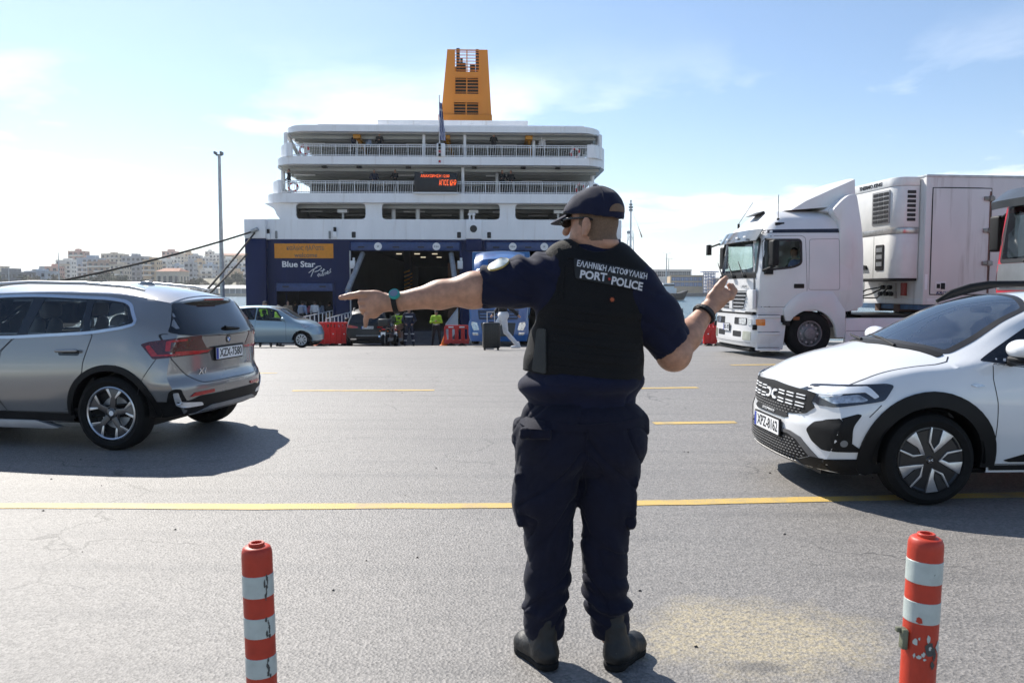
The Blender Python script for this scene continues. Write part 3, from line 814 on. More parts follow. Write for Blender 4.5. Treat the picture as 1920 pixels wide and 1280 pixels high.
kinds = ['dense dark green tree', 'olive green tree', 'brownish olive tree', 'tall dark green tree', 'low olive green tree']
for i, (u, v, k, s) in enumerate(tr_spots):
	p = at(u, v, 496 + (i % 4) * 3.0)
	t = thing('shore_tree', kinds[k] + ', %s of its kind from the left along the far shore' % rank([q_[0] for q_ in tr_spots if q_[2] == k], [q_[0] for q_ in tr_spots if q_[2] == k].index(u)), 'tree', (p.x, p.y, SEAZ + 1.5), i * 1.3, 'trees along the far shore')
	t.scale = (s * 1.25,) * 3
	link_mesh('trunk', TM[k][0], t); link_mesh('crown', TM[k][1], t)

# white-roofed pavilions at the water's edge
PAVR = mat('pavilion_roof', (0.72, 0.70, 0.66), 0.6, var=0.1, scale=0.5)
def pavilion(u0, u1, v, label, peak):
	a, c = at(u0, v, 484), at(u1, v, 484); w = c.x - a.x; z0 = SEAZ + 1.7
	t = thing('waterfront_pavilion', label, 'pavilion', ((a.x + c.x) / 2, 484, z0)); h = max(2.2, a.z - z0 - 1.2)
	r = MB(); r.add([(-w / 2 - .4, -.6, h), (w / 2 + .4, -.6, h), (w / 2 + .4, 5.6, h), (-w / 2 - .4, 5.6, h), (-w / 2 + peak, 2.5, h + 2.0), (w / 2 - peak, 2.5, h + 2.0)], [(0, 1, 5, 4), (1, 2, 5), (2, 3, 4, 5), (3, 0, 4), (3, 2, 1, 0)])
	r.build('roof', PAVR, t)
	for k in range(max(2, int(w / 3))):
		q = MB(); x = -w / 2 + .3 + k * (w - .6) / max(1, int(w / 3) - 1); q.b2(x - .15, x + .15, 0, .3, 0, h); q.build('post', WHITE, t)
	q = MB(); q.b2(-w / 2, w / 2, 3.5, 3.8, 0, h * .98); q.build('back_wall', WALLS[2], t)
	q = MB(); q.b2(-w / 2 - 2, w / 2 + 2, -1.5, 6.0, -1.6, 0); q.build('platform', WALLS[0], t)
pavilion(296, 331, 533, 'small white peaked pavilion on the far shore left of the light mast', 4.5)
pavilion(354, 405, 537, 'white roofed waterfront pavilion left of the light mast', 2)
pavilion(408, 474, 537, 'long white roofed waterfront pavilion ending at the ferry', 2)

# right shore: harbour offices, blue steel tower, sheds
def office(u0, u1, vt, vb, Y, wall, label, rows, cols, wm, name='harbour_building'):
	a, c = at(u0, vt, Y), at(u1, vb, Y); w = c.x - a.x; h = a.z - c.z
	t = thing(name, label, 'building', ((a.x + c.x) / 2, Y, c.z))
	mb = MB(); mb.b2(-w / 2, w / 2, 0, 14, 0, h); mb.b2(-w / 2 - .2, w / 2 + .2, -.2, .3, h, h + .7); mb.build('wall', wall, t)
	for r in range(rows):
		z0 = h * (1 - (r + .82) * .31); z1 = z0 + h * .21
		for k in range(cols):
			x0 = -w / 2 + w * .04 + k * w * .94 / cols; x1 = x0 + w * .94 / cols * .9
			q = MB(); q.b2(x0, x1, -.08, .1, z0, z1); wo = q.build('window', wm, t)
			q = MB(); q.b2((x0 + x1) / 2 - .06, (x0 + x1) / 2 + .06, -.14, -.08, z0, z1); q.b2(x0, x1, -.14, -.08, (z0 + z1) / 2 - .06, (z0 + z1) / 2 + .06); q.build('mullion', WHITE, wo)
	return t
BLUEW = mat('blue_window_glass', (0.06, 0.13, 0.30), 0.3, var=0.3, scale=0.5)
office(1257, 1318, 518, 551, 505, WALLS[6], 'beige harbour building with two rows of blue windows', 2, 7, BLUEW)
office(1222, 1296, 507, 552, 560, WALLS[1], 'pale flat roofed block behind the blue windowed building', 1, 9, WIN)
office(1336, 1400, 523, 551, 530, WALLS[0], 'low cream shed behind the white truck cab', 1, 5, WIN)
p = at(1331, 551, 500)
t = thing('steel_tower', 'blue steel lattice tower beside the beige harbour building', 'tower', (p.x, p.y, SEAZ + 1.9))
BLUES = mat('blue_steel', (0.03, 0.09, 0.28), 0.5, var=0.2)
for x in (-3, -1, 1, 3):
	q = MB(); q.cyl((x, 0, 0), (x, 0, 13), .28, n=6); q.cyl((x, 4, 0), (x, 4, 13), .28, n=6); q.build('leg', BLUES, t)
q = MB()
for z in range(2, 14, 2):
	q.b2(-3.3, 3.3, -.15, .15, z - .2, z + .2); q.b2(-3.3, 3.3, 3.85, 4.15, z - .2, z + .2)
	q.cyl((-3, 0, z - 2), (3, 0, z), .14, n=5); q.cyl((3, 4, z - 2), (-3, 4, z), .14, n=5)
q.build('bracing', BLUES, t)
q = MB(); q.b2(-5, 5.2, -1, 5, 13, 13.5); q.build('head_frame', BLUES, t)

# lamp masts
def lamp_mast(u, vt, Y, zb, label, arms=2, r=0.12, name='light_mast', head=.7):
	p = at(u, vt, Y); H = p.z - zb
	t = thing(name, label, 'light mast', (p.x, Y, zb), 0, 'tall light masts of the port')
	q = MB(); q.cyl((0, 0, 0), (0, 0, H), r * 1.5, r * .8, n=12); q.build('pole', STEEL, t, smooth=50)
	q = MB(); q.cyl((0, 0, 0), (0, 0, .5), r * 2.2, n=12); q.build('base', STEEL, t)
	q = MB(); q.b2(-head, head, -.06, .06, H - .05, H + .06); q.build('crossarm', GREYM, t)
	for k in range(arms):
		x = -head + 2 * head * k / max(1, arms - 1) if arms > 1 else 0
		q = MB(); q.box((x, -.12, H + .12), (head * .55, .5, .2)); q.build('floodlight', mat('lamp_housing', (.12, .13, .14), .4, var=.1), t, bevel=.02)
	return t
lamp_mast(411, 291, 58, SEAZ - .5, 'tall grey light mast left of the ferry with one lamp head', 2, .13, head=.22)
lamp_mast(109, 474, 470, SEAZ, 'thin light mast in front of the tallest tower block', 2, .28, head=2.0)
lamp_mast(16, 501, 480, SEAZ, 'short thin light mast at the far left of the shore', 2, .25, head=1.5)
lamp_mast(280, 480, 700, 10, 'light mast on the hill right of the grey gable block', 2, .3, head=2.2)
lamp_mast(1250, 475, 470, SEAZ, 'taller of the two thin masts over the harbour building', 2, .28, head=2)
lamp_mast(1254, 485, 560, SEAZ, 'shorter of the two thin masts over the harbour building', 2, .28, head=2)
# mole behind the ferry carrying the signal mast
mb = MB(); mb.b2(9.0, 24.0, 112, 124, SEAZ - 2, SEAZ + 1.4)
mb.build('mole', mat('mole_stone', (0.3, 0.29, 0.27), 0.9, var=0.3), bevel=.1, kind='structure')
p = at(1183, 375, 118); zb = SEAZ + 1.4; H = p.z - zb
t = thing('signal_mast', 'white lattice signal mast with floodlights right of the ferry', 'mast', (p.x, 118, zb))
q = MB(); q.cyl((0, 0, 0), (0, 0, H), .2, .12, n=8); q.build('pole', WHITE, t, smooth=40)
q = MB()
for s in (-1, 1):
	q.cyl((s * 1.05, 0, 0), (s * .32, 0, H * .72), .06, n=6)
	for k in range(8): z = H * .09 * k; x = s * (1.05 - .73 * z / (H * .72)); q.cyl((x, 0, z), (0, 0, z + H * .05), .04, n=5); q.cyl((0, 0, z), (x, 0, z), .04, n=5)
q.build('lattice', WHITE, t)
for s in (-1, 1):
	q = MB(); q.box((s * .95, -.2, H * .475), (.5, .3, .4)); q.cyl((s * .6, 0, H * .44), (s * .95, -.1, H * .46), .04, n=5); q.build('floodlight', BLACK, t, bevel=.02)
q = MB(); q.box((-.3, 0, H * .70), (.5, .2, .4)); q.build('junction_box', STEEL, t)
for z, r in ((.90, .30), (.925, .34), (.95, .25), (.985, .12)):
	q = MB(); q.cyl((0, 0, H * z), (0, 0, H * z + .22), r, n=12); q.build('signal_ring', GREYM, t, smooth=40)
q = MB(); q.add([(.95, -.05, H * .78), (1.1, 0, H * .76), (1.75, .05, H * .66), (1.6, 0, H * .65)], [(0, 1, 2, 3)]); q.add([(.95, .0, H * .78), (1.1, .05, H * .76), (1.75, .1, H * .66), (1.6, .05, H * .65)], [(3, 2, 1, 0)])
q.cyl((.1, 0, H * .9), (1.05, 0, H * .775), .012, n=5); q.build('pennant', mat('brown_pennant', (.2, .05, .03), .8), t)
# tug lying at the far quay
p = at(1266, 556, 300)
t = thing('harbour_tug', 'dark hulled tug with a white wheelhouse lying across the water', 'tug', (p.x - 4, 300, SEAZ), 0.1)
q = MB(); q.prism(rounded([(-7, .1), (-7, 2.6), (5, 2.6), (8.4, 3.8), (6.6, .1)], .5), -2.6, 2.6); q.build('hull', BLACK, t, bevel=.15)
q = MB(); q.b2(-3, 4, -1.9, 1.9, 2.6, 4.6); q.b2(-1, 3.2, -1.6, 1.6, 4.6, 6.4); q.build('wheelhouse', WHITE, t, bevel=.08)
q = MB(); q.b2(-.8, 3.25, -1.66, 1.66, 5.3, 6.0); q.build('window_band', WIN, t)
q = MB(); q.cyl((.4, 0, 6.4), (.4, 0, 10.5), .1, n=6); q.cyl((-.9, 0, 8.6), (1.7, 0, 8.6), .05, n=5); q.build('mast', WHITE, t)
q = MB(); q.cyl((-2.4, 0, 4.6), (-2.4, 0, 6.6), .5, n=12); q.build('stack', RED, t)
# ------------------------------------------------------------------ the ferry
FY = 50.0
fc = at(816, 543, FY)
ferry = thing('ferry', 'large white and blue car ferry with an orange funnel, stern doors open to the quay', 'ferry', (fc.x, FY, 0), math.radians(2.2))
def fx(u): return (u - 816) / 30.0
def fz(v): return 1.5 + (543 - v) / 30.0
def plate(name, poly, holes, y0, y1, m, parent, step=3.0):
	"""upright panel in the x-z plane with openings cut through it"""
	pts, F = tri2d(poly, holes, step)
	N = len(pts); V = [(a, y0, c) for a, c in pts] + [(a, y1, c) for a, c in pts]
	FF = [tuple(t) for t in F] + [tuple(N + i for i in reversed(t)) for t in F]
	cnt = {}
	for t in F:
		for k in range(3):
			e = (t[k], t[(k + 1) % 3]); cnt.setdefault((min(e), max(e)), []).append(e)
	for k, es in cnt.items():
		if len(es) == 1: a, c = es[0]; FF.append((c, a, N + a, N + c))
	mb = MB(); mb.add(V, FF)
	return mb.build(name, m, parent)
def rect(x0, x1, z0, z1, r=0.0):
	q = [(x0, z0), (x1, z0), (x1, z1), (x0, z1)]
	return rounded(q, r, 5) if r else q
LOB = fz(600)                                   # threshold height of the doors
X0, X1 = fx(471), fx(1163)
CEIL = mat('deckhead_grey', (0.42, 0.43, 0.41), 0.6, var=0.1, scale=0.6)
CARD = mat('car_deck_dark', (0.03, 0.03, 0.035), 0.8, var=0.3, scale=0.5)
DECKG = mat('deck_green', (0.05, 0.08, 0.07), 0.7, var=0.2, scale=0.8)
ORF = mat('funnel_orange', (0.62, 0.21, 0.012), 0.42, var=0.08, scale=0.8, stretch=(1, 1, .3))
# hull
pdoor = rect(fx(522), fx(626), LOB - .5, fz(546)); cdoor1 = rect(fx(660), fx(862), LOB - .7, fz(471), 0.0); cdoor2 = rect(fx(912), fx(1118), LOB - .7, fz(471))
plate('transom', rect(X0, X1, -2.7, fz(450)), [pdoor, cdoor1, cdoor2], 0, .35, SHIPB, ferry)
plate('stern_band', rect(X0, X1, fz(450), fz(413)), [], -.02, .5, SHIPW, ferry)
for s, nm in ((-1, 'hull_side'), (1, 'hull_side')):
	x = X0 if s < 0 else X1
	q = MB(); q.add([(x, .35, -2.7), (x, .35, fz(450)), (x, 100, fz(450)), (x, 100, -2.7), (x - s * .4, .35, -2.7), (x - s * .4, .35, fz(450)), (x - s * .4, 100, fz(450)), (x - s * .4, 100, -2.7)],
					[(0, 1, 2, 3), (7, 6, 5, 4), (0, 4, 5, 1), (3, 2, 6, 7), (1, 5, 6, 2), (0, 3, 7, 4)]); q.build(nm, SHIPB, ferry)
	q = MB(); q.b2(min(x, x - s * .4), max(x, x - s * .4), .5, 100, fz(450), fz(413)); q.build('hull_upper_side', SHIPW, ferry)
q = MB(); q.add([(X0, 100, -2.7), (X1, 100, -2.7), (X1, 100, fz(413)), (X0, 100, fz(413)), (0, 128, -2.7), (0, 132, fz(405))], [(0, 3, 5, 4), (1, 4, 5, 2), (3, 2, 5)]); q.build('bow', SHIPB, ferry)
# corner wing blocks of the stern
for a, c in ((471, 508), (1126, 1163)):
	q = MB(); q.b2(fx(a) - .05, fx(c), -.55, -.02, fz(449.5), fz(414)); q.build('corner_block', SHIPW, ferry, bevel=.06)
	q = MB(); q.b2(fx(a) - .04, fx(c) - .02, -.5, -.02, -2.7, fz(449.6)); q.build('corner_pillar', SHIPB, ferry, bevel=.05)
# door surrounds
def door_frame(u0, u1, vt, vb, name='door_frame'):
	q = MB(); q.b2(fx(u0), fx(u1), -.12, -.01, fz(vb), fz(vt)); o = q.build(name, mat('ship_blue_trim', (.02, .05, .16), .4, var=.2), ferry, bevel=.02)
	return o
def edge_bar(u0, u1, vt, vb, y0=-.1, m=SHIPB):
	q = MB(); q.b2(fx(u0), fx(u1), y0, -.012, fz(vb), fz(vt)); q.build('door_jamb', m, ferry, bevel=.015)
door_frame(523, 626, 531, 546, 'door_header'); edge_bar(519, 523, 529, 600); edge_bar(626, 630, 529, 600); edge_bar(519, 630, 527, 530.5)
door_frame(661, 862, 455, 470.5, 'door_header'); edge_bar(657, 660.8, 452, 610); edge_bar(862, 866, 452, 610); edge_bar(657, 866, 452, 454.7)
door_frame(912, 1118, 455, 470.5, 'door_header'); edge_bar(908, 911.8, 452, 610); edge_bar(1118, 1122, 452, 610); edge_bar(908, 1122, 452, 454.7)
for u in (680, 744, 790, 844, 930, 990, 1040, 1100, 540, 608):
	q = MB(); q.prism(rounded(rect(fx(u - 6), fx(u + 6), fz(465 if u > 640 else 538) - .02, fz(463 if u > 640 else 536)), .03), -.15, -.125); q.build('hinge_slot', INK, ferry)
# clearance discs
for u, s in ((711, 'III'), (819, '4.2m'), (961, '4.2m'), (1020, 'III')):
	q = MB(); q.cyl((fx(u), -.16, fz(463)), (fx(u), -.12, fz(463)), .24, n=20); d = q.build('clearance_disc', WHITE, ferry)
	letter(s, .15, INK, d, (fx(u), -.165, fz(463)), (math.pi / 2, 0, 0), extrude=.003)
# banner and names
q = MB(); q.b2(fx(520), fx(628), -.05, -.01, fz(485), fz(458)); bn = q.build('welcome_banner', mat('banner_orange', (.72, .27, .02), .6, var=.08), ferry)
letter('καλώς ήλθατε', .40, mat('banner_ink', (.16, .12, .1), .7), bn, (fx(577), -.056, fz(466)), (math.pi / 2, 0, 0), extrude=.004, width=2.28, bold=.004)
letter('welcome', .40, MATS['banner_ink'], bn, (fx(577.5), -.056, fz(479.5)), (math.pi / 2, 0, 0), extrude=.004, width=1.4, bold=.004)
letter('Blue Star', .5, WHITE, ferry, (fx(564), -.012, fz(496.5)), (math.pi / 2, 0, 0), extrude=.006, width=2.03, bold=.012)
# hand-written name as thin strokes
strokes = [[(586, 519), (592, 505), (597, 500.5), (604, 499), (606, 503), (600, 508), (593, 510)], [(582, 512), (588, 507), (598, 501.5)],
		   [(601, 513), (598, 517), (600, 519), (603, 513), (604, 518), (606, 516)], [(610, 504), (606, 517), (609, 517)], [(604, 509), (612, 506)],
		   [(609, 516), (611, 511), (612, 516), (614, 510), (615, 514), (617, 508)], [(617, 511), (616, 514), (619, 513), (619.5, 509), (617, 510)], [(623, 504), (621, 507), (623, 510), (620, 512)]]
q = MB()
for st in strokes: q.tube([(fx(a), -.02, fz(c)) for a, c in st], .028, 5)
o = q.build('lettering', WHITE, ferry)
# car deck inside
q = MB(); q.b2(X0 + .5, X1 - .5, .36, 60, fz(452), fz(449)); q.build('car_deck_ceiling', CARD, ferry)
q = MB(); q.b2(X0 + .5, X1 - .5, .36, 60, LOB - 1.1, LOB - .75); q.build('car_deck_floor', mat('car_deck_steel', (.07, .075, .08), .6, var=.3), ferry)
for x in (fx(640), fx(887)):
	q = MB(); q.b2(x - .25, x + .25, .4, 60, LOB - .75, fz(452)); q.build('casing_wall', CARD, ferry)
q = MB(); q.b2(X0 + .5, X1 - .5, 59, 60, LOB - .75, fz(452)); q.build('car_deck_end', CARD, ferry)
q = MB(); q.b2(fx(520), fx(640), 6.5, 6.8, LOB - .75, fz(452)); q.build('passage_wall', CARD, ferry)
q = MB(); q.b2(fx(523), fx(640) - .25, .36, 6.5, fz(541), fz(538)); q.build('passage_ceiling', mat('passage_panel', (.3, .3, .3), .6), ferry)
LAMP = mat('lit_deck_lamp', (.9, .85, .7), .4, emis=(1, .86, .62), estr=.35)
for i, x in enumerate((fx(697), fx(742), fx(786), fx(828), fx(960), fx(1060))):
	for k in range(4):
		y = 3 + k * 7.0
		q = MB(); q.b2(x - .22, x + .22, y, y + .3, fz(452) - .1, fz(452) - .02); q.build('ceiling_lamp', LAMP, ferry)
# striped columns in the car deck
for x, y in ((fx(725), 14.0), (fx(845), 12.0), (fx(700), 26.0)):
	q = MB(); q.b2(x - .22, x + .22, y, y + .4, LOB - .75, fz(452)); c = q.build('column', CARD, ferry)
	for k in range(10):
		z = LOB + .3 + k * .32; q = MB(); q.add([(x - .23, y - .012, z), (x + .23, y - .012, z + .16), (x + .23, y - .012, z + .30), (x - .23, y - .012, z + .14)], [(0, 1, 2, 3)]); q.build('hazard_stripe', mat('hazard_orange', (.6, .25, .02), .6), c)
q = MB(); q.b2(fx(836), fx(858), 3, 8, LOB, fz(490)); q.build('side_panel', mat('rust_brown_panel', (.12, .05, .02), .7, var=.4), ferry)
# hydraulic rams, white boxes on the jambs
for u0, v0, u1, v1 in ((681, 476, 666, 545), (846, 476, 858, 545)):
	q = MB(); q.cyl((fx(u0), .2, fz(v0)), (fx(u1), -2.6, fz(v1)), .16, n=12); q.cyl((fx(u1), -2.6, fz(v1)), (fx(u1) - .05, -3.2, fz(v1) - .5), .1, n=10); q.build('door_ram', STEEL, ferry, smooth=40)
for u in (665, 863):
	q = MB(); q.box((fx(u), -.3, fz(497)), (.32, .3, .5)); q.cyl((fx(u) + .06, -.3, fz(489)), (fx(u) + .06, -.3, fz(484)), .08, n=8); q.build('winch_box', WHITE, ferry, bevel=.02)
q = MB(); q.cyl((fx(659.3), -.14, fz(600)), (fx(659.3), -.14, fz(471)), .05, n=6); q.build('door_cable_pipe', STEEL, ferry)
# things on the white band
for u in (666, 861, 917):
	q = MB(); q.prism(rounded(rect(fx(u - 3.6), fx(u + 3.6), fz(447), fz(436)), .05), -.05, .0); q.build('port_light', INK, ferry)
for u in (524, 622):
	q = MB(); q.b2(fx(u - 1.8), fx(u + 1.8), -.1, -.02, fz(449), fz(435)); q.build('bitt', GREYM, ferry)
for u, v in ((510, 440), (632, 436)):
	q = MB(); q.b2(fx(u - 3.5), fx(u + 3.5), -.25, -.02, fz(v + 11), fz(v)); q.build('winch_box', SHIPW, ferry, bevel=.02)
	q = MB(); q.cyl((fx(u), -.14, fz(v)), (fx(u), -.14, fz(v - 8)), .09, n=10); q.build('warning_lamp', BLACK, ferry)
q = MB(); q.b2(fx(874), fx(903), -.3, -.02, fz(449), fz(413)); cb = q.build('centre_fairlead_box', SHIPW, ferry, bevel=.03)
q = MB(); q.cyl((fx(888), -.34, fz(430.5)), (fx(888), -.30, fz(430.5)), .22, n=20); q.build('fairlead_hole', INK, cb)
q = MB(); q.b2(fx(874) + .003, fx(903) - .003, -.29, -.02, fz(471), fz(449.6)); q.build('centre_pier_block', SHIPB, ferry, bevel=.02)
for u in (881, 888):
	q = MB(); q.cyl((fx(u), -.1, fz(413)), (fx(u), -.1, fz(403)), .06, n=8); q.b2(fx(u) - .12, fx(u) + .12, -.2, 0, fz(405), fz(402)); q.build('stern_light', WHITE, ferry)
# mooring deck wall with three long openings
op = [rect(fx(560), fx(688), fz(412.6), fz(383.5), .28), rect(fx(718), fx(937), fz(412.6), fz(383.5), .28), rect(fx(966), fx(1092), fz(412.6), fz(383.5), .28)]
plate('mooring_deck_wall', rect(fx(530), fx(1113), fz(413), fz(380)), op, .05, .3, SHIPW, ferry)
q = MB(); q.b2(fx(531), fx(1112), .4, 16, fz(413) - .1, fz(413)); q.build('mooring_deck_floor', DECKG, ferry)
q = MB(); q.b2(fx(531), fx(1112), 15, 15.3, fz(413), fz(380)); q.build('mooring_deck_end', CEIL, ferry)
for x in (fx(530), fx(1113) - .2):
	q = MB(); q.b2(x, x + .2, .3, 15, fz(413), fz(380)); q.build('mooring_deck_side', SHIPW, ferry)
for u in (781, 865, 735):
	q = MB(); q.cyl((fx(u), 1.5, fz(413)), (fx(u), 1.5, fz(380)), .14, n=10); q.build('pillar', SHIPW, ferry, smooth=40)
for u in (640, 888, 1050):
	q = MB(); q.b2(fx(u) - .3, fx(u) + .3, 1, 1.6, fz(392), fz(398)); q.cyl((fx(u), 1.3, fz(413)), (fx(u), 1.3, fz(395)), .08, n=8); q.build('mooring_console', WHITE, ferry)
# decks: slab with a deep rounded fascia, railing, corner bulwarks
def deck(level, ul, ur, vt, vb, rl, rr, vrail, bl, br):
	poly = rounded([(fx(ul), 14), (fx(ul), 1.2), (fx(ul) + .9, -.3), (fx(ur) - .9, -.3), (fx(ur), 1.2), (fx(ur), 14)], [0, .9, .9, .9, .9, 0], 6)
	q = MB(); q.prism(poly, fz(vb), fz(vt), plane='xy'); q.build('deck_slab', SHIPW, ferry, smooth=40)
	q = MB(); inn = [(fx(ul) + .3, 13.9), (fx(ul) + .3, 1), (fx(ur) - .3, 1), (fx(ur) - .3, 13.9)]; q.prism(inn, fz(vt) + .004, fz(vt) + .03, plane='xy'); q.build('deck_surface', DECKG, ferry)
	for (xa, xb, s) in ((fx(bl), fx(rl), -1), (fx(rr), fx(br), 1)):
		e = xa if s < 0 else xb
		pts = rounded([(xb if s < 0 else xa, -.28), (e - s * .8, -.28), (e, 1.2), (e, 9)], [0, .8, .8, 0], 6)
		q = MB(); L, R = strip_poly(resample(pts, .3, False), .12)
		N = len(L); V = [(*p, fz(vt) - .02) for p in L] + [(*p, fz(vt) - .02) for p in R] + [(*p, fz(vrail) - .02) for p in L] + [(*p, fz(vrail) - .02) for p in R]
		F = []
		for i in range(N - 1):
			F += [(i, i + 1, 2 * N + i + 1, 2 * N + i), (N + i, 3 * N + i, 3 * N + i + 1, N + i + 1), (2 * N + i, 2 * N + i + 1, 3 * N + i + 1, 3 * N + i)]
		F += [(0, 2 * N, 3 * N, N), (N - 1, 2 * N - 1, 4 * N - 1, 3 * N - 1)]
		q.add(V, F); q.build('bulwark', SHIPW, ferry, smooth=40)
	return
def railing(rl, rr, vt, vb, skip=(), y=-.2):
	for a, c in skip_spans(rl, rr, skip):
		q = MB(); x0, x1 = fx(a), fx(c); z0, z1 = fz(vb) + .02, fz(vt)
		for z in (z1, z0 + .05, z0 + (z1 - z0) * .84): q.cyl((x0, y, z), (x1, y, z), .028, n=6)
		nb = int((x1 - x0) / .145)
		for k in range(nb + 1):
			x = x0 + k * (x1 - x0) / nb; post = k % 6 == 0
			q.cyl((x, y, z0), (x + (.05 if not post else 0), y, z1), .03 if post else .014, n=5)
		q.build('railing', WHITE, ferry)
def skip_spans(a, c, skip):
	out = []; s = a
	for x0, x1 in sorted(skip): out.append((s, x0)); s = x1
	out.append((s, c)); return [k for k in out if k[1] - k[0] > 4]
deck(1, 497, 1130, 366, 383, 537, 1108, 342, 509, 1128); railing(537, 1108, 344, 366, [(780, 858)])
deck(2, 516, 1140, 299, 313.5, 557, 1099, 275, 525, 1138); railing(557, 1099, 277.5, 299, [(821, 836)])
# left and right under-overhang brackets
for s, a, c in ((-1, 500, 530), (1, 1113, 1128)):
	x = fx(530) if s < 0 else fx(1113); e = fx(a) if s < 0 else fx(c)
	q = MB(); q.prism(rounded([(e, fz(383) - .002), (x, fz(383) - .002), (x, fz(413)), (x + s * .25, fz(405)), (x + s * .35, fz(394))], [0, 0, .1, .3, .4], 4), .3, 2.0); q.build('sponson_bracket', SHIPW, ferry, smooth=30)
# roof over the top deck
poly = rounded([(fx(537), 12), (fx(537), 1.0), (fx(537) + .9, -.3), (fx(1130) - .9, -.3), (fx(1130), 1.0), (fx(1130), 12)], [0, .9, .9, .9, .9, 0], 6)
q = MB(); q.prism(poly, fz(254), fz(243), plane='xy'); q.build('roof_canopy', SHIPW, ferry, smooth=40)
q = MB(); q.b2(fx(704), fx(993), 2.0, 12, fz(228.5), fz(218.5)); q.build('roof_house', SHIPW, ferry, bevel=.03)
for u in (712, 760, 810, 860, 910, 984):
	q = MB(); q.b2(fx(u) - .06, fx(u) + .06, 2.1, 2.3, fz(243), fz(228.5)); q.build('roof_house_post', SHIPW, ferry)
for u in (560, 700, 745, 800, 850, 940, 1000, 1060, 1110):
	q = MB(); q.b2(fx(u) - .012, fx(u) + .012, -.026, -.02, fz(449.5), fz(413.5)); q.build('plate_seam', SHIPW, ferry)
for u in (540, 640, 652, 888, 1130):
	q = MB(); q.b2(fx(u) - .012, fx(u) + .012, -.008, -.0005, -2.6, fz(487)); q.build('plate_seam', SHIPB, ferry)
q = MB(); q.cyl((fx(600), .6, fz(238)), (fx(1097), .6, fz(238)), .07, n=6)
for u in range(600, 1100, 71): q.cyl((fx(u), .6, fz(243)), (fx(u), .6, fz(238)), .04, n=5)
q.build('roof_rail', SHIPW, ferry)
# ceilings with beams, light strips; back walls; posts
def deckhead(ul, ur, v, vfloor, depth, back, nb):
	q = MB(); q.b2(fx(ul) + .35, fx(ur) - .35, .2, depth, fz(v) - .06, fz(v) - .004); q.build('deckhead', CEIL, ferry)
	for k in range(nb):
		y = .8 + k * (depth - 1.2) / nb; q = MB(); q.b2(fx(ul) + .4, fx(ur) - .4, y, y + .14, fz(v) - .26, fz(v) - .06); q.build('deck_beam', CEIL, ferry)
	q = MB(); q.b2(fx(ul) + .4, fx(ur) - .4, depth, depth + .2, fz(vfloor), fz(v) - .06); b_ = q.build('deck_house_wall', mat('deck_house_grey', (.2, .2, .2), .6, var=.15), ferry)
	for k in range(14):
		x = fx(ul) + 1.2 + k * (fx(ur) - fx(ul) - 2.4) / 14; q = MB(); q.prism(rounded(rect(x, x + .9, fz(vfloor) + .55, fz(vfloor) + 1.25), .1), depth - .04, depth - .005); q.build('window', GLOSSB, b_)
	for k in range(9):
		x = fx(ul) + 1.5 + k * 2.05; q = MB(); q.box((x + (k % 2) * .4, 2.2 + (k % 3) * 2.4, fz(v) - .32), (1.35, .16, .09)); q.build('light_strip', WHITE, ferry)
deckhead(537, 1130, 254, 299, 10, 0, 9); deckhead(518, 1138, 313.5, 366, 9, 0, 6); deckhead(531, 1112, 383, 413, 14.9, 0, 5)
for u, va, vb, y in ((668, 254, 299, 1.0), (796, 254, 299, .4), (872, 254, 299, .4), (1002, 254, 299, 1.0), (868, 313, 366, .5), (933, 313, 366, 2), (790, 313, 366, 1), (734, 313, 366, 3)):
	q = MB(); q.cyl((fx(u), y, fz(vb)), (fx(u), y, fz(va)), .10, n=10); q.build('stanchion', SHIPW, ferry, smooth=40)
for s, u in ((-1, 541), (1, 1126)):
	for dy in (0.4, 1.6, 6.0):
		q = MB(); q.cyl((fx(u), dy, fz(299)), (fx(u), dy, fz(254)), .12, n=8); q.build('stanchion', SHIPW, ferry, smooth=40)
	q = MB(); q.cyl((fx(u) , .6, fz(254)), (fx(u) - s * .25, 5.0, fz(299)), .12, n=8); q.build('brace', SHIPW, ferry)
for s, u in ((-1, 520), (1, 1120)):
	q = MB(); q.cyl((fx(u), 2.5, fz(366)), (fx(u), 2.5, fz(313)), .14, n=8); q.build('stanchion', SHIPW, ferry, smooth=40)
for u, v in ((672, 254), (992, 254), (838, 254)):
	q = MB(); q.b2(fx(u) - .22, fx(u) + .22, .3, 3.4, fz(v + 9), fz(v) - .07); q.cyl((fx(u), .8, fz(v + 8)), (fx(u) + .35, 3.2, fz(v + 30)), .1, n=8); q.build('davit_arm', mat('davit_yellow', (.55, .24, .015), .5), ferry, bevel=.02)
for u in (612, 676, 767, 981, 1046, 890):
	q = MB(); q.b2(fx(u) - .16, fx(u) + .16, .2, .5, fz(317.5), fz(313.6)); q.build('loudspeaker', BLACK, ferry)
# funnel
FYf = 8.5; sf = FPX / (FY + FYf)
def gx(u): return (u - 816) / sf - .18
def gz(v): return 1.5 + (543 - v) / sf
q = MB(); zb, zt = gz(222), gz(103)
cut = gz(150)
L0, L1, T0, T1 = gx(821), gx(914), gx(833), gx(907)
def lx(z): t = (z - zb) / (zt - zb); return L0 + (T0 - L0) * t
def rx(z): t = (z - zb) / (zt - zb); return L1 + (T1 - L1) * t
fv = [(L0, zb), (L1, zb), (T1, zt), (T0, zt)]
h1 = rounded(rect(gx(847), gx(891), gz(143), gz(104.5)), [.14, .14, .01, .01]); h2 = rect(gx(847.5), gx(889.5), gz(183), gz(154)); h3 = rect(gx(845), gx(889.5), gz(221), gz(198.5))
plate('funnel_front', fv, [h1, h2, h3], FYf, FYf + .12, ORF, ferry, 1.5)
plate('funnel_back', fv, [h1], FYf + 4.4, FYf + 4.52, ORF, ferry, 1.5)
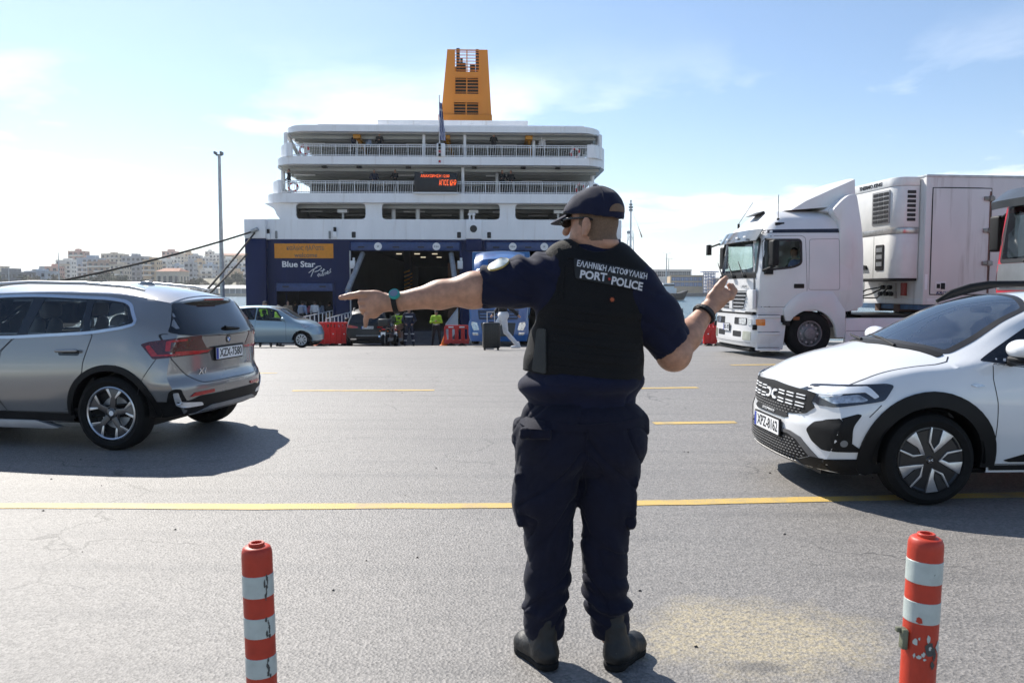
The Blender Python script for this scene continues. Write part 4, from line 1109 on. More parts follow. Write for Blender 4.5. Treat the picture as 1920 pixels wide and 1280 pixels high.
for a0, a1 in ((L0, T0), (L1, T1)):
	w = .1 if a0 == L0 else -.1
	q = MB(); q.add([(a0, FYf + .12, zb), (a0, FYf + 4.4, zb), (a1, FYf + 4.4, zt), (a1, FYf + .12, zt), (a0 + w, FYf + .12, zb), (a0 + w, FYf + 4.4, zb), (a1 + w, FYf + 4.4, zt), (a1 + w, FYf + .12, zt)],
					[(0, 1, 2, 3), (7, 6, 5, 4), (3, 2, 6, 7), (0, 3, 7, 4), (1, 5, 6, 2), (0, 4, 5, 1)]); q.build('funnel_side', ORF, ferry)
q = MB(); q.b2(gx(816), gx(915), FYf - .2, FYf + 4.8, fz(243), gz(221.5)); q.build('funnel_base', ORF, ferry, bevel=.03)
q = MB(); q.b2(lx(gz(150)) + .1, rx(gz(150)) - .1, FYf + .6, FYf + 4.3, zb, gz(150)); q.build('funnel_core', INK, ferry)
q = MB(); q.b2(gx(853), gx(866), FYf + 1.5, FYf + 3.2, gz(150), gz(116)); q.b2(gx(874), gx(884), FYf + 1.2, FYf + 3.0, gz(150), gz(122)); q.build('dark_core', CARD, ferry)  # dark blocks standing for pipes, added to darken the opening behind the top grille
for (u0, u1, va, vb, nsl) in ((847, 891, 105, 143, 7), (847.5, 889.5, 154, 183, 5), (845, 889.5, 198.5, 221, 4)):
	for k in range(nsl):
		v = va + (k + .5) * (vb - va) / nsl; z = gz(v)
		q = MB(); q.b2(gx(u0), gx(u1), FYf - .03, FYf + .06, z - .018, z + .018); q.build('louvre_slat', ORF, ferry)
	um = (u0 + u1) / 2; q = MB(); q.b2(gx(um) - .04, gx(um) + .04, FYf - .05, FYf - .03, gz(vb), gz(va)); q.build('louvre_mullion', ORF, ferry)
	q = MB();
	for (a, c, e, g) in ((u0 - 2.5, u0 - .5, va - 2, vb + 2), (u1 + .5, u1 + 2.5, va - 2, vb + 2)): q.b2(gx(a), gx(c), FYf - .06, FYf - .01, gz(g), gz(e))
	if va > 110: q.b2(gx(u0 - .5), gx(u1 + .5), FYf - .055, FYf - .01, gz(va), gz(va - 2)); q.build('louvre_frame', ORF, ferry, kind=None)
EXH = mat('exhaust_pipe', (.06, .06, .065), .6, metal=.4, var=.3)
for u, v, r, y in ((852, 94, .13, 1.0), (888, 94, .13, 1.2), (898, 98.5, .16, 2.2), (857.5, 101.5, .1, 2.4)):
	q = MB(); q.cyl((gx(u), FYf + y, gz(140)), (gx(u), FYf + y, gz(v)), r, n=14); q.build('exhaust_pipe', EXH, ferry, smooth=40)
# LED sign
q = MB(); q.b2(fx(780), fx(858.5), -.55, -.32, fz(364), fz(329.5)); sg = q.build('departure_sign', mat('sign_black', (.012, .013, .016), .5, var=.2), ferry, bevel=.02)
LED = mat('led_orange', (.9, .15, .03), .5, emis=(1.0, .12, .02), estr=.7)
letter('ΑΝΑΧΩΡΗΣΗ 12:00', .24, LED, sg, (fx(818), -.56, fz(335.5)), (math.pi / 2, 0, 0), extrude=.004, width=1.75)
letter('ΑΓΙΟΣ ΚΗΡ', .46, LED, sg, (fx(841), -.56, fz(348)), (math.pi / 2, 0, 0), extrude=.004, width=1.06)
q = MB(); q.b2(fx(778), fx(861), -.6, -.3, fz(367), fz(364.6)); q.build('sign_bracket', WHITE, ferry)
# flagstaff, lantern box, flag
q = MB(); q.b2(fx(821), fx(836), -.42, -.02, fz(299.2), fz(275)); q.build('flagstaff_box', SHIPW, ferry, bevel=.03)
q = MB(); q.cyl((fx(826), -.2, fz(275)), (fx(827), -.75, fz(191)), .035, n=8); q.build('flagstaff', WHITE, ferry)
for v, mm in ((281, BLACK), (287, BLACK), (293, LAMPRED), (299, BLACK), (311, LAMPRED)):
	q = MB(); q.cyl((fx(826.5), -.5, fz(v)), (fx(826.5), -.5, fz(v - 4.5)), .075, n=10); q.build('navigation_lantern', mm, ferry, smooth=40)
FW, FB = mat('flag_white', (.75, .76, .8), .8), mat('flag_blue', (.03, .07, .3), .8)
q = MB(); W_, H_ = 9, 18
V = []
for j in range(H_ + 1):
	for i in range(W_ + 1):
		z = fz(203 + 66 * j / H_); x = fx(826 + 1.5 * j / H_) + (i / W_) * (.18 + .16 * j / H_); V.append((x, -.7 + .35 * j / H_ + .09 * math.sin(i * 1.7 + j * .35), z - .05 * i / W_))
F = [(j * (W_ + 1) + i, j * (W_ + 1) + i + 1, (j + 1) * (W_ + 1) + i + 1, (j + 1) * (W_ + 1) + i) for j in range(H_) for i in range(W_)]
q.add(V, F); q.mi = [1 if ((i + j // 2) % 2 == 0 if j > 6 else (i in (4, 5) or j in (3,)) == False) else 0 for j in range(H_) for i in range(W_)]
fl = q.build('striped_flag', [FW, FB], None, smooth=60, fix=False)
fl.matrix_world = Matrix.Translation(ferry.location) @ Matrix.Rotation(math.radians(2.2), 4, 'Z')
tag(fl, 'blue and white striped flag hanging limp at the ferry stern', 'flag')
# lifebuoys on the rails
LBR, LBW = mat('lifebuoy_red', (.5, .03, .03), .6), mat('lifebuoy_white', (.7, .7, .7), .6)
for i, (u, v, w) in enumerate(((578, 288, 'upper deck rail at the left'), (557, 355, 'lower deck rail at the left'), (1077, 290, 'upper deck rail at the right'), (1087, 355, 'lower deck rail behind the officer cap'))):
	q = MB(); R_, r_, n1, n2 = .27, .07, 24, 8; V, F, mi = [], [], []
	for a in range(n1):
		t_ = 2 * math.pi * a / n1
		for c in range(n2):
			p_ = 2 * math.pi * c / n2; V.append(((R_ + r_ * math.cos(p_)) * math.cos(t_), r_ * math.sin(p_), (R_ + r_ * math.cos(p_)) * math.sin(t_)))
			F.append((a * n2 + c, a * n2 + (c + 1) % n2, ((a + 1) % n1) * n2 + (c + 1) % n2, ((a + 1) % n1) * n2 + c)); mi.append((a // 3) % 2)
	q.add(V, F); q.mi = mi
	o = q.build('lifebuoy', [LBR, LBW], None, smooth=60)
	o.location = ferry.matrix_basis @ Vector((fx(u), -.12, fz(v))); tag(o, 'red and white lifebuoy on the %s' % w, 'lifebuoy', 'lifebuoys on the ferry rails')
# ramps down to the quay
RAMP = mat('ramp_steel', (.10, .10, .11), .6, metal=.3, var=.3, scale=3, bump=.4, bscale=25)
q = MB(); zr0, zr1 = LOB - .72, ground_z(40) + .05
q.add([(fx(662), .3, zr0), (fx(860), .3, zr0), (fx(860) - .2, -10, zr1), (fx(662) + .2, -10, zr1), (fx(662), .3, zr0 - .25), (fx(860), .3, zr0 - .25), (fx(860) - .2, -10, zr1 - .04), (fx(662) + .2, -10, zr1 - .04)],
	  [(0, 1, 2, 3), (7, 6, 5, 4), (3, 2, 6, 7), (0, 3, 7, 4), (1, 5, 6, 2), (0, 4, 5, 1)]); q.build('vehicle_ramp', RAMP, ferry)
q = MB(); q.add([(fx(914), .3, zr0), (fx(1116), .3, zr0), (fx(1116) - .2, -10, zr1), (fx(914) + .2, -10, zr1), (fx(914), .3, zr0 - .25), (fx(1116), .3, zr0 - .25), (fx(1116) - .2, -10, zr1 - .04), (fx(914) + .2, -10, zr1 - .04)],
	  [(0, 1, 2, 3), (7, 6, 5, 4), (3, 2, 6, 7), (0, 3, 7, 4), (1, 5, 6, 2), (0, 4, 5, 1)]); q.build('vehicle_ramp', RAMP, ferry)
q = MB()
for k in range(14):
	y = -9.5 + k * .7; z = zr1 + (zr0 - zr1) * (y + 10) / 10.3 + .012
	q.b2(fx(668), fx(854), y, y + .05, z, z + .03)
q.build('ramp_treads', RAMP, ferry, kind='stuff')
# passenger gangway with pipe railings
gw = thing('passenger_gangway', 'sloping blue passenger gangway with white pipe railings below the welcome banner', 'gangway', (0, 0, 0))
def gpos(t, s):
	a, c = Vector((-9.4, 37.3, ground_z(37) + .08)), Vector((-10.5, 50.2, LOB - .55)); p_ = a.lerp(c, t); return p_ + Vector((s * .72, s * .06, 0))
q = MB(); q.add([gpos(0, -1), gpos(0, 1), gpos(1, 1), gpos(1, -1)] + [p_ - Vector((0, 0, .3)) for p_ in (gpos(0, -1), gpos(0, 1), gpos(1, 1), gpos(1, -1))], [(0, 1, 2, 3), (7, 6, 5, 4), (0, 4, 5, 1), (1, 5, 6, 2), (2, 6, 7, 3), (3, 7, 4, 0)]); q.build('walkway', SHIPB, gw)
for s in (-1, 1):
	U = Vector((0, 0, 1.15))
	q = MB(); q.cyl(gpos(0, s) + U, gpos(1, s) + U, .03, n=8); q.cyl(gpos(0, s) + U * .5, gpos(1, s) + U * .5, .025, n=8); q.build('handrail', WHITE, gw, smooth=40)
	for k in range(10):
		q = MB(); q.cyl(gpos(k / 9, s), gpos(k / 9, s) + U, .03, n=8); q.build('rail_post', WHITE, gw, smooth=40)
# white barred railing at the right edge of the left vehicle ramp
rl = thing('ramp_railing', 'white barred railing along the edge of the vehicle ramp', 'railing', (0, 0, 0))
A_, C_ = Vector((-3.35, 40.5, ground_z(40.5) + .05)), Vector((-3.35, 49.4, LOB - .6))
q = MB(); U = Vector((0, 0, 1.35)); q.cyl(A_ + U * .75, C_ + U, .035, n=8); q.cyl(A_ + U * .12, C_ + U * .12, .03, n=8); q.build('handrail', WHITE, rl, smooth=40)
q = MB()
for k in range(26):
	t_ = k / 25; p_ = A_.lerp(C_, t_); q.cyl(p_, p_ + U * (.75 + .25 * t_), .022, n=6)
q.build('bars', WHITE, rl, kind='stuff')
# mooring ropes
ROPE = mat('mooring_rope', (.03, .027, .024), .9, var=.4, scale=40, bump=.4, bscale=80)
def rope(p0, p1, sag, label):
	P0, P1 = Vector(p0), Vector(p1); pts = []
	for k in range(25):
		t_ = k / 24; p_ = P0.lerp(P1, t_); p_.z -= sag * 4 * t_ * (1 - t_); pts.append(p_)
	q = MB(); q.tube(pts, .055, 8); o = q.build('mooring_rope', ROPE, None, smooth=60); tag(o, label, 'rope', 'mooring ropes of the ferry')
E0 = ferry.matrix_basis @ Vector((fx(486), -.6, fz(437)))
rope(E0, at(10, 546, 39.5), .25, 'long mooring rope running low to the left above the grey car')
rope(E0 + Vector((.1, 0, -.1)), at(383, 549, 41), .05, 'left of the two steep mooring ropes beside the light mast')
rope(ferry.matrix_basis @ Vector((fx(473), -.5, fz(478))), at(390, 553, 41.3), .05, 'right of the two steep mooring ropes beside the light mast')
q = MB(); q.cyl((fx(484), -.62, fz(437)), (fx(496), -.75, fz(433)), .12, n=12); q.build('fairlead_roller', STEEL, ferry, smooth=40)
# ------------------------------------------------------------------ cars
class Loft:
	"""smooth vehicle skin: cross-sections along x (forward), y left, z up, both ends capped and shaped"""
	def __init__(s, xs, par, front, rear, nx=110, n1=22, n2=9, nk=10, rp=2.4):
		f = {k: pchip(xs, v) for k, v in par.items()}
		X = np.linspace(xs[0], xs[-1], nx)
		rows = []
		for x in X:
			g = {k: float(f[k](x)) for k in f}
			zb, zm, zs, zr, zt = g['zb'], g['zm'], g['zs'], g['zr'], g['zt']
			zm = max(zm, zb + .02); zs = max(zs, zm + .02); zr = max(zr, zs + .008); zt = max(zt, zr + .004)
			side = pchip([zb, zm, zs, zr], [g['yb'], g['ym'], g['ys'], g['yr']])
			pts = [(0, zb), (g['yb'] * .5, zb)]
			for t in np.linspace(0, 1, n1): z = zb + (zr - zb) * t; pts.append((float(side(z)), z))
			for k in range(1, n2 + 1):
				y = g['yr'] * (1 - k / n2); pts.append((y, zr + (zt - zr) * (1 - (y / g['yr']) ** rp)))
			rows.append(pts)
		V, F = [], []
		idx = {}
		def vid(x, y, z):
			for d, spec in ((1, front), (-1, rear)):
				e = xs[-1] if d > 0 else xs[0]; L = spec['L']; w = 1 - abs(x - e) / L
				if w > 0:
					w = w ** spec.get('pw', 1.6)
					x -= d * w * (float(np.interp(z, [p[0] for p in spec['prof']], [p[1] for p in spec['prof']])) + spec['bow'] * abs(y / spec['yr']) ** spec['p'])
			V.append((x, y, z)); return len(V) - 1
		M = len(rows[0])
		G = {}
		for i, x in enumerate(X):
			for j, (y, z) in enumerate(rows[i]):
				a = vid(x, y, z); b = a if y == 0 else vid(x, -y, z)
				G[i, j] = (a, b)
		for i in range(nx - 1):
			for j in range(M - 1):
				for sd in (0, 1):
					q = [G[i, j][sd], G[i + 1, j][sd], G[i + 1, j + 1][sd], G[i, j + 1][sd]]
					F.append(tuple(q if sd == 0 else q[::-1]))
		for i, e in ((0, xs[0]), (nx - 1, xs[-1])):
			cap = {}
			for j in range(1, M):
				y, z = rows[i][j]
				for sd in (0, 1):
					line = [G[i, j][sd]]
					for k in range(1, nk + 1):
						yy = y * (1 - k / nk)
						if k == nk: key = ('c', j);
						else: key = (sd, j, k)
						if key not in cap: cap[key] = vid(e, yy * (1 if sd == 0 else -1), z)
						line.append(cap[key])
					cap['r', sd, j] = line
			for j in range(1, M - 1):
				for sd in (0, 1):
					A, B_ = cap['r', sd, j], cap['r', sd, j + 1]
					for k in range(nk):
						q = (A[k], A[k + 1], B_[k + 1], B_[k]); F.append(q if (sd == 0) == (i == 0) else q[::-1])
		s.V, s.F = V, F
		s.bvh = BVHTree.FromPolygons([Vector(p) for p in V], F)
	def body(s, name, m, parent, cuts, angle=35):
		"""cuts: list of (test(x, y, z) -> bool) removing faces (window and wheel openings)"""
		keep = []
		for f in s.F:
			cx = sum(s.V[i][0] for i in f) / len(f); cy = sum(s.V[i][1] for i in f) / len(f); cz = sum(s.V[i][2] for i in f) / len(f)
			if not any(c(cx, cy, cz) for c in cuts): keep.append(f)
		mb = MB(); mb.add(s.V, keep)
		me = mb.mesh(name, m, fix=False)
		bm = bmesh.new(); bm.from_mesh(me); bmesh.ops.remove_doubles(bm, verts=bm.verts, dist=1e-5); bmesh.ops.recalc_face_normals(bm, faces=bm.faces); bm.to_mesh(me); bm.free()
		me.polygons.foreach_set('use_smooth', [True] * len(me.polygons)); me.set_sharp_from_angle(angle=math.radians(angle))
		return link_mesh(name, me, parent)
def cut_side(poly, ymin=.3, both=True): return lambda x, y, z: (abs(y) if both else y) > ymin and in_poly(x, z, poly)
def cut_wheel(xw, zw, r): return lambda x, y, z: abs(y) > .45 and (x - xw) ** 2 + (z - zw) ** 2 < r * r and z < zw + r
def cut_end(poly, x0, x1, zmin): return lambda x, y, z: x0 < x < x1 and z > zmin and in_poly(y, z, poly)

def ring_pts(xw, zw, r, a0, a1, n=28): return [(xw + r * math.cos(math.radians(a0 + (a1 - a0) * k / n)), zw + r * math.sin(math.radians(a0 + (a1 - a0) * k / n))) for k in range(n + 1)]

def tyre_mesh(R, r, W):
	q = MB(); w = W / 2
	prof = [(r, w * .72), (r + .012, w * .92), ((R + r) / 2, w * 1.06), (R - .03, w * .98), (R - .008, w * .82), (R, w * .6), (R, -w * .6), (R - .008, -w * .82), (R - .03, -w * .98), ((R + r) / 2, -w * 1.06), (r + .012, -w * .92), (r, -w * .72)]
	q.lathe(prof, 56)
	for k in (-.3, 0, .3): q.lathe([(R + .001, w * (k - .04)), (R + .003, w * k), (R + .001, w * (k + .04))], 56)
	return q.mesh('tyre', RUBBER, smooth=30)
def disc_poly(pts, rot):
	c, s_ = math.cos(rot), math.sin(rot); return [(x * c - z * s_, x * s_ + z * c) for x, z in pts]
def make_wheel(style, R, r, W):
	"""list of (name, mesh, sub-part of) for one wheel, axis y, outer face +y"""
	w = W / 2; out = [('tyre', tyre_mesh(R, r, W), None)]
	if style == 'star':
		q = MB(); q.lathe([(r, w * .75), (r + .006, w * .86), (r - .004, w * .9), (r - .014, w * .84), (r - .016, -w * .6)], 56); out.append(('rim', q.mesh('rim', ALU, smooth=35), None))
		q = MB(); q.lathe([(0.001, -w * .1), (r - .016, -w * .1), (r - .016, -w * .55)], 48); out.append(('brake_disc', q.mesh('brake_disc', DARK, smooth=35), None))
		q = MB(); q.lathe([(0.05, w * .15), (.15, w * .15), (.15, w * .05)], 40); out.append(('brake_rotor', q.mesh('brake_rotor', STEEL, smooth=35), None))
		dk = mat('grey_wheel_lacquer', (.10, .10, .105), .3, metal=.7, var=.1)
		for k in range(5):
			a = math.radians(90 + 72 * k + 8)
			q = MB()
			body = [(-.032, .03), (-.026, r * .58), (-.098, r - .012), (-.055, r - .006), (0, r - .003), (.055, r - .006), (.098, r - .012), (.026, r * .58), (.032, .03)]
			q.prism(disc_poly(body, a - math.pi / 2), w * .52, w * .74); out.append(('spoke', q.mesh('spoke', dk, bevel=.004), 'rim'))
			for sg in (-1, 1):
				q = MB(); edge = [(sg * .024, r * .56), (sg * .098, r - .014), (sg * .062, r - .007), (sg * .016, r * .62)]
				q.prism(disc_poly(edge, a - math.pi / 2), w * .74, w * .765); out.append(('spoke_face', q.mesh('spoke_face', ALU, bevel=.002), 'rim'))
		q = MB(); q.lathe([(0.001, w * .80), (.028, w * .80), (.034, w * .76), (.068, w * .72), (.072, w * .5)], 32); out.append(('hub', q.mesh('hub', dk, smooth=35), 'rim'))
		q = MB(); q.lathe([(.0012, w * .815), (.022, w * .815), (.024, w * .80)], 24); out.append(('hub_badge', q.mesh('hub_badge', PLATEW, smooth=35), 'rim'))
		for k in range(5):
			a = math.radians(54 + 72 * k + 8); q = MB(); q.cyl((.052 * math.cos(a), w * .5, .052 * math.sin(a)), (.052 * math.cos(a), w * .745, .052 * math.sin(a)), .011, n=8); out.append(('wheel_bolt', q.mesh('wheel_bolt', BLACK), 'rim'))
	elif style == 'blade':
		q = MB(); q.lathe([(r, w * .75), (r + .004, w * .86), (r - .008, w * .88), (r - .02, w * .8), (.05, w * .86), (.001, w * .88)], 56); out.append(('wheel_cover', q.mesh('wheel_cover', mat('black_wheel_cover', (.012, .012, .013), .28, var=.2), smooth=35), None))
		q = MB(); q.lathe([(r, -w * .7), (r - .01, -w * .75), (r - .02, -w * .2)], 48); out.append(('rim', q.mesh('rim', BLACK, smooth=35), None))
		machined = mat('machined_face', (.52, .52, .53), .3, metal=.85, var=.1, scale=40)
		for k in range(5):
			a = math.radians(-14 + 72 * k)
			q = MB(); y = w * .885
			# broad blade
			bl = [(.052, -.012), (.10, .018), (r * .985, .062 + .012), (r * .995, -.022), (.105, -.012), (.06, -.024)]
			bl = [(.055, -.004), (.11, .020), (r * .97, .060), (r * .985, -.028), (.13, -.006), (.075, -.020)]
			q.prism(disc_poly(bl, a), y - .012, y + .007); out.append(('bright_blade', q.mesh('bright_blade', machined, bevel=.002), 'wheel_cover'))
			q = MB(); th = [(.058, .004), (.072, .012), (.115, -.072), (r * .95, -.105), (r * .95, -.118), (.108, -.086)]
			th = [(.060, -.006), (.078, -.018), (.112, -.062), (r * .90, -.100), (r * .895, -.112), (.104, -.076)]
			q.prism(disc_poly(th, a), y - .012, y + .007); out.append(('bright_rib', q.mesh('bright_rib', machined, bevel=.0015), 'wheel_cover'))
			q = MB(); rc = [(.092, -.022), (.125, -.016), (r * .93, -.034), (r * .89, -.09), (.118, -.06)]
			q.prism(disc_poly(rc, a), y - .02, y - .0005); out.append(('vent_hole', q.mesh('vent_hole', INK), 'wheel_cover'))
		q = MB(); q.lathe([(.001, w * .93), (.024, w * .93), (.03, w * .87)], 24); out.append(('hub_cap', q.mesh('hub_cap', GLOSSB, smooth=35), 'wheel_cover'))
		for sx in (-1, 1):
			q = MB(); yb_ = w * .93
			q.prism([(sx * .003, -.002), (sx * .016, -.008), (sx * .016, -.005), (sx * .007, 0), (sx * .016, .005), (sx * .016, .008), (sx * .003, .002)], yb_, yb_ + .002); out.append(('hub_emblem', q.mesh('hub_emblem', PLATEW), 'wheel_cover'))
	elif style == 'cover':
		sv = mat('silver_wheel_cover', (.5, .51, .52), .35, metal=.5, var=.08)
		q = MB(); q.lathe([(r, w * .75), (r + .004, w * .86), (r - .008, w * .9), (r * .8, w * .84), (.05, w * .92), (.001, w * .94)], 48); out.append(('wheel_cover', q.mesh('wheel_cover', sv, smooth=35), None))
		for k in range(9):
			a = 2 * math.pi * k / 9; q = MB(); q.prism(disc_poly([(r * .36, -.008), (r * .84, -.028), (r * .86, .028), (r * .36, .008)], a), w * .83, w * .905); out.append(('vent_slot', q.mesh('vent_slot', INK), 'wheel_cover'))
	else:   # plain dark multi-spoke
		q = MB(); q.lathe([(r, w * .75), (r + .004, w * .86), (r - .012, w * .86), (r - .02, w * .3), (.001, w * .3)], 48); out.append(('rim', q.mesh('rim', GREYM, smooth=35), None))
		for k in range(5):
			a = 2 * math.pi * k / 5; q = MB(); q.prism(disc_poly([(0, -.02), (r - .01, -.04), (r - .01, .04), (0, .02)], a), w * .5, w * .75); out.append(('spoke', q.mesh('spoke', ALU, bevel=.003), 'rim'))
	return out
def place_wheel(meshes, root, x, y, z, turn=0.0, spin=0.0):
	w = bpy.data.objects.new('wheel', None); COL.objects.link(w); w.parent = root; w.location = (x, y, z); w.empty_display_size = .1
	w.rotation_euler = (0, spin, (math.pi if y < 0 else 0) + turn)
	# at most three levels: wheel > tyre, rim and its faces
	for nm, me, sub in meshes: link_mesh(nm, me, w)
	return w
def wheel_well(root, x, z, r, y0, y1, sd):
	q = MB(); n = 24; ya, yb_ = sd * y0, sd * y1
	pts = ring_pts(x, z, r, -4, 184, n)
	V = [(a, ya, c) for a, c in pts] + [(a, yb_, c) for a, c in pts]; q.add(V, [(k, k + 1, n + 2 + k, n + 1 + k) for k in range(n)])
	q.add([(a, ya, c) for a, c in pts], [tuple(range(n + 1))]); q.build('wheel_arch_liner', BLACK, root)
def seat(root, x, y, z, back=True, m=DARK, w=.46, rake=-.18):
	f = Field((x - .55, y - .35, z - .1), (x + .4, y + .35, z + 1.05), .03)
	f.box((x, y, z + .06), (.25, w / 2, .09), .06, .02)
	f.cap((x - .22, y - .12, z + .1), (x - .22 + rake, y - .12, z + .58), .10, .08, .04, flat=((1, 0, 0), 1.4)); f.cap((x - .22, y + .12, z + .1), (x - .22 + rake, y + .12, z + .58), .10, .08, .04, flat=((1, 0, 0), 1.4))
	f.box((x - .23 + rake * 1.2, y, z + .74), (.05, .13, .09), .045, .01)
	return link_mesh('seat', net_mesh('seat', f, m), root)
def interior(root, zf, xdash, xf, xr, zdash, m=DARK, wheel_side=1, dm=DARK):
	q = MB(); q.b2(xr - .7, xdash + .3, -.72, .72, zf - .12, zf - .02); q.build('cabin_floor', DARK, root)
	q = MB(); q.prism(rounded([(xdash - .05, zf + .25), (xdash - .12, zdash - .1), (xdash, zdash), (xdash + .42, zdash - .03), (xdash + .45, zf + .2)], .05), -.68, .68); q.build('dashboard', dm, root, smooth=40)
	for s in (-1, 1): seat(root, xf, s * .36, zf + .14, m=m)
	for s in (-1, 1): seat(root, xr, s * .36, zf + .16, m=m)
	q = MB(); pts = [(xdash - .20 + .19 * math.cos(a) * .45, wheel_side * .36 + .19 * math.sin(a), zdash - .02 + .19 * math.cos(a)) for a in np.linspace(0, 2 * math.pi, 25)[:-1]]
	q.tube(pts, .016, 8, closed=True); q.cyl((xdash - .2, wheel_side * .36, zdash - .02), (xdash + .05, wheel_side * .36, zdash - .1), .045, n=10); q.b2(xdash - .23, xdash - .18, wheel_side * .36 - .17, wheel_side * .36 + .17, zdash - .05, zdash + .01)
	q.build('steering_wheel', BLACK, root, smooth=40)
def plate_part(root, mtx, s, w=.52, h=.113):
	q = MB(); q.prism(rounded(rect(-w / 2 - .012, w / 2 + .012, -h / 2 - .012, h / 2 + .012), .01), -.004, .012); f = q.build('number_plate', BLACK, root, bevel=.003); f.matrix_local = mtx
	q = MB(); q.prism(rounded(rect(-w / 2, w / 2, -h / 2, h / 2), .008), -.008, -.005); q.build('plate_face', PLATEW, f)
	q = MB(); q.b2(-w / 2 + .001, -w / 2 + .042, -.0095, -.0085, -h / 2 + .002, h / 2 - .002); q.build('plate_band', BLUEINK, f)
	letter(s, h * 1.0, INK, f, (.022, -.009, -.001), (math.pi / 2, 0, 0), extrude=.0006, width=w * .84, bold=.002)
	return f
def face_rot(ax):  # local -y of the plate looks along ax ('B' rear of the car, 'F' front)
	return Matrix.Rotation(-math.pi / 2, 4, 'Z') if ax == 'B' else Matrix.Rotation(math.pi / 2, 4, 'Z')

CARS = {}
def heading(a):  # forward = (-cos a, sin a)
	return math.pi - math.radians(a)

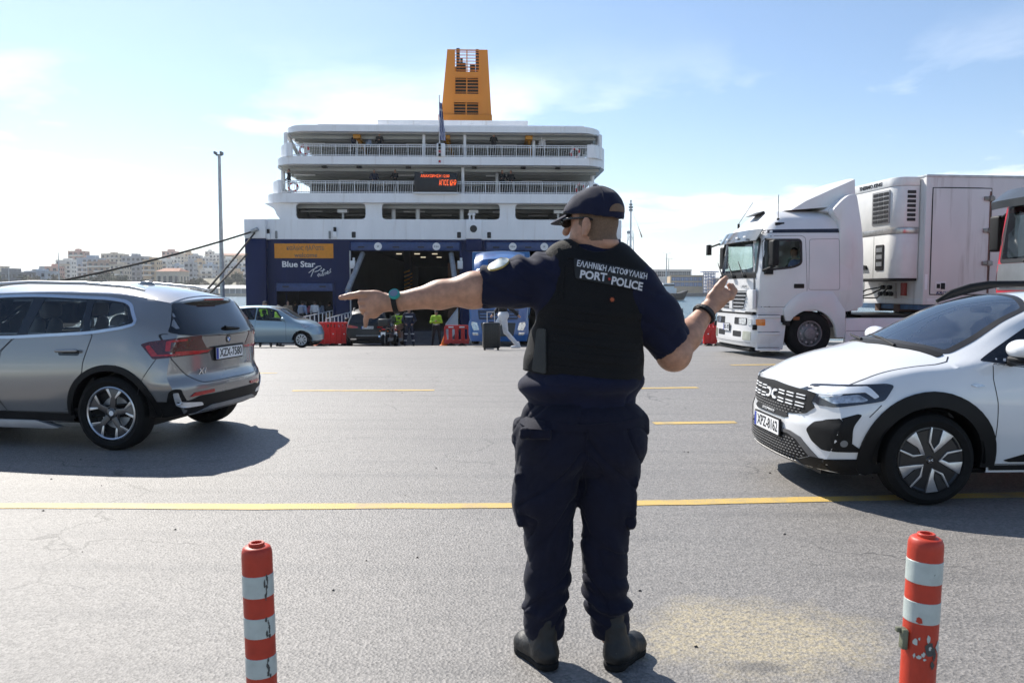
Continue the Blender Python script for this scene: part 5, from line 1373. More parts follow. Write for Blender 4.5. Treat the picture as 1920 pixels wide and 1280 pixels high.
# ================= grey SUV (left foreground)
GREYP = mat('grey_metallic_paint', (0.285, 0.28, 0.275), 0.22, metal=0.6, var=0.03, scale=300, coat=0.9)
def grey_suv():
	root = thing('parked_car', 'grey metallic SUV cut off by the left edge, seen from behind', 'car', (-4.921, 8.494, 0), heading(9.5))
	xs = [-2.10, -1.85, -1.6, -1.2, -.6, 0, .45, .8, 1.15, 1.4, 1.75, 2.05, 2.25]
	L = Loft(xs, dict(
		zb=[.33, .30, .29, .27, .25, .25, .25, .25, .25, .26, .27, .28, .30], yb=[.70, .76, .80, .82, .84, .84, .84, .84, .83, .82, .78, .72, .66],
		zm=[.62, .64, .66, .66, .62, .6, .6, .6, .62, .64, .62, .6, .58], ym=[.85, .895, .91, .912, .908, .905, .905, .905, .908, .91, .88, .82, .76],
		zs=[1.08, 1.14, 1.175, 1.115, 1.065, 1.035, 1.015, 1.0, .99, .97, .93, .88, .80], ys=[.74, .80, .83, .845, .85, .85, .845, .84, .83, .82, .80, .74, .68],
		zr=[1.375, 1.40, 1.425, 1.462, 1.475, 1.46, 1.40, 1.26, 1.08, .99, .945, .89, .81], yr=[.60, .625, .64, .665, .68, .675, .66, .67, .70, .76, .74, .69, .64],
		zt=[1.44, 1.475, 1.505, 1.55, 1.578, 1.57, 1.52, 1.36, 1.15, 1.05, 1.0, .94, .84]),
		dict(L=.7, bow=.22, p=2.6, yr=.85, prof=[(.2, .05), (.5, 0), (.75, .03), (1, .1)]),
		dict(L=.9, bow=.17, p=3.2, yr=.88, pw=1.7, prof=[(.25, .10), (.36, .02), (.5, 0), (.60, .0), (.68, .05), (.80, .055), (.92, .06), (1.06, .045), (1.10, .06), (1.36, .24), (1.45, .30)]), nx=130, n1=30)
	dlo = rounded([(.95, 1.02), (-.30, 1.048), (-1.12, 1.095), (-1.46, 1.145), (-1.565, 1.175), (-1.575, 1.21), (-1.47, 1.352), (-1.40, 1.388), (-1.22, 1.415), (-.42, 1.446), (.05, 1.43), (.45, 1.36)], [.03, 0, .1, .05, .05, .03, .06, .05, .1, .2, .2, .2], 4)
	win_f = rounded([(.80, 1.05), (-.30, 1.075), (-.36, 1.075), (-.44, 1.41), (.02, 1.40), (.40, 1.33)], .03)
	win_r = rounded([(-.46, 1.075), (-1.05, 1.112), (-1.01, 1.398), (-.56, 1.412)], .03)
	win_q = rounded([(-1.12, 1.118), (-1.43, 1.165), (-1.515, 1.21), (-1.44, 1.335), (-1.37, 1.368), (-1.08, 1.395)], .035)
	ws = rounded([(-.60, 1.10), (.60, 1.10), (.52, 1.44), (-.52, 1.44)], .08)
	Rz, Rr = .35, .405
	cuts = [cut_side(win_f, .55), cut_side(win_r, .55), cut_side(win_q, .55), cut_wheel(-1.345, Rz, .438), cut_wheel(1.345, Rz, .438), cut_end(ws, .3, 1.4, 1.05)]
	body = L.body('body', GREYP, root, cuts)
	for ax in 'LR':
		full = ax == 'L'
		mb = patch(L.bvh, dlo, ax, [win_f, win_r, win_q], .003, .05); mb.build('window_surround', GLOSSB, root, smooth=40)
		for nm, w_ in (('side_window', win_f), ('side_window', win_r), ('quarter_window', win_q)):
			patch(L.bvh, w_, ax, (), .001, .06, skirt=0).build(nm, glass('suv_side_glass', (.80, .84, .84)), root, smooth=40)
		strip(L.bvh, [p for p in dlo], .028, ax, .007, .05, True).build('window_trim', mat('satin_trim', (.62, .64, .67), .25, metal=.9, var=.05), root, smooth=40)
		# cladding: wheel arches, sill
		for xw in (-1.345, 1.345):
			ring = ring_pts(xw, Rz, .455, -8, 188) + ring_pts(xw, Rz, .40, 188, -8)
			patch(L.bvh, ring, ax, (), .016, .05, skirt=.05).build('arch_cladding', BLACK, root, smooth=40)
		patch(L.bvh, [(-.93, .262), (.93, .262), (.93, .345), (-.93, .335)], ax, (), .012, .06, skirt=.03).build('sill_cladding', BLACK, root, smooth=40)
		q = MB(); sd = 1 if full else -1
		q.prism(rounded([(.85, .19), (-.72, .19), (-.80, .20), (-.55, .265), (.85, .265)], .01), sd * .80, sd * .885); q.build('sill_blade', mat('satin_silver_plastic', (.32, .32, .33), .4, metal=.4), root, bevel=.008)
		# doors: skins with a dark joint behind
		rd = rounded([(-.24, .348), (-.905, .348), (-.905, .46), (-.935, .56), (-1.0, .66), (-1.073, .725), (-1.078, .82), (-1.14, 1.03), (-1.155, 1.082), (-.33, 1.036), (-.205, .915), (-.175, .67), (-.172, .465)], [.02] * 13)
		fd = rounded([(-.23, .348), (.885, .348), (.90, .7), (.86, .99), (-.305, 1.034), (-.18, .915), (-.150, .67), (-.147, .465)], [.02] * 8)
		for dn, hx in ((rd, -.93), (fd, .02)):
			strip(L.bvh, dn, .016, ax, .0012, .05, True, thick=.004).build('door_gap', INK, root)
			d = patch(L.bvh, dn, ax, (), .002, .05, skirt=.006).build('door', GREYP, root, smooth=40)
			f = Field((hx - .2, sd * .94 - .12, .84), (hx + .2, sd * .94 + .12, 1.0), .008)
			f.cap((hx - .10, sd * .925, .935), (hx + .10, sd * .925, .93), .017, .017, .01); link_mesh('door_handle', net_mesh('door_handle', f, GREYP), d)
			patch(L.bvh, rounded(rect(hx - .11, hx + .11, .885, .935), .022), ax, (), .003, .03, 0).build('handle_recess', GLOSSB, d)
		# tail lamp (side half)
		tl = rounded([(-1.655, .995), (-1.72, 1.018), (-2.03, 1.06), (-2.03, .882), (-1.775, .858)], [.015, .02, 0, 0, .015])
		t_ = patch(L.bvh, tl, ax, (), .006, .03, .02).build('tail_lamp', LAMPDARK, root, smooth=30)
		patch(L.bvh, rounded([(-1.76, .885), (-1.70, .975), (-1.735, .99), (-1.81, .90), (-2.02, .905), (-2.02, .885)], .008), ax, (), .009, .03, .004).build('lamp_bar', LAMPRED, t_)
		patch(L.bvh, rounded([(-1.87, .93), (-1.87, 1.02), (-1.99, 1.04), (-1.99, 1.02), (-1.91, 1.01), (-1.91, .93)], .008), ax, (), .009, .03, .004).build('lamp_bar', LAMPRED, t_)
		# rear corner vent trim
		lt = rounded([(-1.80, .33), (-1.85, .41), (-1.915, .555), (-1.96, .582), (-1.99, .575), (-2.01, .46), (-2.06, .45), (-2.06, .33)], .012)
		patch(L.bvh, lt, ax, (), .006, .04, .015).build('corner_cladding', BLACK, root, smooth=40)
		patch(L.bvh, rounded([(-1.945, .43), (-1.955, .545), (-1.975, .545), (-1.985, .455), (-2.055, .43), (-2.055, .395), (-2.0, .395)], .008), ax, (), .014, .03, .012).build('vent_trim', mat('bright_trim', (.75, .76, .78), .3, metal=.6), root, smooth=40)
		strip(L.bvh, [(-1.70, .70), (-1.80, .86)], .007, ax, .0012, .04, thick=.004).build('panel_gap', INK, root)
		strip(L.bvh, [(-1.60, .46), (-1.66, .63), (-1.70, .70)], .005, ax, .0012, .04, thick=.004).build('panel_gap', INK, root)
		# mirror
		f = Field((.5, sd * 1.0 - .2, .95), (1.0, sd * 1.0 + .2, 1.3), .02); f.ell((.74, sd * 1.02, 1.12), (.09, .12, .085), .02); f.cap((.70, sd * .86, 1.03), (.74, sd * .98, 1.08), .03, .03, .02); link_mesh('door_mirror', net_mesh('door_mirror', f, GREYP), root)
		# roof rail
		q = MB(); q.tube([(.35, sd * .585, 1.505), (.20, sd * .60, 1.545), (-.3, sd * .605, 1.572), (-.9, sd * .60, 1.562), (-1.35, sd * .585, 1.527), (-1.52, sd * .575, 1.492)], [.012, .018, .018, .018, .017, .01], 8); q.build('roof_rail', mat('roof_rail_silver', (.45, .46, .47), .35, metal=.7), root, smooth=60)
		for xw in (-1.345, 1.345): wheel_well(root, xw, Rz, .408, .40, .90, sd)
	# windscreen
	strip(L.bvh, ws, .05, 'F', .004, .06, True).build('windscreen_seal', INK, root, smooth=40)
	patch(L.bvh, ws, 'F', (), .002, .08, skirt=0).build('windscreen', CLEAR, root, smooth=40)
	# tailgate: upper glass, panel, lamps, plate
	rw = rounded([(-.57, 1.372), (-.60, 1.36), (-.765, 1.10), (-.72, 1.08), (-.45, 1.062), (0, 1.052), (.45, 1.062), (.72, 1.08), (.765, 1.10), (.60, 1.36), (.57, 1.372)], [.01, .02, .04, .1, .1, .1, .1, .1, .04, .02, .01])
	tg = rounded([(-.795, 1.085), (-.80, .87), (-.68, .715), (-.52, .612), (.52, .612), (.68, .715), (.80, .87), (.795, 1.085), (.45, 1.050), (0, 1.040), (-.45, 1.050)], [.02, .03, .06, .08, .08, .06, .03, .02, .1, .1, .1])
	strip(L.bvh, tg, .016, 'B', .0012, .05, True, thick=.004).build('tailgate_gap', INK, root)
	tgo = patch(L.bvh, tg, 'B', (), .002, .05, skirt=.006).build('tailgate', GREYP, root, smooth=40)
	rwo = patch(L.bvh, rw, 'B', (), .004, .05, skirt=.01).build('rear_window', GLOSSB, root, smooth=40)
	q = MB(); q.tube([(-2.05, -.22, 1.098), (-2.055, .02, 1.115), (-2.045, .05, 1.12)], [.012, .016, .02], 8); q.build('rear_wiper', BLACK, rwo)
	for sd in (-1, 1):
		pl = rounded([(sd * .775, .965), (sd * .30, .928), (sd * .26, .932), (sd * .36, .884), (sd * .775, .878)], .01)
		t2 = patch(L.bvh, pl, 'B', (), .006, .03, .012).build('tail_lamp', LAMPDARK, tgo, smooth=40)
		patch(L.bvh, rounded([(sd * .76, .925), (sd * .33, .915), (sd * .37, .893), (sd * .76, .890)], .006), 'B', (), .010, .03, .006).build('lamp_bar', LAMPRED, root)
		patch(L.bvh, rounded([(sd * .68, .492), (sd * .36, .505), (sd * .36, .535), (sd * .62, .53)], .006), 'B', (), .010, .03, .006).build('rear_reflector', LAMPRED, root)
	patch(L.bvh, rounded([(-.30, .80), (-.34, .945), (.34, .945), (.30, .80)], .02), 'B', (), .004, .05, .006).build('plate_recess', mat('dark_recess', (.04, .04, .04), .5), tgo, smooth=40)
	h, n_ = project(L.bvh, 0, .868, 'B', 0)
	plate_part(root, Matrix.Translation(h + n_ * .016) @ face_rot('B'), 'XZX-7580')
	# emblem: round badge, blue and white quarters
	h, n_ = project(L.bvh, 0, 1.005, 'B', 0)
	q = MB(); q.cyl(h, h + n_ * .008, .042, n=28); bd = q.build('round_emblem', GLOSSB, root, smooth=40)
	for k in range(4):
		a0 = k * math.pi / 2; q = MB(); pts = [(0, 0)] + [(.027 * math.cos(a0 + t * math.pi / 12), .027 * math.sin(a0 + t * math.pi / 12)) for t in range(7)]
		q.add([h + n_ * .0095 + Vector((0, p[0], p[1])) for p in pts], [tuple(range(len(pts)))]); q.build('emblem_quarter', PLATEW if k % 2 else mat('emblem_blue', (.05, .2, .55), .3), bd)
	o = letter('X1', .085, CHROME, root, (0, 0, 0), (0, 0, 0), extrude=.003, shear=.25, width=.14)
	h, n_ = project(L.bvh, .47, .715, 'B', 0); o.matrix_local = Matrix.Translation(h + n_ * .012) @ face_rot('B') @ Matrix.Rotation(math.pi / 2, 4, 'X')
	o = letter('xDrive', .04, CHROME, root, (0, 0, 0), (0, 0, 0), extrude=.003, width=.13)
	h, n_ = project(L.bvh, -.42, .735, 'B', 0); o.matrix_local = Matrix.Translation(h + n_ * .012) @ face_rot('B') @ Matrix.Rotation(math.pi / 2, 4, 'X')
	# bumper cladding and skid plate
	bc = rounded([(-.85, .30), (-.85, .50), (-.72, .53), (-.40, .50), (.40, .50), (.56, .53), (.66, .46), (.85, .44), (.85, .30), (.6, .27), (-.6, .27)], .02)
	bc = rounded([(-.86, .31), (-.86, .46), (-.66, .46), (-.55, .49), (.55, .49), (.66, .46), (.86, .46), (.86, .31)], .02)
	patch(L.bvh, bc, 'B', (), .010, .05, .02).build('bumper_cladding', BLACK, root, smooth=40)
	patch(L.bvh, rounded([(-.62, .325), (-.40, .385), (.40, .385), (.62, .325)], .02), 'B', (), .018, .05, .02).build('skid_plate', mat('skid_plate_grey', (.30, .30, .31), .45, metal=.3), root, smooth=40)
	# roof spoiler
	sp = MB(); pts = []
	prof = [(-1.50, 1.492), (-1.70, 1.462), (-1.90, 1.425), (-1.905, 1.405), (-1.86, 1.392), (-1.72, 1.395)]
	yy = np.linspace(-1, 1, 17); V = []
	for y in yy:
		for (x, z) in prof:
			k = abs(y) ** 3; V.append((x + .15 * k * (-x - 1.5) / .4, y * .60, z - .045 * abs(y) ** 2.2 - .01))
	M_ = len(prof); F = [(i * M_ + j, i * M_ + (j + 1) % M_, (i + 1) * M_ + (j + 1) % M_, (i + 1) * M_ + j) for i in range(16) for j in range(M_)] + [tuple(range(M_)), tuple(16 * M_ + j for j in reversed(range(M_)))]
	sp.add(V, F); spo = sp.build('roof_spoiler', GREYP, root, smooth=35)
	q = MB(); q.box((-1.905, 0, 1.401), (.02, .34, .014)); q.build('brake_lamp', LAMPRED, spo)
	f = Field((-1.35, -.1, 1.5), (-1.0, .1, 1.7), .012); f.ell((-1.15, 0, 1.545), (.10, .028, .045), .01); link_mesh('roof_antenna', net_mesh('roof_antenna', f, GREYP), root)
	# underside, wheels, cabin
	q = MB(); q.b2(-1.6, 2.0, -.60, .60, .20, .32); q.build('underbody', BLACK, root)
	wm = make_wheel('star', .35, .247, .225)
	for x in (-1.345, 1.345):
		for y in (.79, -.79): place_wheel(wm, root, x, y, .35)
	beige = mat('grey_seat_leather', (.20, .19, .175), .6, var=.1)
	interior(root, .42, .72, .12, -.82, .96, beige)
	for ax, sd in (('L', 1), ('R', -1)):
		q = MB(); q.b2(-1.1, .8, sd * .76 - .02, sd * .76 + .02, .35, 1.03); q.build('door_lining', DARK, root)
	q = MB(); q.b2(-1.95, -1.2, -.62, .62, .55, .95); q.build('luggage_cover', DARK, root)
	# child seat / belts behind the quarter window
	f = Field((-1.4, -.1, .9), (-.8, .75, 1.45), .02); f.ell((-1.15, .42, 1.16), (.10, .11, .10), .02); f.ell((-1.2, .42, 1.02), (.13, .16, .12), .03); link_mesh('rear_headrest', net_mesh('rear_headrest', f, beige), root)
	return root
grey_suv()

# ================= white crossover hatchback (right foreground)
WHITEP = mat('white_car_paint', (0.74, 0.75, 0.76), 0.28, var=0.02, scale=3, coat=1.0)
def white_hatch():
	a = -2.5
	# front left wheel touches the ground at (2.894, 5.53)
	fwd = Vector((-math.cos(math.radians(a)), math.sin(math.radians(a)), 0)); lf = Vector((-math.sin(math.radians(a)), -math.cos(math.radians(a)), 0))
	c = gpt(1745, 950, 0.0); o_ = c - fwd * 1.302 - lf * .9
	root = thing('parked_car', 'white crossover hatchback with black wheel arches cut off by the right edge', 'car', o_, heading(a))
	xs = [-2.02, -1.8, -1.3, -.6, 0, .3, .6, .9, 1.15, 1.35, 1.6, 1.85, 2.02, 2.12]
	L = Loft(xs, dict(
		zb=[.36, .32, .26, .23, .22, .22, .22, .22, .22, .22, .21, .20, .20, .21], yb=[.72, .76, .80, .82, .82, .82, .82, .82, .82, .82, .80, .76, .72, .70],
		zm=[.66, .66, .66, .64, .62, .62, .62, .64, .66, .68, .66, .62, .58, .55], ym=[.83, .86, .885, .888, .888, .888, .888, .89, .893, .893, .88, .855, .83, .81],
		zs=[1.0, 1.04, 1.01, .99, .98, .975, .97, .965, .95, .94, .905, .855, .80, .76], ys=[.74, .79, .83, .84, .84, .84, .84, .838, .83, .82, .80, .765, .735, .71],
		zr=[1.25, 1.31, 1.38, 1.42, 1.405, 1.37, 1.27, 1.10, 1.0, .975, .94, .885, .825, .78], yr=[.55, .57, .59, .60, .605, .61, .625, .665, .71, .71, .70, .675, .65, .62],
		zt=[1.32, 1.38, 1.46, 1.50, 1.49, 1.465, 1.40, 1.275, 1.15, 1.075, 1.01, .93, .86, .815]),
		dict(L=.75, bow=.20, p=2.7, yr=.82, pw=1.5, prof=[(.15, .12), (.21, .05), (.28, .0), (.45, .0), (.52, .0), (.58, .02), (.76, .045), (.80, .06), (.86, .10)]),
		dict(L=.7, bow=.15, p=3, yr=.85, prof=[(.3, .05), (.5, 0), (.8, .05), (1.3, .28)]), nx=140, n1=30)
	Rz, Rr = .322, .385
	win_f = rounded([(.60, 1.0), (-.45, 1.02), (-.50, 1.385), (-.1, 1.385), (.18, 1.345), (.42, 1.235)], [.03, .03, .03, .05, .05, .03])
	win_r = rounded([(-.55, 1.02), (-1.3, 1.05), (-1.42, 1.30), (-.60, 1.385)], .04)
	dlo = rounded([(.93, 1.005), (.60, .962), (-.5, .985), (-1.36, 1.02), (-1.52, 1.32), (-.55, 1.412), (-.1, 1.41), (.22, 1.365), (.50, 1.245), (.80, 1.075)], [.02, .15, .1, .1, .05, .1, .1, .1, .1, .05])
	ws = rounded([(1.09, .645), (1.22, .38), (1.27, 0), (1.22, -.38), (1.09, -.645), (.44, -.545), (.34, -.3), (.32, 0), (.34, .3), (.44, .545)], [.05, .2, .2, .2, .05, .05, .2, .2, .2, .05])
	cuts = [cut_side(win_f, .5), cut_side(win_r, .5), cut_wheel(1.302, Rz, .45), cut_wheel(-1.302, Rz, .45), lambda x, y, z: z > 1.0 and in_poly(x, y, ws)]
	L.body('body', WHITEP, root, cuts)
	q = strip(L.bvh, ws, .045, 'T', .004, .05, True); q.build('windscreen_seal', INK, root, smooth=40)
	patch(L.bvh, ws, 'T', (), .002, .06, skirt=0).build('windscreen', glass('blue_windscreen', (.74, .82, .86), .01, 3.2), root, smooth=40)
	patch(L.bvh, rounded([(1.10, .66), (1.24, .38), (1.29, 0), (1.24, -.38), (1.10, -.66), (1.16, -.67), (1.30, -.38), (1.345, 0), (1.30, .38), (1.16, .67)], .02), 'T', (), .006, .05, .01).build('scuttle_panel', BLACK, root, smooth=40)
	for ax, sd in (('L', 1), ('R', -1)):
		patch(L.bvh, dlo, ax, [win_f, win_r], .003, .05).build('window_surround', GLOSSB, root, smooth=40)
		for w_ in (win_f, win_r): patch(L.bvh, w_, ax, (), .001, .06, skirt=0).build('side_window', TINT, root, smooth=40)
		for xw in (1.302, -1.302):
			ring = ring_pts(xw, Rz, .478, -16, 196) + ring_pts(xw, Rz, .375, 196, -16)
			patch(L.bvh, ring, ax, (), .018, .05, skirt=.06).build('arch_cladding', BLACK, root, smooth=40)
		patch(L.bvh, [(-.86, .21), (.86, .21), (.86, .275), (-.86, .275)], ax, (), .012, .06, .03).build('sill_cladding', BLACK, root, smooth=40)
		patch(L.bvh, rounded([(.72, .30), (.76, .31), (.60, .36), (-.6, .36), (-.6, .30)], .01), ax, (), .012, .06, .02).build('door_protector', BLACK, root, smooth=40)
		fd = rounded([(.838, .285), (-.42, .285), (-.50, .5), (-.52, .98), (.62, .958), (.85, .985), (.862, .88), (.838, .72)], [.02] * 8)
		rd = rounded([(-.44, .285), (-.88, .285), (-.93, .5), (-1.1, .68), (-1.2, .76), (-1.36, 1.01), (-.54, .983), (-.52, .5)], [.02] * 8)
		for dn, hx in ((fd, -.35), (rd, -1.0)):
			strip(L.bvh, dn, .012, ax, .0012, .05, True, thick=.004).build('door_gap', INK, root)
			d = patch(L.bvh, dn, ax, (), .002, .05, skirt=.006).build('door', WHITEP, root, smooth=40)
			f = Field((hx - .16, sd * .9 - .1, .8), (hx + .16, sd * .9 + .1, .95), .01); f.cap((hx - .09, sd * .90, .875), (hx + .09, sd * .90, .88), .018, .018, .01); link_mesh('door_handle', net_mesh('door_handle', f, WHITEP), d)
		# bonnet seam
		strip(L.bvh, [(1.90, sd * .70), (1.70, sd * .735), (1.43, sd * .752), (1.22, sd * .757), (1.13, sd * .74), (1.09, sd * .69)], .009, 'T', .0015, .04, thick=.004).build('bonnet_gap', INK, root)
		strip(L.bvh, [(1.65, .705), (1.73, .62)], .006, ax, .0012, .04, thick=.004).build('panel_gap', INK, root)
		patch(L.bvh, rounded([(1.035, .842), (.99, .852), (.93, .836), (.985, .826)], .008), ax, (), .008, .03, .01).build('side_repeater', LAMPCLEAR, root, smooth=40)
		# headlamp
		hl = rounded([(2.04, .70), (2.06, .752), (1.99, .808), (1.93, .818), (1.60, .849), (1.552, .838), (1.63, .735), (1.68, .722), (1.95, .672)], [.01, .01, .02, .02, .02, .03, .03, .03, .02])
		ho = patch(L.bvh, hl, ax, (), .006, .025, .015).build('headlamp', mat('lamp_dark_bezel', (.03, .035, .045), .15, coat=.8), root, smooth=40)
		patch(L.bvh, rounded([(2.02, .765), (1.96, .80), (1.72, .825), (1.70, .81), (1.66, .76), (1.69, .745), (1.74, .785), (1.98, .752)], .008), ax, (), .010, .025, .006).build('daytime_light', mat('lamp_bright', (.82, .84, .86), .15, coat=.9, var=.1), ho, smooth=40)
		patch(L.bvh, rounded([(1.99, .738), (1.78, .768), (1.73, .735), (1.76, .722), (1.93, .70)], .01), ax, (), .009, .025, .006).build('reflector_bowl', LAMPCLEAR, ho, smooth=40)
		patch(L.bvh, rounded([(sd * .57, .70), (sd * .58, .762), (sd * .70, .785), (sd * .76, .78), (sd * .76, .68), (sd * .63, .672)], .01), 'F', (), .005, .03, .012).build('lamp_corner', MATS['lamp_dark_bezel'], ho, smooth=40)
		patch(L.bvh, rounded([(sd * .62, .735), (sd * .62, .755), (sd * .75, .778), (sd * .75, .755)], .006), 'F', (), .009, .03, .006).build('daytime_light', MATS['lamp_bright'], ho, smooth=40)
		# fog-lamp panel
		fp = rounded([(2.01, .52), (1.98, .58), (1.80, .642), (1.775, .635), (1.835, .545), (1.822, .366), (1.95, .366), (1.995, .42)], [.02, .03, .02, .02, .04, .02, .02, .03])
		fo = patch(L.bvh, fp, ax, (), .004, .03, .02).build('fog_lamp_panel', BLACK, root, smooth=40)
		patch(L.bvh, rounded([(sd * .56, .49), (sd * .62, .555), (sd * .81, .605), (sd * .81, .366), (sd * .70, .366), (sd * .61, .42)], .02), 'F', (), .006, .02, .02).build('fog_lamp_surround', BLACK, fo, smooth=40)
		q = MB(); h, n_ = project(L.bvh, 1.88, .43, ax, 0); q.cyl(h - n_ * .005, h + n_ * .008, .026, n=16); q.build('fog_lamp', mat('dim_lamp', (.18, .19, .2), .2, coat=.6), fo, smooth=40)
		# mirror
		f = Field((.55, sd * 1.0 - .25, .92), (1.02, sd * 1.0 + .25, 1.25), .012); f.ell((.76, sd * 1.0, 1.095), (.085, .13, .072), .02); f.clip((0, 0, 1.045), (0, 0, -1)); mo = link_mesh('door_mirror', net_mesh('door_mirror', f, WHITEP, smooth_it=2), root)
		f = Field((.5, sd * .95 - .25, .9), (1.0, sd * .95 + .25, 1.1), .012); f.ell((.755, sd * .99, 1.03), (.075, .12, .035), .02); f.cap((.72, sd * .80, .985), (.75, sd * .95, 1.02), .028, .03, .02); link_mesh('mirror_base', net_mesh('mirror_base', f, BLACK), mo)
		# roof rail
		q = MB(); q.tube([(.80 - .35, sd * .56, 1.40), (.62 - .3, sd * .565, 1.475), (.40 - .25, sd * .565, 1.525), (.0, sd * .565, 1.548), (-.6, sd * .56, 1.552), (-1.2, sd * .545, 1.52), (-1.5, sd * .53, 1.44)], [.018, .026, .028, .028, .028, .026, .018], 8); q.build('roof_rail', BLACK, root, smooth=60)
		q = MB(); q.prism([(.46, 1.385), (.33, 1.48), (.1, 1.53), (-.2, 1.54), (.02, 1.50), (.22, 1.455)], sd * .565 - .01, sd * .565 + .01); q.build('rail_foot', BLACK, root)
		for xw in (1.302, -1.302): wheel_well(root, xw, Rz, .385, .38, .89, sd)
	# bonnet ridges as its own panel
	bn = rounded([(2.0, -.52), (2.0, .52), (1.9, .66), (1.5, .70), (1.25, .69), (1.22, .3), (1.25, 0), (1.22, -.3), (1.25, -.69), (1.5, -.70), (1.9, -.66)], [.1, .1, .05, .1, .03, .2, .2, .2, .03, .1, .05])
	# grille
	gr = rounded([(-.60, .755), (-.50, .765), (0, .785), (.50, .765), (.60, .755), (.56, .69), (.60, .655), (.52, .60), (.36, .575), (-.36, .575), (-.52, .60), (-.60, .655), (-.56, .69)], .015)
	go = patch(L.bvh, gr, 'F', (), .007, .025, .02).build('grille', BLACK, root, smooth=40)
	for sd in (-1, 1):
		for k in range(3):
			y0 = .13 + .135 * k
			for z in (.728, .705, .668, .645)[:4]:
				if z < .69 and False: continue
				b_ = rounded([(sd * y0, z - .004), (sd * (y0 + .10), z - .007), (sd * (y0 + .10), z + .001), (sd * y0, z + .004)], .002)
				patch(L.bvh, b_, 'F', (), .014, .03, .008).build('grille_bar', PLATEW, go)
	for sd in (-1, 1):
		em = [(sd * .012, .690), (sd * .012, .700), (sd * .045, .722), (sd * .10, .722), (sd * .10, .708), (sd * .058, .706), (sd * .036, .695), (sd * .036, .675), (sd * .058, .664), (sd * .10, .662), (sd * .10, .648), (sd * .045, .648), (sd * .012, .668), (sd * .012, .68)]
		patch(L.bvh, em, 'F', (), .018, .03, .01).build('bright_emblem', PLATEW, root)
	q = MB(); hex_ = []
	for r_ in range(3):
		for k in range(-9, 10):
			y = k * .05 + (r_ % 2) * .025; z = .62 - r_ * .022
			if not (in_poly(y, z, gr) and in_poly(y + .03, z, gr) and in_poly(y - .03, z, gr)): continue
			h, n_ = project(L.bvh, y, z, 'F', 0); hex_.append(h)
			q.box(h + n_ * .008, (.006, .034, .006))
	q.build('grille_mesh', mat('mesh_grey', (.16, .16, .165), .3), go, kind='stuff')  # small mesh bars in one even grey
	patch(L.bvh, rounded([(-.34, .548), (-.30, .575), (.30, .575), (.34, .548), (.28, .532), (-.28, .532)], .01), 'F', (), .010, .025, .015).build('name_strip', BLACK, root, smooth=40)
	o = letter('STEPWAY', .028, PLATEW, root, (0, 0, 0), (0, 0, 0), extrude=.002, width=.26); h, n_ = project(L.bvh, 0, .553, 'F', 0); o.matrix_local = Matrix.Translation(h + n_ * .013) @ face_rot('F') @ Matrix.Rotation(math.pi / 2, 4, 'X')
	h, n_ = project(L.bvh, 0, .448, 'F', 0); plate_part(root, Matrix.Translation(h + Vector((.012, 0, 0))) @ face_rot('F'), 'XPZ-8162')
	# lower intake, bumper foot
	li = rounded([(-.60, .30), (-.46, .40), (-.36, .425), (.36, .425), (.46, .40), (.60, .30), (.45, .255), (-.45, .255)], .02)
	lo_ = patch(L.bvh, li, 'F', (), .004, .04, .015).build('lower_intake', BLACK, root, smooth=40)
	q = MB()
	for r_ in range(7):
		for k in range(-14, 15):
			y = k * .042 + (r_ % 2) * .021; z = .268 + r_ * .021
			if in_poly(y, z, li) and in_poly(y + .02, z, li):
				h, n_ = project(L.bvh, y, z, 'F', 0); q.box(h + n_ * .007, (.006, .03, .005))
	q.build('intake_mesh', MATS['mesh_grey'], lo_, kind='stuff')
	fr = rounded([(-.68, .30), (-.50, .425), (-.38, .452), (.38, .452), (.50, .425), (.68, .30), (.60, .30), (.46, .40), (.36, .425), (-.36, .425), (-.46, .40), (-.60, .30)], .01)
	patch(L.bvh, fr, 'F', (), .010, .04, .015).build('intake_frame', mat('grey_plastic_trim', (.09, .09, .095), .45), root, smooth=40)
	bf = rounded([(-.80, .20), (-.82, .30), (-.62, .305), (-.46, .25), (.46, .25), (.62, .305), (.82, .30), (.80, .20)], .02)
	patch(L.bvh, bf, 'F', (), .012, .05, .02).build('bumper_foot', BLACK, root, smooth=40)
	patch(L.bvh, rounded([(-.5, .205), (-.46, .245), (.46, .245), (.5, .205)], .01), 'F', (), .020, .05, .02).build('skid_plate', mat('skid_plate_worn', (.26, .255, .25), .5, metal=.2, var=.25, scale=12), root, smooth=40)
	for ax in 'LR': patch(L.bvh, rounded([(2.0, .20), (1.98, .305), (1.74, .315), (1.70, .20)], .01), ax, (), .012, .05, .02).build('bumper_side_foot', BLACK, root, smooth=40)
	# wipers
	for pts in ([(1.30, .35, 1.085), (1.245, .05, 1.12), (1.22, -.2, 1.135)], [(1.31, -.15, 1.10), (1.25, -.45, 1.115), (1.20, -.58, 1.12)]):
		q = MB(); q.tube(pts, [.012, .010, .006], 6); q.build('wiper', BLACK, root)
	f = Field((.2, -.12, 1.2), (.7, .12, 1.45), .02); f.box((.42, 0, 1.345), (.03, .11, .03), .02, .01); link_mesh('rear_view_mirror', net_mesh('rear_view_mirror', f, BLACK), root)
	q = MB(); q.b2(-1.9, 1.95, -.6, .6, .17, .28); q.build('underbody', BLACK, root)
	wm = make_wheel('blade', .322, .228, .205)
	for x in (1.302, -1.302):
		for y in (.785, -.785): place_wheel(wm, root, x, y, .322, spin=math.radians(12))
	interior(root, .38, .62, .0, -.85, 1.0, mat('grey_seat_cloth', (.10, .10, .105), .8), 1, mat('grey_dashboard', (.13, .135, .14), .6))
	q = MB(); q.add([(.95, -.55, 1.03), (1.02, -.1, 1.04), (.80, -.12, 1.07), (.74, -.55, 1.06)], [(0, 1, 2, 3)])
	return root, o_, fwd, lf
DH = white_hatch()

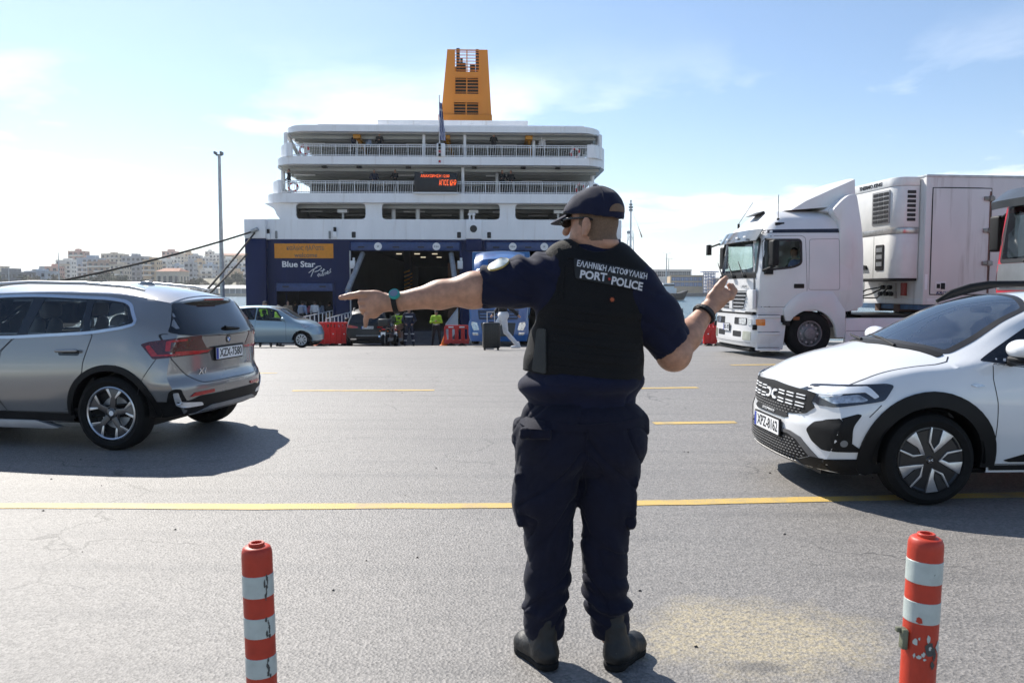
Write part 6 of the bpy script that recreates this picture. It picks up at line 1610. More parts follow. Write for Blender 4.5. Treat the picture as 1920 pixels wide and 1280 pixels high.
# ================= light blue city car by the ferry
def city_car():
	P0 = at(565, 652, 27.8); a = 3
	fwd = Vector((math.cos(math.radians(a)), -math.sin(math.radians(a)), 0)); rt = Vector((fwd.y, -fwd.x, 0))
	c = Vector((P0.x, 27.8, ground_z(27.8)))
	root = thing('parked_car', 'light blue small city hatchback waiting in front of the ferry gangway', 'car', c - fwd * 1.17 - rt * .80, math.atan2(fwd.y, fwd.x))
	BP = mat('ice_blue_paint', (.30, .40, .45), .3, metal=.4, var=.03, scale=100, coat=.9)
	xs = [-1.70, -1.5, -1.1, -.6, -.1, .3, .6, .9, 1.15, 1.4, 1.58, 1.70]
	L = Loft(xs, dict(
		zb=[.35, .28, .22, .19, .18, .18, .18, .18, .18, .19, .21, .24], yb=[.60, .66, .72, .74, .74, .74, .74, .74, .72, .68, .62, .56],
		zm=[.6] * 12, ym=[.74, .78, .80, .81, .81, .81, .81, .81, .81, .80, .75, .68],
		zs=[1.0, 1.0, .97, .95, .93, .915, .90, .88, .85, .80, .75, .66], ys=[.66, .70, .74, .76, .76, .76, .76, .75, .74, .71, .66, .60],
		zr=[1.28, 1.32, 1.37, 1.40, 1.385, 1.30, 1.13, .96, .88, .83, .77, .68], yr=[.48, .50, .53, .55, .55, .56, .60, .66, .67, .64, .6, .54],
		zt=[1.34, 1.39, 1.44, 1.465, 1.45, 1.38, 1.22, 1.05, .96, .89, .82, .72]),
		dict(L=.5, bow=.25, p=2.4, yr=.75, prof=[(.2, .03), (.45, 0), (.7, .08), (.9, .2)]), dict(L=.5, bow=.16, p=3, yr=.78, prof=[(.3, .03), (.5, 0), (.9, .03), (1.35, .2)]), nx=80, n1=22)
	wf = rounded([(.52, .945), (-.42, .975), (-.40, 1.37), (-.05, 1.36), (.25, 1.26)], .03); wr = rounded([(-.50, .985), (-1.12, 1.02), (-1.2, 1.25), (-1.1, 1.31), (-.50, 1.37)], .05)
	ws = rounded([(-.55, .98), (.55, .98), (.48, 1.38), (-.48, 1.38)], .06)
	L.body('body', BP, root, [cut_side(wf, .4), cut_side(wr, .4), cut_wheel(-1.17, .28, .33), cut_wheel(1.17, .28, .33), cut_end(ws, .1, 1.2, .95)])
	for ax, sd in (('L', 1), ('R', -1)):
		for w_ in (wf, wr):
			strip(L.bvh, w_, .05, ax, .004, .05, True).build('window_seal', INK, root); patch(L.bvh, w_, ax, (), .001, .08, 0).build('side_window', CLEAR, root)
		dn = rounded([(.62, .22), (-.42, .22), (-.47, .6), (-.45, .96), (.58, .925), (.63, .8)], .03); strip(L.bvh, dn, .014, ax, .001, .06, True).build('door_gap', INK, root)
		d = patch(L.bvh, dn, ax, (), .002, .07, .006).build('door', BP, root, smooth=40)
		q = MB(); h, n_ = project(L.bvh, -.34, .84, ax, 0); q.box(h + n_ * .015, (.14, .03, .03)); q.build('door_handle', BP, d, bevel=.008)
		patch(L.bvh, rounded([(1.28, .66), (1.45, .74), (1.30, .80), (1.12, .83)], .03), ax, (), .006, .05, .01).build('headlamp', LAMPCLEAR, root, smooth=40)
		strip(L.bvh, [(-1.0, .23), (1.0, .23)], .05, ax, .012, .08).build('sill_moulding', BP, root)
		strip(L.bvh, ring_pts(1.17, .28, .345, -5, 185), .03, ax, .006, .05).build('arch_lip', BP, root); strip(L.bvh, ring_pts(-1.17, .28, .345, -5, 185), .03, ax, .006, .05).build('arch_lip', BP, root)
		f = Field((.4, sd * .88 - .15, .88), (.75, sd * .88 + .15, 1.12), .02); f.ell((.56, sd * .88, 1.0), (.07, .09, .065), .02); f.cap((.52, sd * .74, .95), (.55, sd * .86, .98), .025, .025, .02); link_mesh('door_mirror', net_mesh('door_mirror', f, BP), root)
		for xw in (1.17, -1.17): wheel_well(root, xw, .28, .34, .35, .79, sd)
	strip(L.bvh, ws, .05, 'F', .004, .06, True).build('windscreen_seal', INK, root); patch(L.bvh, ws, 'F', (), .002, .08, 0).build('windscreen', CLEAR, root)
	q = MB(); q.b2(-1.5, 1.5, -.55, .55, .14, .24); q.build('underbody', BLACK, root)
	wm = make_wheel('cover', .28, .19, .165)
	for x in (1.17, -1.17):
		for y in (.715, -.715): place_wheel(wm, root, x, y, .28)
	interior(root, .33, .45, -.1, -.85, .88)
city_car()

# ================= black SUV waiting on the ramp, seen from behind
def black_suv():
	P0 = at(690, 648, 37.0)
	root = thing('parked_car', 'black SUV seen from behind, waiting at the vehicle ramp under the pointing hand', 'car', (P0.x, 35.5 + 1.9, ground_z(37) - .0), math.radians(98))
	BP = mat('black_car_paint', (.004, .0045, .007), .4, var=.2, coat=.25, spec=.3)
	xs = [-2.3, -2.0, -1.6, -1.0, 0, .6, 1.0, 1.4, 1.9, 2.4]
	L = Loft(xs, dict(zb=[.34, .3, .28, .26, .26, .26, .26, .27, .28, .3], yb=[.74, .8, .84, .86, .86, .86, .86, .84, .78, .7], zm=[.68] * 10, ym=[.90, .95, .965, .965, .96, .96, .96, .96, .93, .82],
		zs=[1.1, 1.15, 1.15, 1.1, 1.05, 1.03, 1.02, 1.0, .96, .85], ys=[.82, .86, .89, .89, .89, .89, .88, .87, .84, .72], zr=[1.50, 1.54, 1.60, 1.64, 1.64, 1.5, 1.25, 1.02, .98, .87], yr=[.66, .68, .70, .72, .71, .70, .74, .80, .78, .68],
		zt=[1.57, 1.61, 1.68, 1.73, 1.74, 1.62, 1.36, 1.1, 1.03, .9]),
		dict(L=.6, bow=.2, p=2.6, yr=.88, prof=[(.2, 0), (1, .1)]), dict(L=.9, bow=.16, p=3, yr=.92, prof=[(.25, .06), (.5, 0), (.75, .02), (1.1, .06), (1.5, .28)]), nx=80)
	L.body('body', BP, root, [cut_wheel(-1.4, .37, .42), cut_wheel(1.45, .37, .42)])
	patch(L.bvh, rounded([(-.62, 1.47), (-.78, 1.13), (.78, 1.13), (.62, 1.47)], .05), 'B', (), .005, .08).build('rear_window', GLOSSB, root, smooth=40)
	for sd, ax in ((1, 'L'), (-1, 'R')):
		patch(L.bvh, rounded([(.5, 1.1), (-1.2, 1.16), (-1.65, 1.25), (-1.5, 1.50), (-.8, 1.58), (.2, 1.55)], .06), ax, (), .004, .08).build('side_windows', GLOSSB, root, smooth=40)
		patch(L.bvh, rounded([(sd * .86, 1.06), (sd * .42, .97), (sd * .42, .91), (sd * .86, .92)], .02), 'B', (), .008, .05, .01).build('tail_lamp', LAMPRED, root, smooth=40)
		patch(L.bvh, rounded([(sd * .74, .40), (sd * .48, .40), (sd * .48, .46), (sd * .74, .46)], .02), 'B', (), .010, .05, .01).build('tailpipe_trim', CHROME, root, smooth=40)
		for xw in (-1.4, 1.45): wheel_well(root, xw, .37, .43, .4, .95, sd)
		q = MB(); q.tube([(.2, sd * .64, 1.72), (-.6, sd * .65, 1.76), (-1.5, sd * .63, 1.70)], .02, 6); q.build('roof_rail', ALU, root)
		f = Field((.4, sd * 1.05 - .2, 1.0), (.9, sd * 1.05 + .2, 1.35), .03); f.ell((.65, sd * 1.06, 1.17), (.09, .13, .1), .02); f.cap((.62, sd * .88, 1.1), (.65, sd * 1.0, 1.12), .04, .04, .02); link_mesh('door_mirror', net_mesh('door_mirror', f, BP), root)
	patch(L.bvh, rounded([(-.5, .56), (.5, .56), (.5, .60), (-.5, .60)], .01), 'B', (), .010, .08, .01).build('bumper_trim', GREYM, root)
	h, n_ = project(L.bvh, 0, .93, 'B', 0); plate_part(root, Matrix.Translation(h + n_ * .016) @ face_rot('B'), 'IKY-5420')
	q = MB(); q.b2(-2.1, 2.1, -.6, .6, .22, .34); q.build('underbody', BLACK, root)
	wm = make_wheel('plain', .37, .25, .25)
	for x in (-1.4, 1.45):
		for y in (.83, -.83): place_wheel(wm, root, x, y, .37)
black_suv()
# ------------------------------------------------------------------ lorries
TRW = mat('truck_white_paint', (.72, .715, .71), .38, var=.05, scale=1.5, coat=.3, dirt=(.33, .29, .25), dsc=(1.4, 1.4, .25), dcov=(.58, .8), damt=.4)
GRIME = mat('trailer_dirty_white', (.66, .645, .625), .5, var=.08, scale=1.2, stretch=(1, 1, .3), dirt=(.25, .20, .16), dsc=(1.6, 1.6, .12), damt=.55)
def truck_wheel(R=.51):
	out = []
	q = MB(); w = .15
	q.lathe([(.285, w * .7), (.30, w * 1.0), (.40, w * 1.12), (R - .03, w), (R, w * .75), (R, -w * .75), (R - .03, -w), (.40, -w * 1.12), (.285, -w * .8)], 48)
	for k in (-.45, -.15, .15, .45): q.lathe([(R + .001, w * (k - .05)), (R + .005, w * k), (R + .001, w * (k + .05))], 48)
	out.append(('tyre', q.mesh('tyre', RUBBER, smooth=30), None))
	q = MB(); q.lathe([(.285, w * .75), (.292, w * .95), (.27, w * .95), (.25, w * .4), (.20, w * .55), (.13, w * .75), (.13, w * 1.0), (.10, w * 1.05), (.001, w * 1.05)], 40); out.append(('rim', q.mesh('rim', mat('truck_rim_grey', (.20, .20, .205), .5, metal=.5, var=.2, scale=20), smooth=35), None))
	for k in range(10):
		a = 2 * math.pi * k / 10; q = MB(); q.cyl((.20 * math.cos(a), w * .5, .20 * math.sin(a)), (.20 * math.cos(a), w * .78, .20 * math.sin(a)), .022, n=8); out.append(('wheel_nut', q.mesh('wheel_nut', STEEL), 'rim'))
	for k in range(10):
		a = 2 * math.pi * (k + .5) / 10; q = MB(); q.cyl((.235 * math.cos(a), w * .3, .235 * math.sin(a)), (.235 * math.cos(a), w * .48, .235 * math.sin(a)), .02, n=8); out.append(('rim_hole', q.mesh('rim_hole', INK), 'rim'))
	return out
TWH = truck_wheel()

def cab_driver(root, x, y, z, shirt):
	f = Field((x - .35, y - .4, z - .1), (x + .7, y + .4, z + .95), .025)
	f.cap((x, y, z), (x + .02, y, z + .42), .15, .17, .06, flat=((1, 0, 0), 1.25)); f.cap((x + .02, y - .17, z + .42), (x + .02, y + .17, z + .42), .09, .09, .08)
	for s in (-1, 1): f.cap((x + .02, y + s * .2, z + .42), (x + .14, y + s * .25, z + .16), .055, .048, .04); f.cap((x + .14, y + s * .25, z + .16), (x + .42, y + s * .15, z + .22), .045, .035, .03)
	f.cap((x + .03, y, z + .45), (x + .05, y, z + .6), .055, .055, .03); f.ell((x + .06, y, z + .7), (.095, .075, .125), .03)
	f.cap((x, y - .1, z), (x + .4, y - .12, z - .02), .08, .07, .05); f.cap((x, y + .1, z), (x + .4, y + .12, z - .02), .08, .07, .05)
	skin = mat('far_skin', (.36, .20, .13), .55); hair = mat('dark_hair', (.02, .015, .012), .7)
	def pk(c):
		if c.z > z + .76 or (c.z > z + .64 and c.x < x + .02): return 2
		if c.z > z + .53 or c.x > x + .2 and c.z > z + .1: return 0
		return 1
	return net_mesh('person', f, [skin, shirt, hair], pick=pk)

def white_truck():
	a = math.radians(-6.0)
	fwd = Vector((-math.cos(a), math.sin(a), 0)); lf = Vector((-math.sin(a), -math.cos(a), 0))
	c = Vector((6.72, 18.0, 0)); o_ = c - lf * 1.2
	rz = math.pi - a
	root = thing('tractor_truck', 'white high roof tractor truck with roof spoiler facing left behind the officer', 'truck', o_, rz)
	xs = [-1.18, -.9, 0, .7, 1.05, 1.25, 1.36]
	L = Loft(xs, dict(zb=[1.02, 1.02, 1.02, 1.02, 1.0, .98, .98], yb=[1.14, 1.18, 1.2, 1.2, 1.2, 1.17, 1.12], zm=[1.6] * 7, ym=[1.20, 1.235, 1.24, 1.24, 1.235, 1.22, 1.19],
		zs=[2.70] * 5 + [2.66, 2.6], ys=[1.17, 1.20, 1.215, 1.215, 1.21, 1.19, 1.15], zr=[3.08, 3.10, 3.10, 3.08, 3.0, 2.92, 2.82], yr=[1.0, 1.03, 1.05, 1.04, 1.0, .96, .9], zt=[3.28, 3.32, 3.34, 3.32, 3.22, 3.10, 2.98]),
		dict(L=.8, bow=.16, p=3.2, yr=1.2, pw=1.3, prof=[(.9, 0), (1.75, 0), (2.65, .13), (2.8, .16), (3.1, .40), (3.34, .62)]), dict(L=.3, bow=.05, p=5, yr=1.2, prof=[(1, 0), (3, 0)]), nx=70, n1=36, rp=3.0)
	win = rounded([(1.13, 1.93), (1.10, 2.60), (.28, 2.61), (.262, 2.08), (.45, 2.0)], [.04, .05, .08, .08, .15])
	ws = rounded([(-1.06, 1.86), (-1.02, 2.64), (1.02, 2.64), (1.06, 1.86)], .08)
	L.body('cab', TRW, root, [cut_side(win, .8), cut_end(ws, .8, 1.5, 1.7)])
	for ax, sd in (('L', 1), ('R', -1)):
		strip(L.bvh, win, .05, ax, .005, .06, True).build('window_seal', INK, root); patch(L.bvh, win, ax, (), .001, .12, 0).build('side_window', glass('open_cab_window', (.9, .93, .93)) if sd > 0 else CLEAR, root)
		patch(L.bvh, [(1.10, 2.755), (1.06, 2.83), (-.66, 2.865), (-.66, 2.775)], ax, (), .006, .1, .01).build('side_stripe', mat('dark_blue_stripe', (.015, .017, .03), .35), root, smooth=40)
		dn = rounded([(1.255, 1.12), (1.26, 1.85), (1.19, 2.68), (.28, 2.70), (.18, 2.66), (.12, 1.45), (.30, 1.40), (.50, 1.27), (.62, 1.12)], [.02, .1, .06, .06, .1, .05, .1, .1, .02])
		strip(L.bvh, dn, .018, ax, .002, .08, True).build('door_gap', INK, root)
		d = patch(L.bvh, dn, ax, [strip_poly(win, -.0, True)[0]], .003, .1, .006).build('door', TRW, root, smooth=40)
		patch(L.bvh, rounded(rect(.19, .43, 1.53, 1.63), .02), ax, (), .008, .06, .01).build('door_handle', BLACK, d)
		strip(L.bvh, rounded([(.08, 1.50), (.08, 2.62), (-.62, 2.64), (-.65, 1.50)], .05), .010, ax, .002, .1, True).build('panel_gap', GREYM, root)
		# side air deflector behind the cab
		q = MB(); q.prism(rounded([(-.64, 1.05), (-.62, 3.02), (-.42, 3.26), (-.66, 3.50), (-.82, 3.62), (-1.0, 3.64), (-1.13, 3.0), (-1.2, 2.4), (-1.22, 1.12), (-.85, 1.0)], [.02, .1, .1, .1, .08, .1, .2, .2, .05, .05]), sd * .98, sd * 1.232); q.build('air_deflector', TRW, root, bevel=.03)
		# wheel arch panel, steps
		ap = [(.66, 1.06), (.63, .92), (.60, .80)] + [(p[0], p[1]) for p in ring_pts(0, .45, .60, 36, 158, 14)] + [(-.60, .42), (-.80, .42), (-.80, 1.02), (-.5, 1.45), (.12, 1.47), (.32, 1.40), (.52, 1.25)]
		q = MB(); q.prism(ap, sd * 1.16, sd * 1.248); q.build('wheel_arch_panel', TRW, root, bevel=.012)
		q = MB(); q.prism([(.50, .80), (.66, .80), (.66, .72), (.50, .68)], sd * 1.15, sd * 1.26); q.build('arch_lip', BLACK, root, bevel=.01)
		q = MB(); q.prism(rounded([(.58, .72), (.70, .78), (1.24, .84), (1.24, .16), (.64, .16)], .02), sd * 1.08, sd * 1.20); q.build('step_panel', TRW, root, bevel=.015)
		for z in (.90, .52, .17):
			q = MB(); q.b2(.72, 1.25, sd * 1.10, sd * 1.25, z - .03, z + .03); st = q.build('step', TRW, root, bevel=.01)
			q = MB(); q.b2(.74, 1.23, sd * 1.11, sd * 1.252, z + .031, z + .038); q.build('step_tread', BLACK, st)
		q = MB(); q.prism(rect(.62, 1.24, .93, 1.1), sd * 1.10, sd * 1.19); q.build('entry_panel', TRW, root)
		q = MB(); q.box((.36, sd * 1.255, .86), (.14, .02, .07)); q.build('side_marker', AMBER if sd < 0 else mat('dark_amber', (.2, .06, .01), .3), root)
		q = MB(); q.box((1.30, sd * 1.19, .66), (.1, .06, .12)); q.build('bumper_hook', BLACK, root, bevel=.01)
		# mirrors
		q = MB(); q.prism(rounded(rect(.94, 1.10, 2.02, 2.58), .05), sd * 1.36, sd * 1.60); mo = q.build('door_mirror', BLACK, root, bevel=.03)
		q = MB(); q.cyl((1.1, sd * 1.2, 2.62), (1.0, sd * 1.5, 2.58), .025, n=8); q.cyl((1.14, sd * 1.2, 1.92), (1.0, sd * 1.5, 2.02), .03, n=8); q.b2(.94, 1.12, sd * 1.2, sd * 1.30, 1.84, 1.94); q.build('mirror_arm', BLACK, mo)
		# chassis fairing
		q = MB(); q.prism(rounded([(-.82, .24), (-.82, .86), (-3.4, .86), (-3.4, .24)], .03), sd * 1.13, sd * 1.215); q.build('side_fairing', TRW, root, bevel=.012)
		strip(BVHTree.FromPolygons([Vector((-.82, sd * 1.215, .2)), Vector((-3.4, sd * 1.215, .2)), Vector((-3.4, sd * 1.215, .9)), Vector((-.82, sd * 1.215, .9))], [(0, 1, 2, 3)]), [(-.84, .57), (-3.38, .57)], .012, ax, .002, .3).build('panel_gap', GREYM, root)
		for y_, x_ in ((1.03, 0.0), (1.03, -3.7)):
			place_wheel(TWH, root, x_, sd * y_, .51)
	# windscreen, visor, wipers
	strip(L.bvh, ws, .07, 'F', .005, .06, True).build('windscreen_seal', INK, root, smooth=40); patch(L.bvh, ws, 'F', (), .002, .12, 0).build('windscreen', glass('green_screen', (.62, .74, .70)), root, smooth=40)
	patch(L.bvh, rounded([(-1.08, 1.76), (-1.06, 1.86), (1.06, 1.86), (1.08, 1.76)], .02), 'F', (), .008, .08).build('screen_base', BLACK, root, smooth=40)
	V = []; F = []; N = 16
	for i in range(N + 1):
		y = -1.12 + 2.24 * i / N; b_ = .16 * abs(y / 1.2) ** 3.2
		V += [(1.25 - b_, y, 2.86), (1.42 - b_, y, 2.60), (1.40 - b_, y, 2.59), (1.23 - b_, y, 2.85)]
	for i in range(N):
		for j in range(4): F.append((4 * i + j, 4 * i + (j + 1) % 4, 4 * i + 4 + (j + 1) % 4, 4 * i + 4 + j))
	F += [(0, 1, 2, 3), (4 * N + 3, 4 * N + 2, 4 * N + 1, 4 * N)]
	q = MB(); q.add(V, F); vs_ = q.build('sun_visor', mat('smoked_visor', (.10, .12, .13), .12, coat=.6), root, smooth=40)
	for y in (-.8, -.3, .3, .75):
		q = MB(); q.box((1.39, y, 2.70), (.03, .14, .035)); q.build('marker_light', PLATEW, vs_)
	for y in (.75, .1, -.55):
		q = MB(); q.tube([(1.40, y, 1.80), (1.39, y - .2, 1.98), (1.37, y - .42, 2.16)], [.02, .014, .008], 6); q.box((1.40, y, 1.80), (.08, .16, .06)); q.build('wiper', BLACK, root)
	q = MB(); q.box((1.46, -1.38, 2.5), (.10, .14, .26)); q.cyl((1.30, -1.05, 2.64), (1.46, -1.34, 2.56), .025, n=8); q.build('kerb_mirror', BLACK, root, bevel=.03)
	# grille and front panel
	gr = rounded([(-.78, 1.48), (-.62, 1.06), (.62, 1.06), (.78, 1.48)], .04)
	go = patch(L.bvh, gr, 'F', (), .006, .1).build('grille', BLACK, root, smooth=40)
	for k in range(5):
		z = 1.09 + k * .085; h_ = .66 + .16 * k / 5
		patch(L.bvh, rounded([(-h_, z), (h_, z), (h_, z + .04), (-h_, z + .04)], .01), 'F', (), .03, .1, .03).build('grille_slat', mat('grille_grey', (.35, .35, .36), .4, metal=.3), go, smooth=40)
	patch(L.bvh, rect(-.09, .09, 1.06, 1.48), 'F', (), .04, .1, .04).build('grille_badge_bar', TRW, go)
	o = letter('AXOR', .09, STEEL, root, (0, 0, 0), (0, 0, 0), extrude=.004, width=.42); h, n_ = project(L.bvh, .62, 1.57, 'F', 0); o.matrix_local = Matrix.Translation(h + n_ * .008) @ face_rot('F') @ Matrix.Rotation(math.pi / 2, 4, 'X')
	q = MB(); q.prism(rounded([(-1.18, 1.06), (-1.02, 1.1), (-.82, 1.44), (-.9, 1.5), (-1.19, 1.5)], .03), 1.28, 1.36, plane='yz'); q.build('corner_vane', TRW, root, bevel=.02)
	q = MB(); q.prism(rounded([(1.19, 1.06), (1.02, 1.1), (.82, 1.44), (.9, 1.5), (1.19, 1.5)], .03), 1.28, 1.36, plane='yz'); q.build('corner_vane', TRW, root, bevel=.02)
	# bumper
	Lb = Loft([.70, .95, 1.2, 1.36, 1.44], dict(zb=[.22, .20, .20, .20, .22], yb=[1.16, 1.18, 1.18, 1.14, 1.08], zm=[.5] * 5, ym=[1.2, 1.235, 1.24, 1.22, 1.17], zs=[.80] * 5, ys=[1.2, 1.235, 1.24, 1.22, 1.17], zr=[.93] * 5, yr=[1.18, 1.20, 1.20, 1.18, 1.12], zt=[.935] * 5),
		dict(L=.35, bow=.14, p=4, yr=1.2, pw=1.2, prof=[(.2, .04), (.35, 0), (.9, .03)]), dict(L=.1, bow=0, p=2, yr=1, prof=[(0, 0), (1, 0)]), nx=30, n1=20)
	Lb.body('bumper', TRW, root, [])
	patch(Lb.bvh, rounded(rect(-1.1, 1.1, .925, .99), .01), 'F', (), -.05, .1, .02).build('bumper_gap', BLACK, root)
	q = MB(); q.b2(.95, 1.33, -1.12, 1.12, .93, 1.0); q.build('bumper_filler', BLACK, root)
	for sd in (-1, 1):
		patch(Lb.bvh, rounded(rect(sd * .30, sd * .92, .70, .86), .03), 'F', (), .004, .06, .01).build('headlamp_slot', INK, root)
		patch(Lb.bvh, rounded(rect(sd * .55, sd * .88, .71, .85), .03), 'F', (), .010, .06, .01).build('headlamp', LAMPCLEAR, root)
		patch(Lb.bvh, rounded(rect(sd * .96, sd * 1.08, .70, .84), .02), 'F', (), .010, .05, .01).build('sidelight', LAMPCLEAR, root)
		patch(Lb.bvh, rounded([(1.27, .70), (1.08, .70), (1.08, .84), (1.27, .84)], .02), 'L' if sd > 0 else 'R', (), .010, .05, .01).build('indicator', AMBER, root)
		patch(Lb.bvh, rounded(rect(sd * .25, sd * .70, .42, .55), .03), 'F', (), .004, .06, .01).build('fog_slot', INK, root)
		patch(Lb.bvh, rounded(rect(sd * .78, sd * 1.08, .36, .56), .03), 'F', (), .010, .06, .01).build('fog_lamp', mat('yellowed_lamp', (.45, .46, .38), .2, coat=.7), root)
	strip(Lb.bvh, [(-1.15, .30), (1.15, .30)], .012, 'F', .002, .1).build('panel_gap', GREYM, root)
	plate_part(root, Matrix.Translation(Vector((1.455, -.10, .62))) @ face_rot('F'), 'IBK-1093', .36, .16)
	q = MB(); q.b2(1.1, 1.36, -1.05, 1.05, .10, .18); q.build('underrun_bar', BLACK, root, bevel=.02)
	q = MB(); q.prism([(-.38, 3.28), (-.72, 3.55), (-1.04, 3.60), (-1.04, 3.1)], -.99, .99); q.build('roof_filler', TRW, root, bevel=.02)
	# roof spoiler
	sp = MB(); V = []; pr = [(.42, 3.31), (.10, 3.56), (-.5, 3.83), (-1.10, 4.05), (-1.12, 3.66), (-.9, 3.40)]
	for i in range(13):
		y = -1 + 2 * i / 12; k = abs(y) ** 6
		for j, (x, z) in enumerate(pr): V.append((x - (.10 * k if j < 3 else 0), y * (.80 + .14 * min(j, 3) / 3), z - (.05 * k * (1 if 0 < j < 4 else 0))))
	F = [(i * 6 + j, i * 6 + (j + 1) % 6, i * 6 + 6 + (j + 1) % 6, i * 6 + 6 + j) for i in range(12) for j in range(6)] + [tuple(range(6)), tuple(72 + j for j in reversed(range(6)))]
	sp.add(V, F); sp.build('roof_spoiler', TRW, root, smooth=30)
	q = MB(); q.prism([(1.0, 3.22), (.72, 3.34), (.70, 3.26)], -.25, .25); q.build('roof_hatch', BLACK, root)
	for x_, y_, dx in ((.72, 1.0, .0), (1.0, -.6, -.35)):
		q = MB(); q.cyl((x_, y_, 2.98), (x_, y_, 3.10), .03, n=8); q.cyl((x_, y_, 3.10), (x_ + dx, y_, 3.62), .008, n=5); q.build('aerial', BLACK, root)
	q = MB(); q.box((.72, 1.08, 2.97), (.2, .05, .06)); q.build('roof_marker', BLACK, root)
	# cab inside
	q = MB(); q.b2(-1.1, 1.2, -1.1, 1.1, 1.05, 1.12); q.build('cabin_floor', DARK, root)
	q = MB(); q.prism(rounded([(.72, 1.3), (.66, 1.78), (.8, 1.86), (1.22, 1.84), (1.24, 1.3)], .05), -1.08, 1.08); q.build('dashboard', DARK, root)
	q = MB(); q.b2(-1.12, -1.06, -1.1, 1.1, 1.1, 3.0); q.b2(-1.1, -.2, -1.08, 1.08, 1.1, 1.55); q.build('cab_rear_lining', DARK, root)
	for y in (.55, -.55):
		s_ = seat(root, .12, y, 1.45, w=.5)
	drv = link_mesh('person', cab_driver(root, 0, 0, 0, mat('blue_shirt', (.03, .05, .25), .8)))
	drv.location = o_ + Matrix.Rotation(rz, 3, 'Z') @ Vector((.05, .55, 1.66)); drv.rotation_euler = (0, 0, rz)
	tag(drv, 'truck driver in a blue shirt seated at the open cab window', 'person')
	# chassis
	q = MB(); q.b2(-4.6, .9, .32, .48, .62, .92); q.b2(-4.6, .9, -.48, -.32, .62, .92); q.build('chassis_rails', GREYM, root)
	q = MB(); q.b2(-3.0, -1.25, -1.1, 1.1, .87, .93); q.build('catwalk', BLACK, root)
	q = MB(); q.cyl((-3.4, 0, .98), (-3.4, 0, 1.08), .55, n=24); q.build('fifth_wheel', BLACK, root)
	for k in range(3):
		q = MB(); pts = [(-1.3 + .05 * k + .25 * t, .5 - .25 * k + .1 * math.sin(t * 9 + k), .98 + .06 * math.sin(t * 60)) for t in np.linspace(0, 1.6, 80)]; q.tube(pts, .025, 6); q.build('air_hose', mat('hose_blue', (.04, .16, .4), .5) if k == 1 else BLACK, root)
	# --------- trailer
	tr = thing('refrigerated_trailer', 'dirty white refrigerated box trailer with a cooling unit on its front wall', 'trailer', o_, rz)
	TF = -2.62
	q = MB(); q.b2(TF - 13.2, TF, -1.285, 1.285, 1.28, 4.05); q.build('box', GRIME, tr, bevel=.03)
	q = MB(); q.b2(TF - 13.2, TF + .004, -1.292, 1.292, 4.02, 4.085); q.build('roof_rail', STEEL, tr, bevel=.008)
	q = MB(); q.b2(TF - 13.2, TF + .003, -1.29, 1.29, 1.16, 1.30); q.build('floor_rail', GRIME, tr, bevel=.01)
	for sd in (-1, 1):
		q = MB(); q.b2(TF - .10, TF + .012, sd * 1.19, sd * 1.296, 1.17, 4.03); q.build('corner_post', STEEL if sd < 0 else GRIME, tr, bevel=.02)
	dp = rect(-4.18, -2.78, 1.40, 3.78)
	bv = BVHTree.FromPolygons([Vector((5, 1.285, 0)), Vector((-20, 1.285, 0)), Vector((-20, 1.285, 5)), Vector((5, 1.285, 5))], [(0, 1, 2, 3)])
	q = MB(); q.prism(dp, 1.286, 1.300); do = q.build('side_door', GRIME, tr, bevel=.006)
	strip(bv, dp, .05, 'L', .008, .3, True).build('door_seal', mat('perished_black_rubber', (.03, .028, .026), .8, var=.5, scale=10), tr)
	strip(bv, [(-4.16, 1.42), (-4.16, 3.72)], .035, 'L', .022, .3).build('hinge_rod', mat('rusty_rod', (.14, .07, .05), .7, var=.4, scale=10), do)
	for z in (3.56, 2.84, 2.10):
		q = MB(); q.b2(-4.25, -4.0, 1.287, 1.335, z - .045, z + .045); q.b2(-4.20, -4.12, 1.287, 1.36, z - .06, z + .06); q.build('hinge', mat('hinge_steel', (.25, .24, .22), .5, metal=.5, var=.3), do, bevel=.006)
	q = MB(); q.b2(-3.14, -2.88, 1.30, 1.325, 1.48, 1.68); lb = q.build('door_latch', GRIME, do, bevel=.01)
	q = MB(); q.b2(-3.11, -3.01, 1.325, 1.332, 1.51, 1.65); q.b2(-2.99, -2.91, 1.325, 1.333, 1.53, 1.63); q.build('latch_pocket', BLACK, lb)
	letter('KRONE', .085, mat('faded_blue_ink', (.04, .06, .14), .6), do, (-3.12, 1.304, 1.425), (math.pi / 2, 0, math.pi), extrude=.002, width=.40, bold=.003, shear=.2)
	q = MB(); q.b2(-2.70, -2.64, 1.287, 1.299, 1.5, 1.85); q.build('notice_label', PLATEW, tr)
	# cooling unit
	UX = TF + .02; uw = 1.08
	up = rounded([(UX, -uw), (UX + .42, -uw), (UX + .56, -uw + .22), (UX + .56, uw - .22), (UX + .42, uw), (UX, uw)], [.02, .12, .15, .15, .12, .02], 5)
	def unit_piece(name, z0, z1, m, s=1.0, d=0.0):
		q = MB(); q.prism([(UX + (x - UX) * (1 + d), y * s) for x, y in up], z0, z1, plane='xy'); return q.build(name, m, tr, bevel=.015)
	UW = mat('unit_white', (.72, .72, .70), .35, var=.06, scale=4)
	unit_piece('unit_hood', 3.86, 4.06, UW, 1.0); unit_piece('unit_upper', 2.92, 3.857, UW, .995, -.02); unit_piece('unit_band', 2.78, 2.917, mat('dented_metal', (.5, .48, .45), .3, metal=.8, var=.25, scale=8, bump=.5, bscale=6), 1.005, .01); unit_piece('unit_lower', 1.76, 2.777, UW, .995, -.01); unit_piece('unit_foot', 1.70, 1.757, BLACK, .98, -.03)
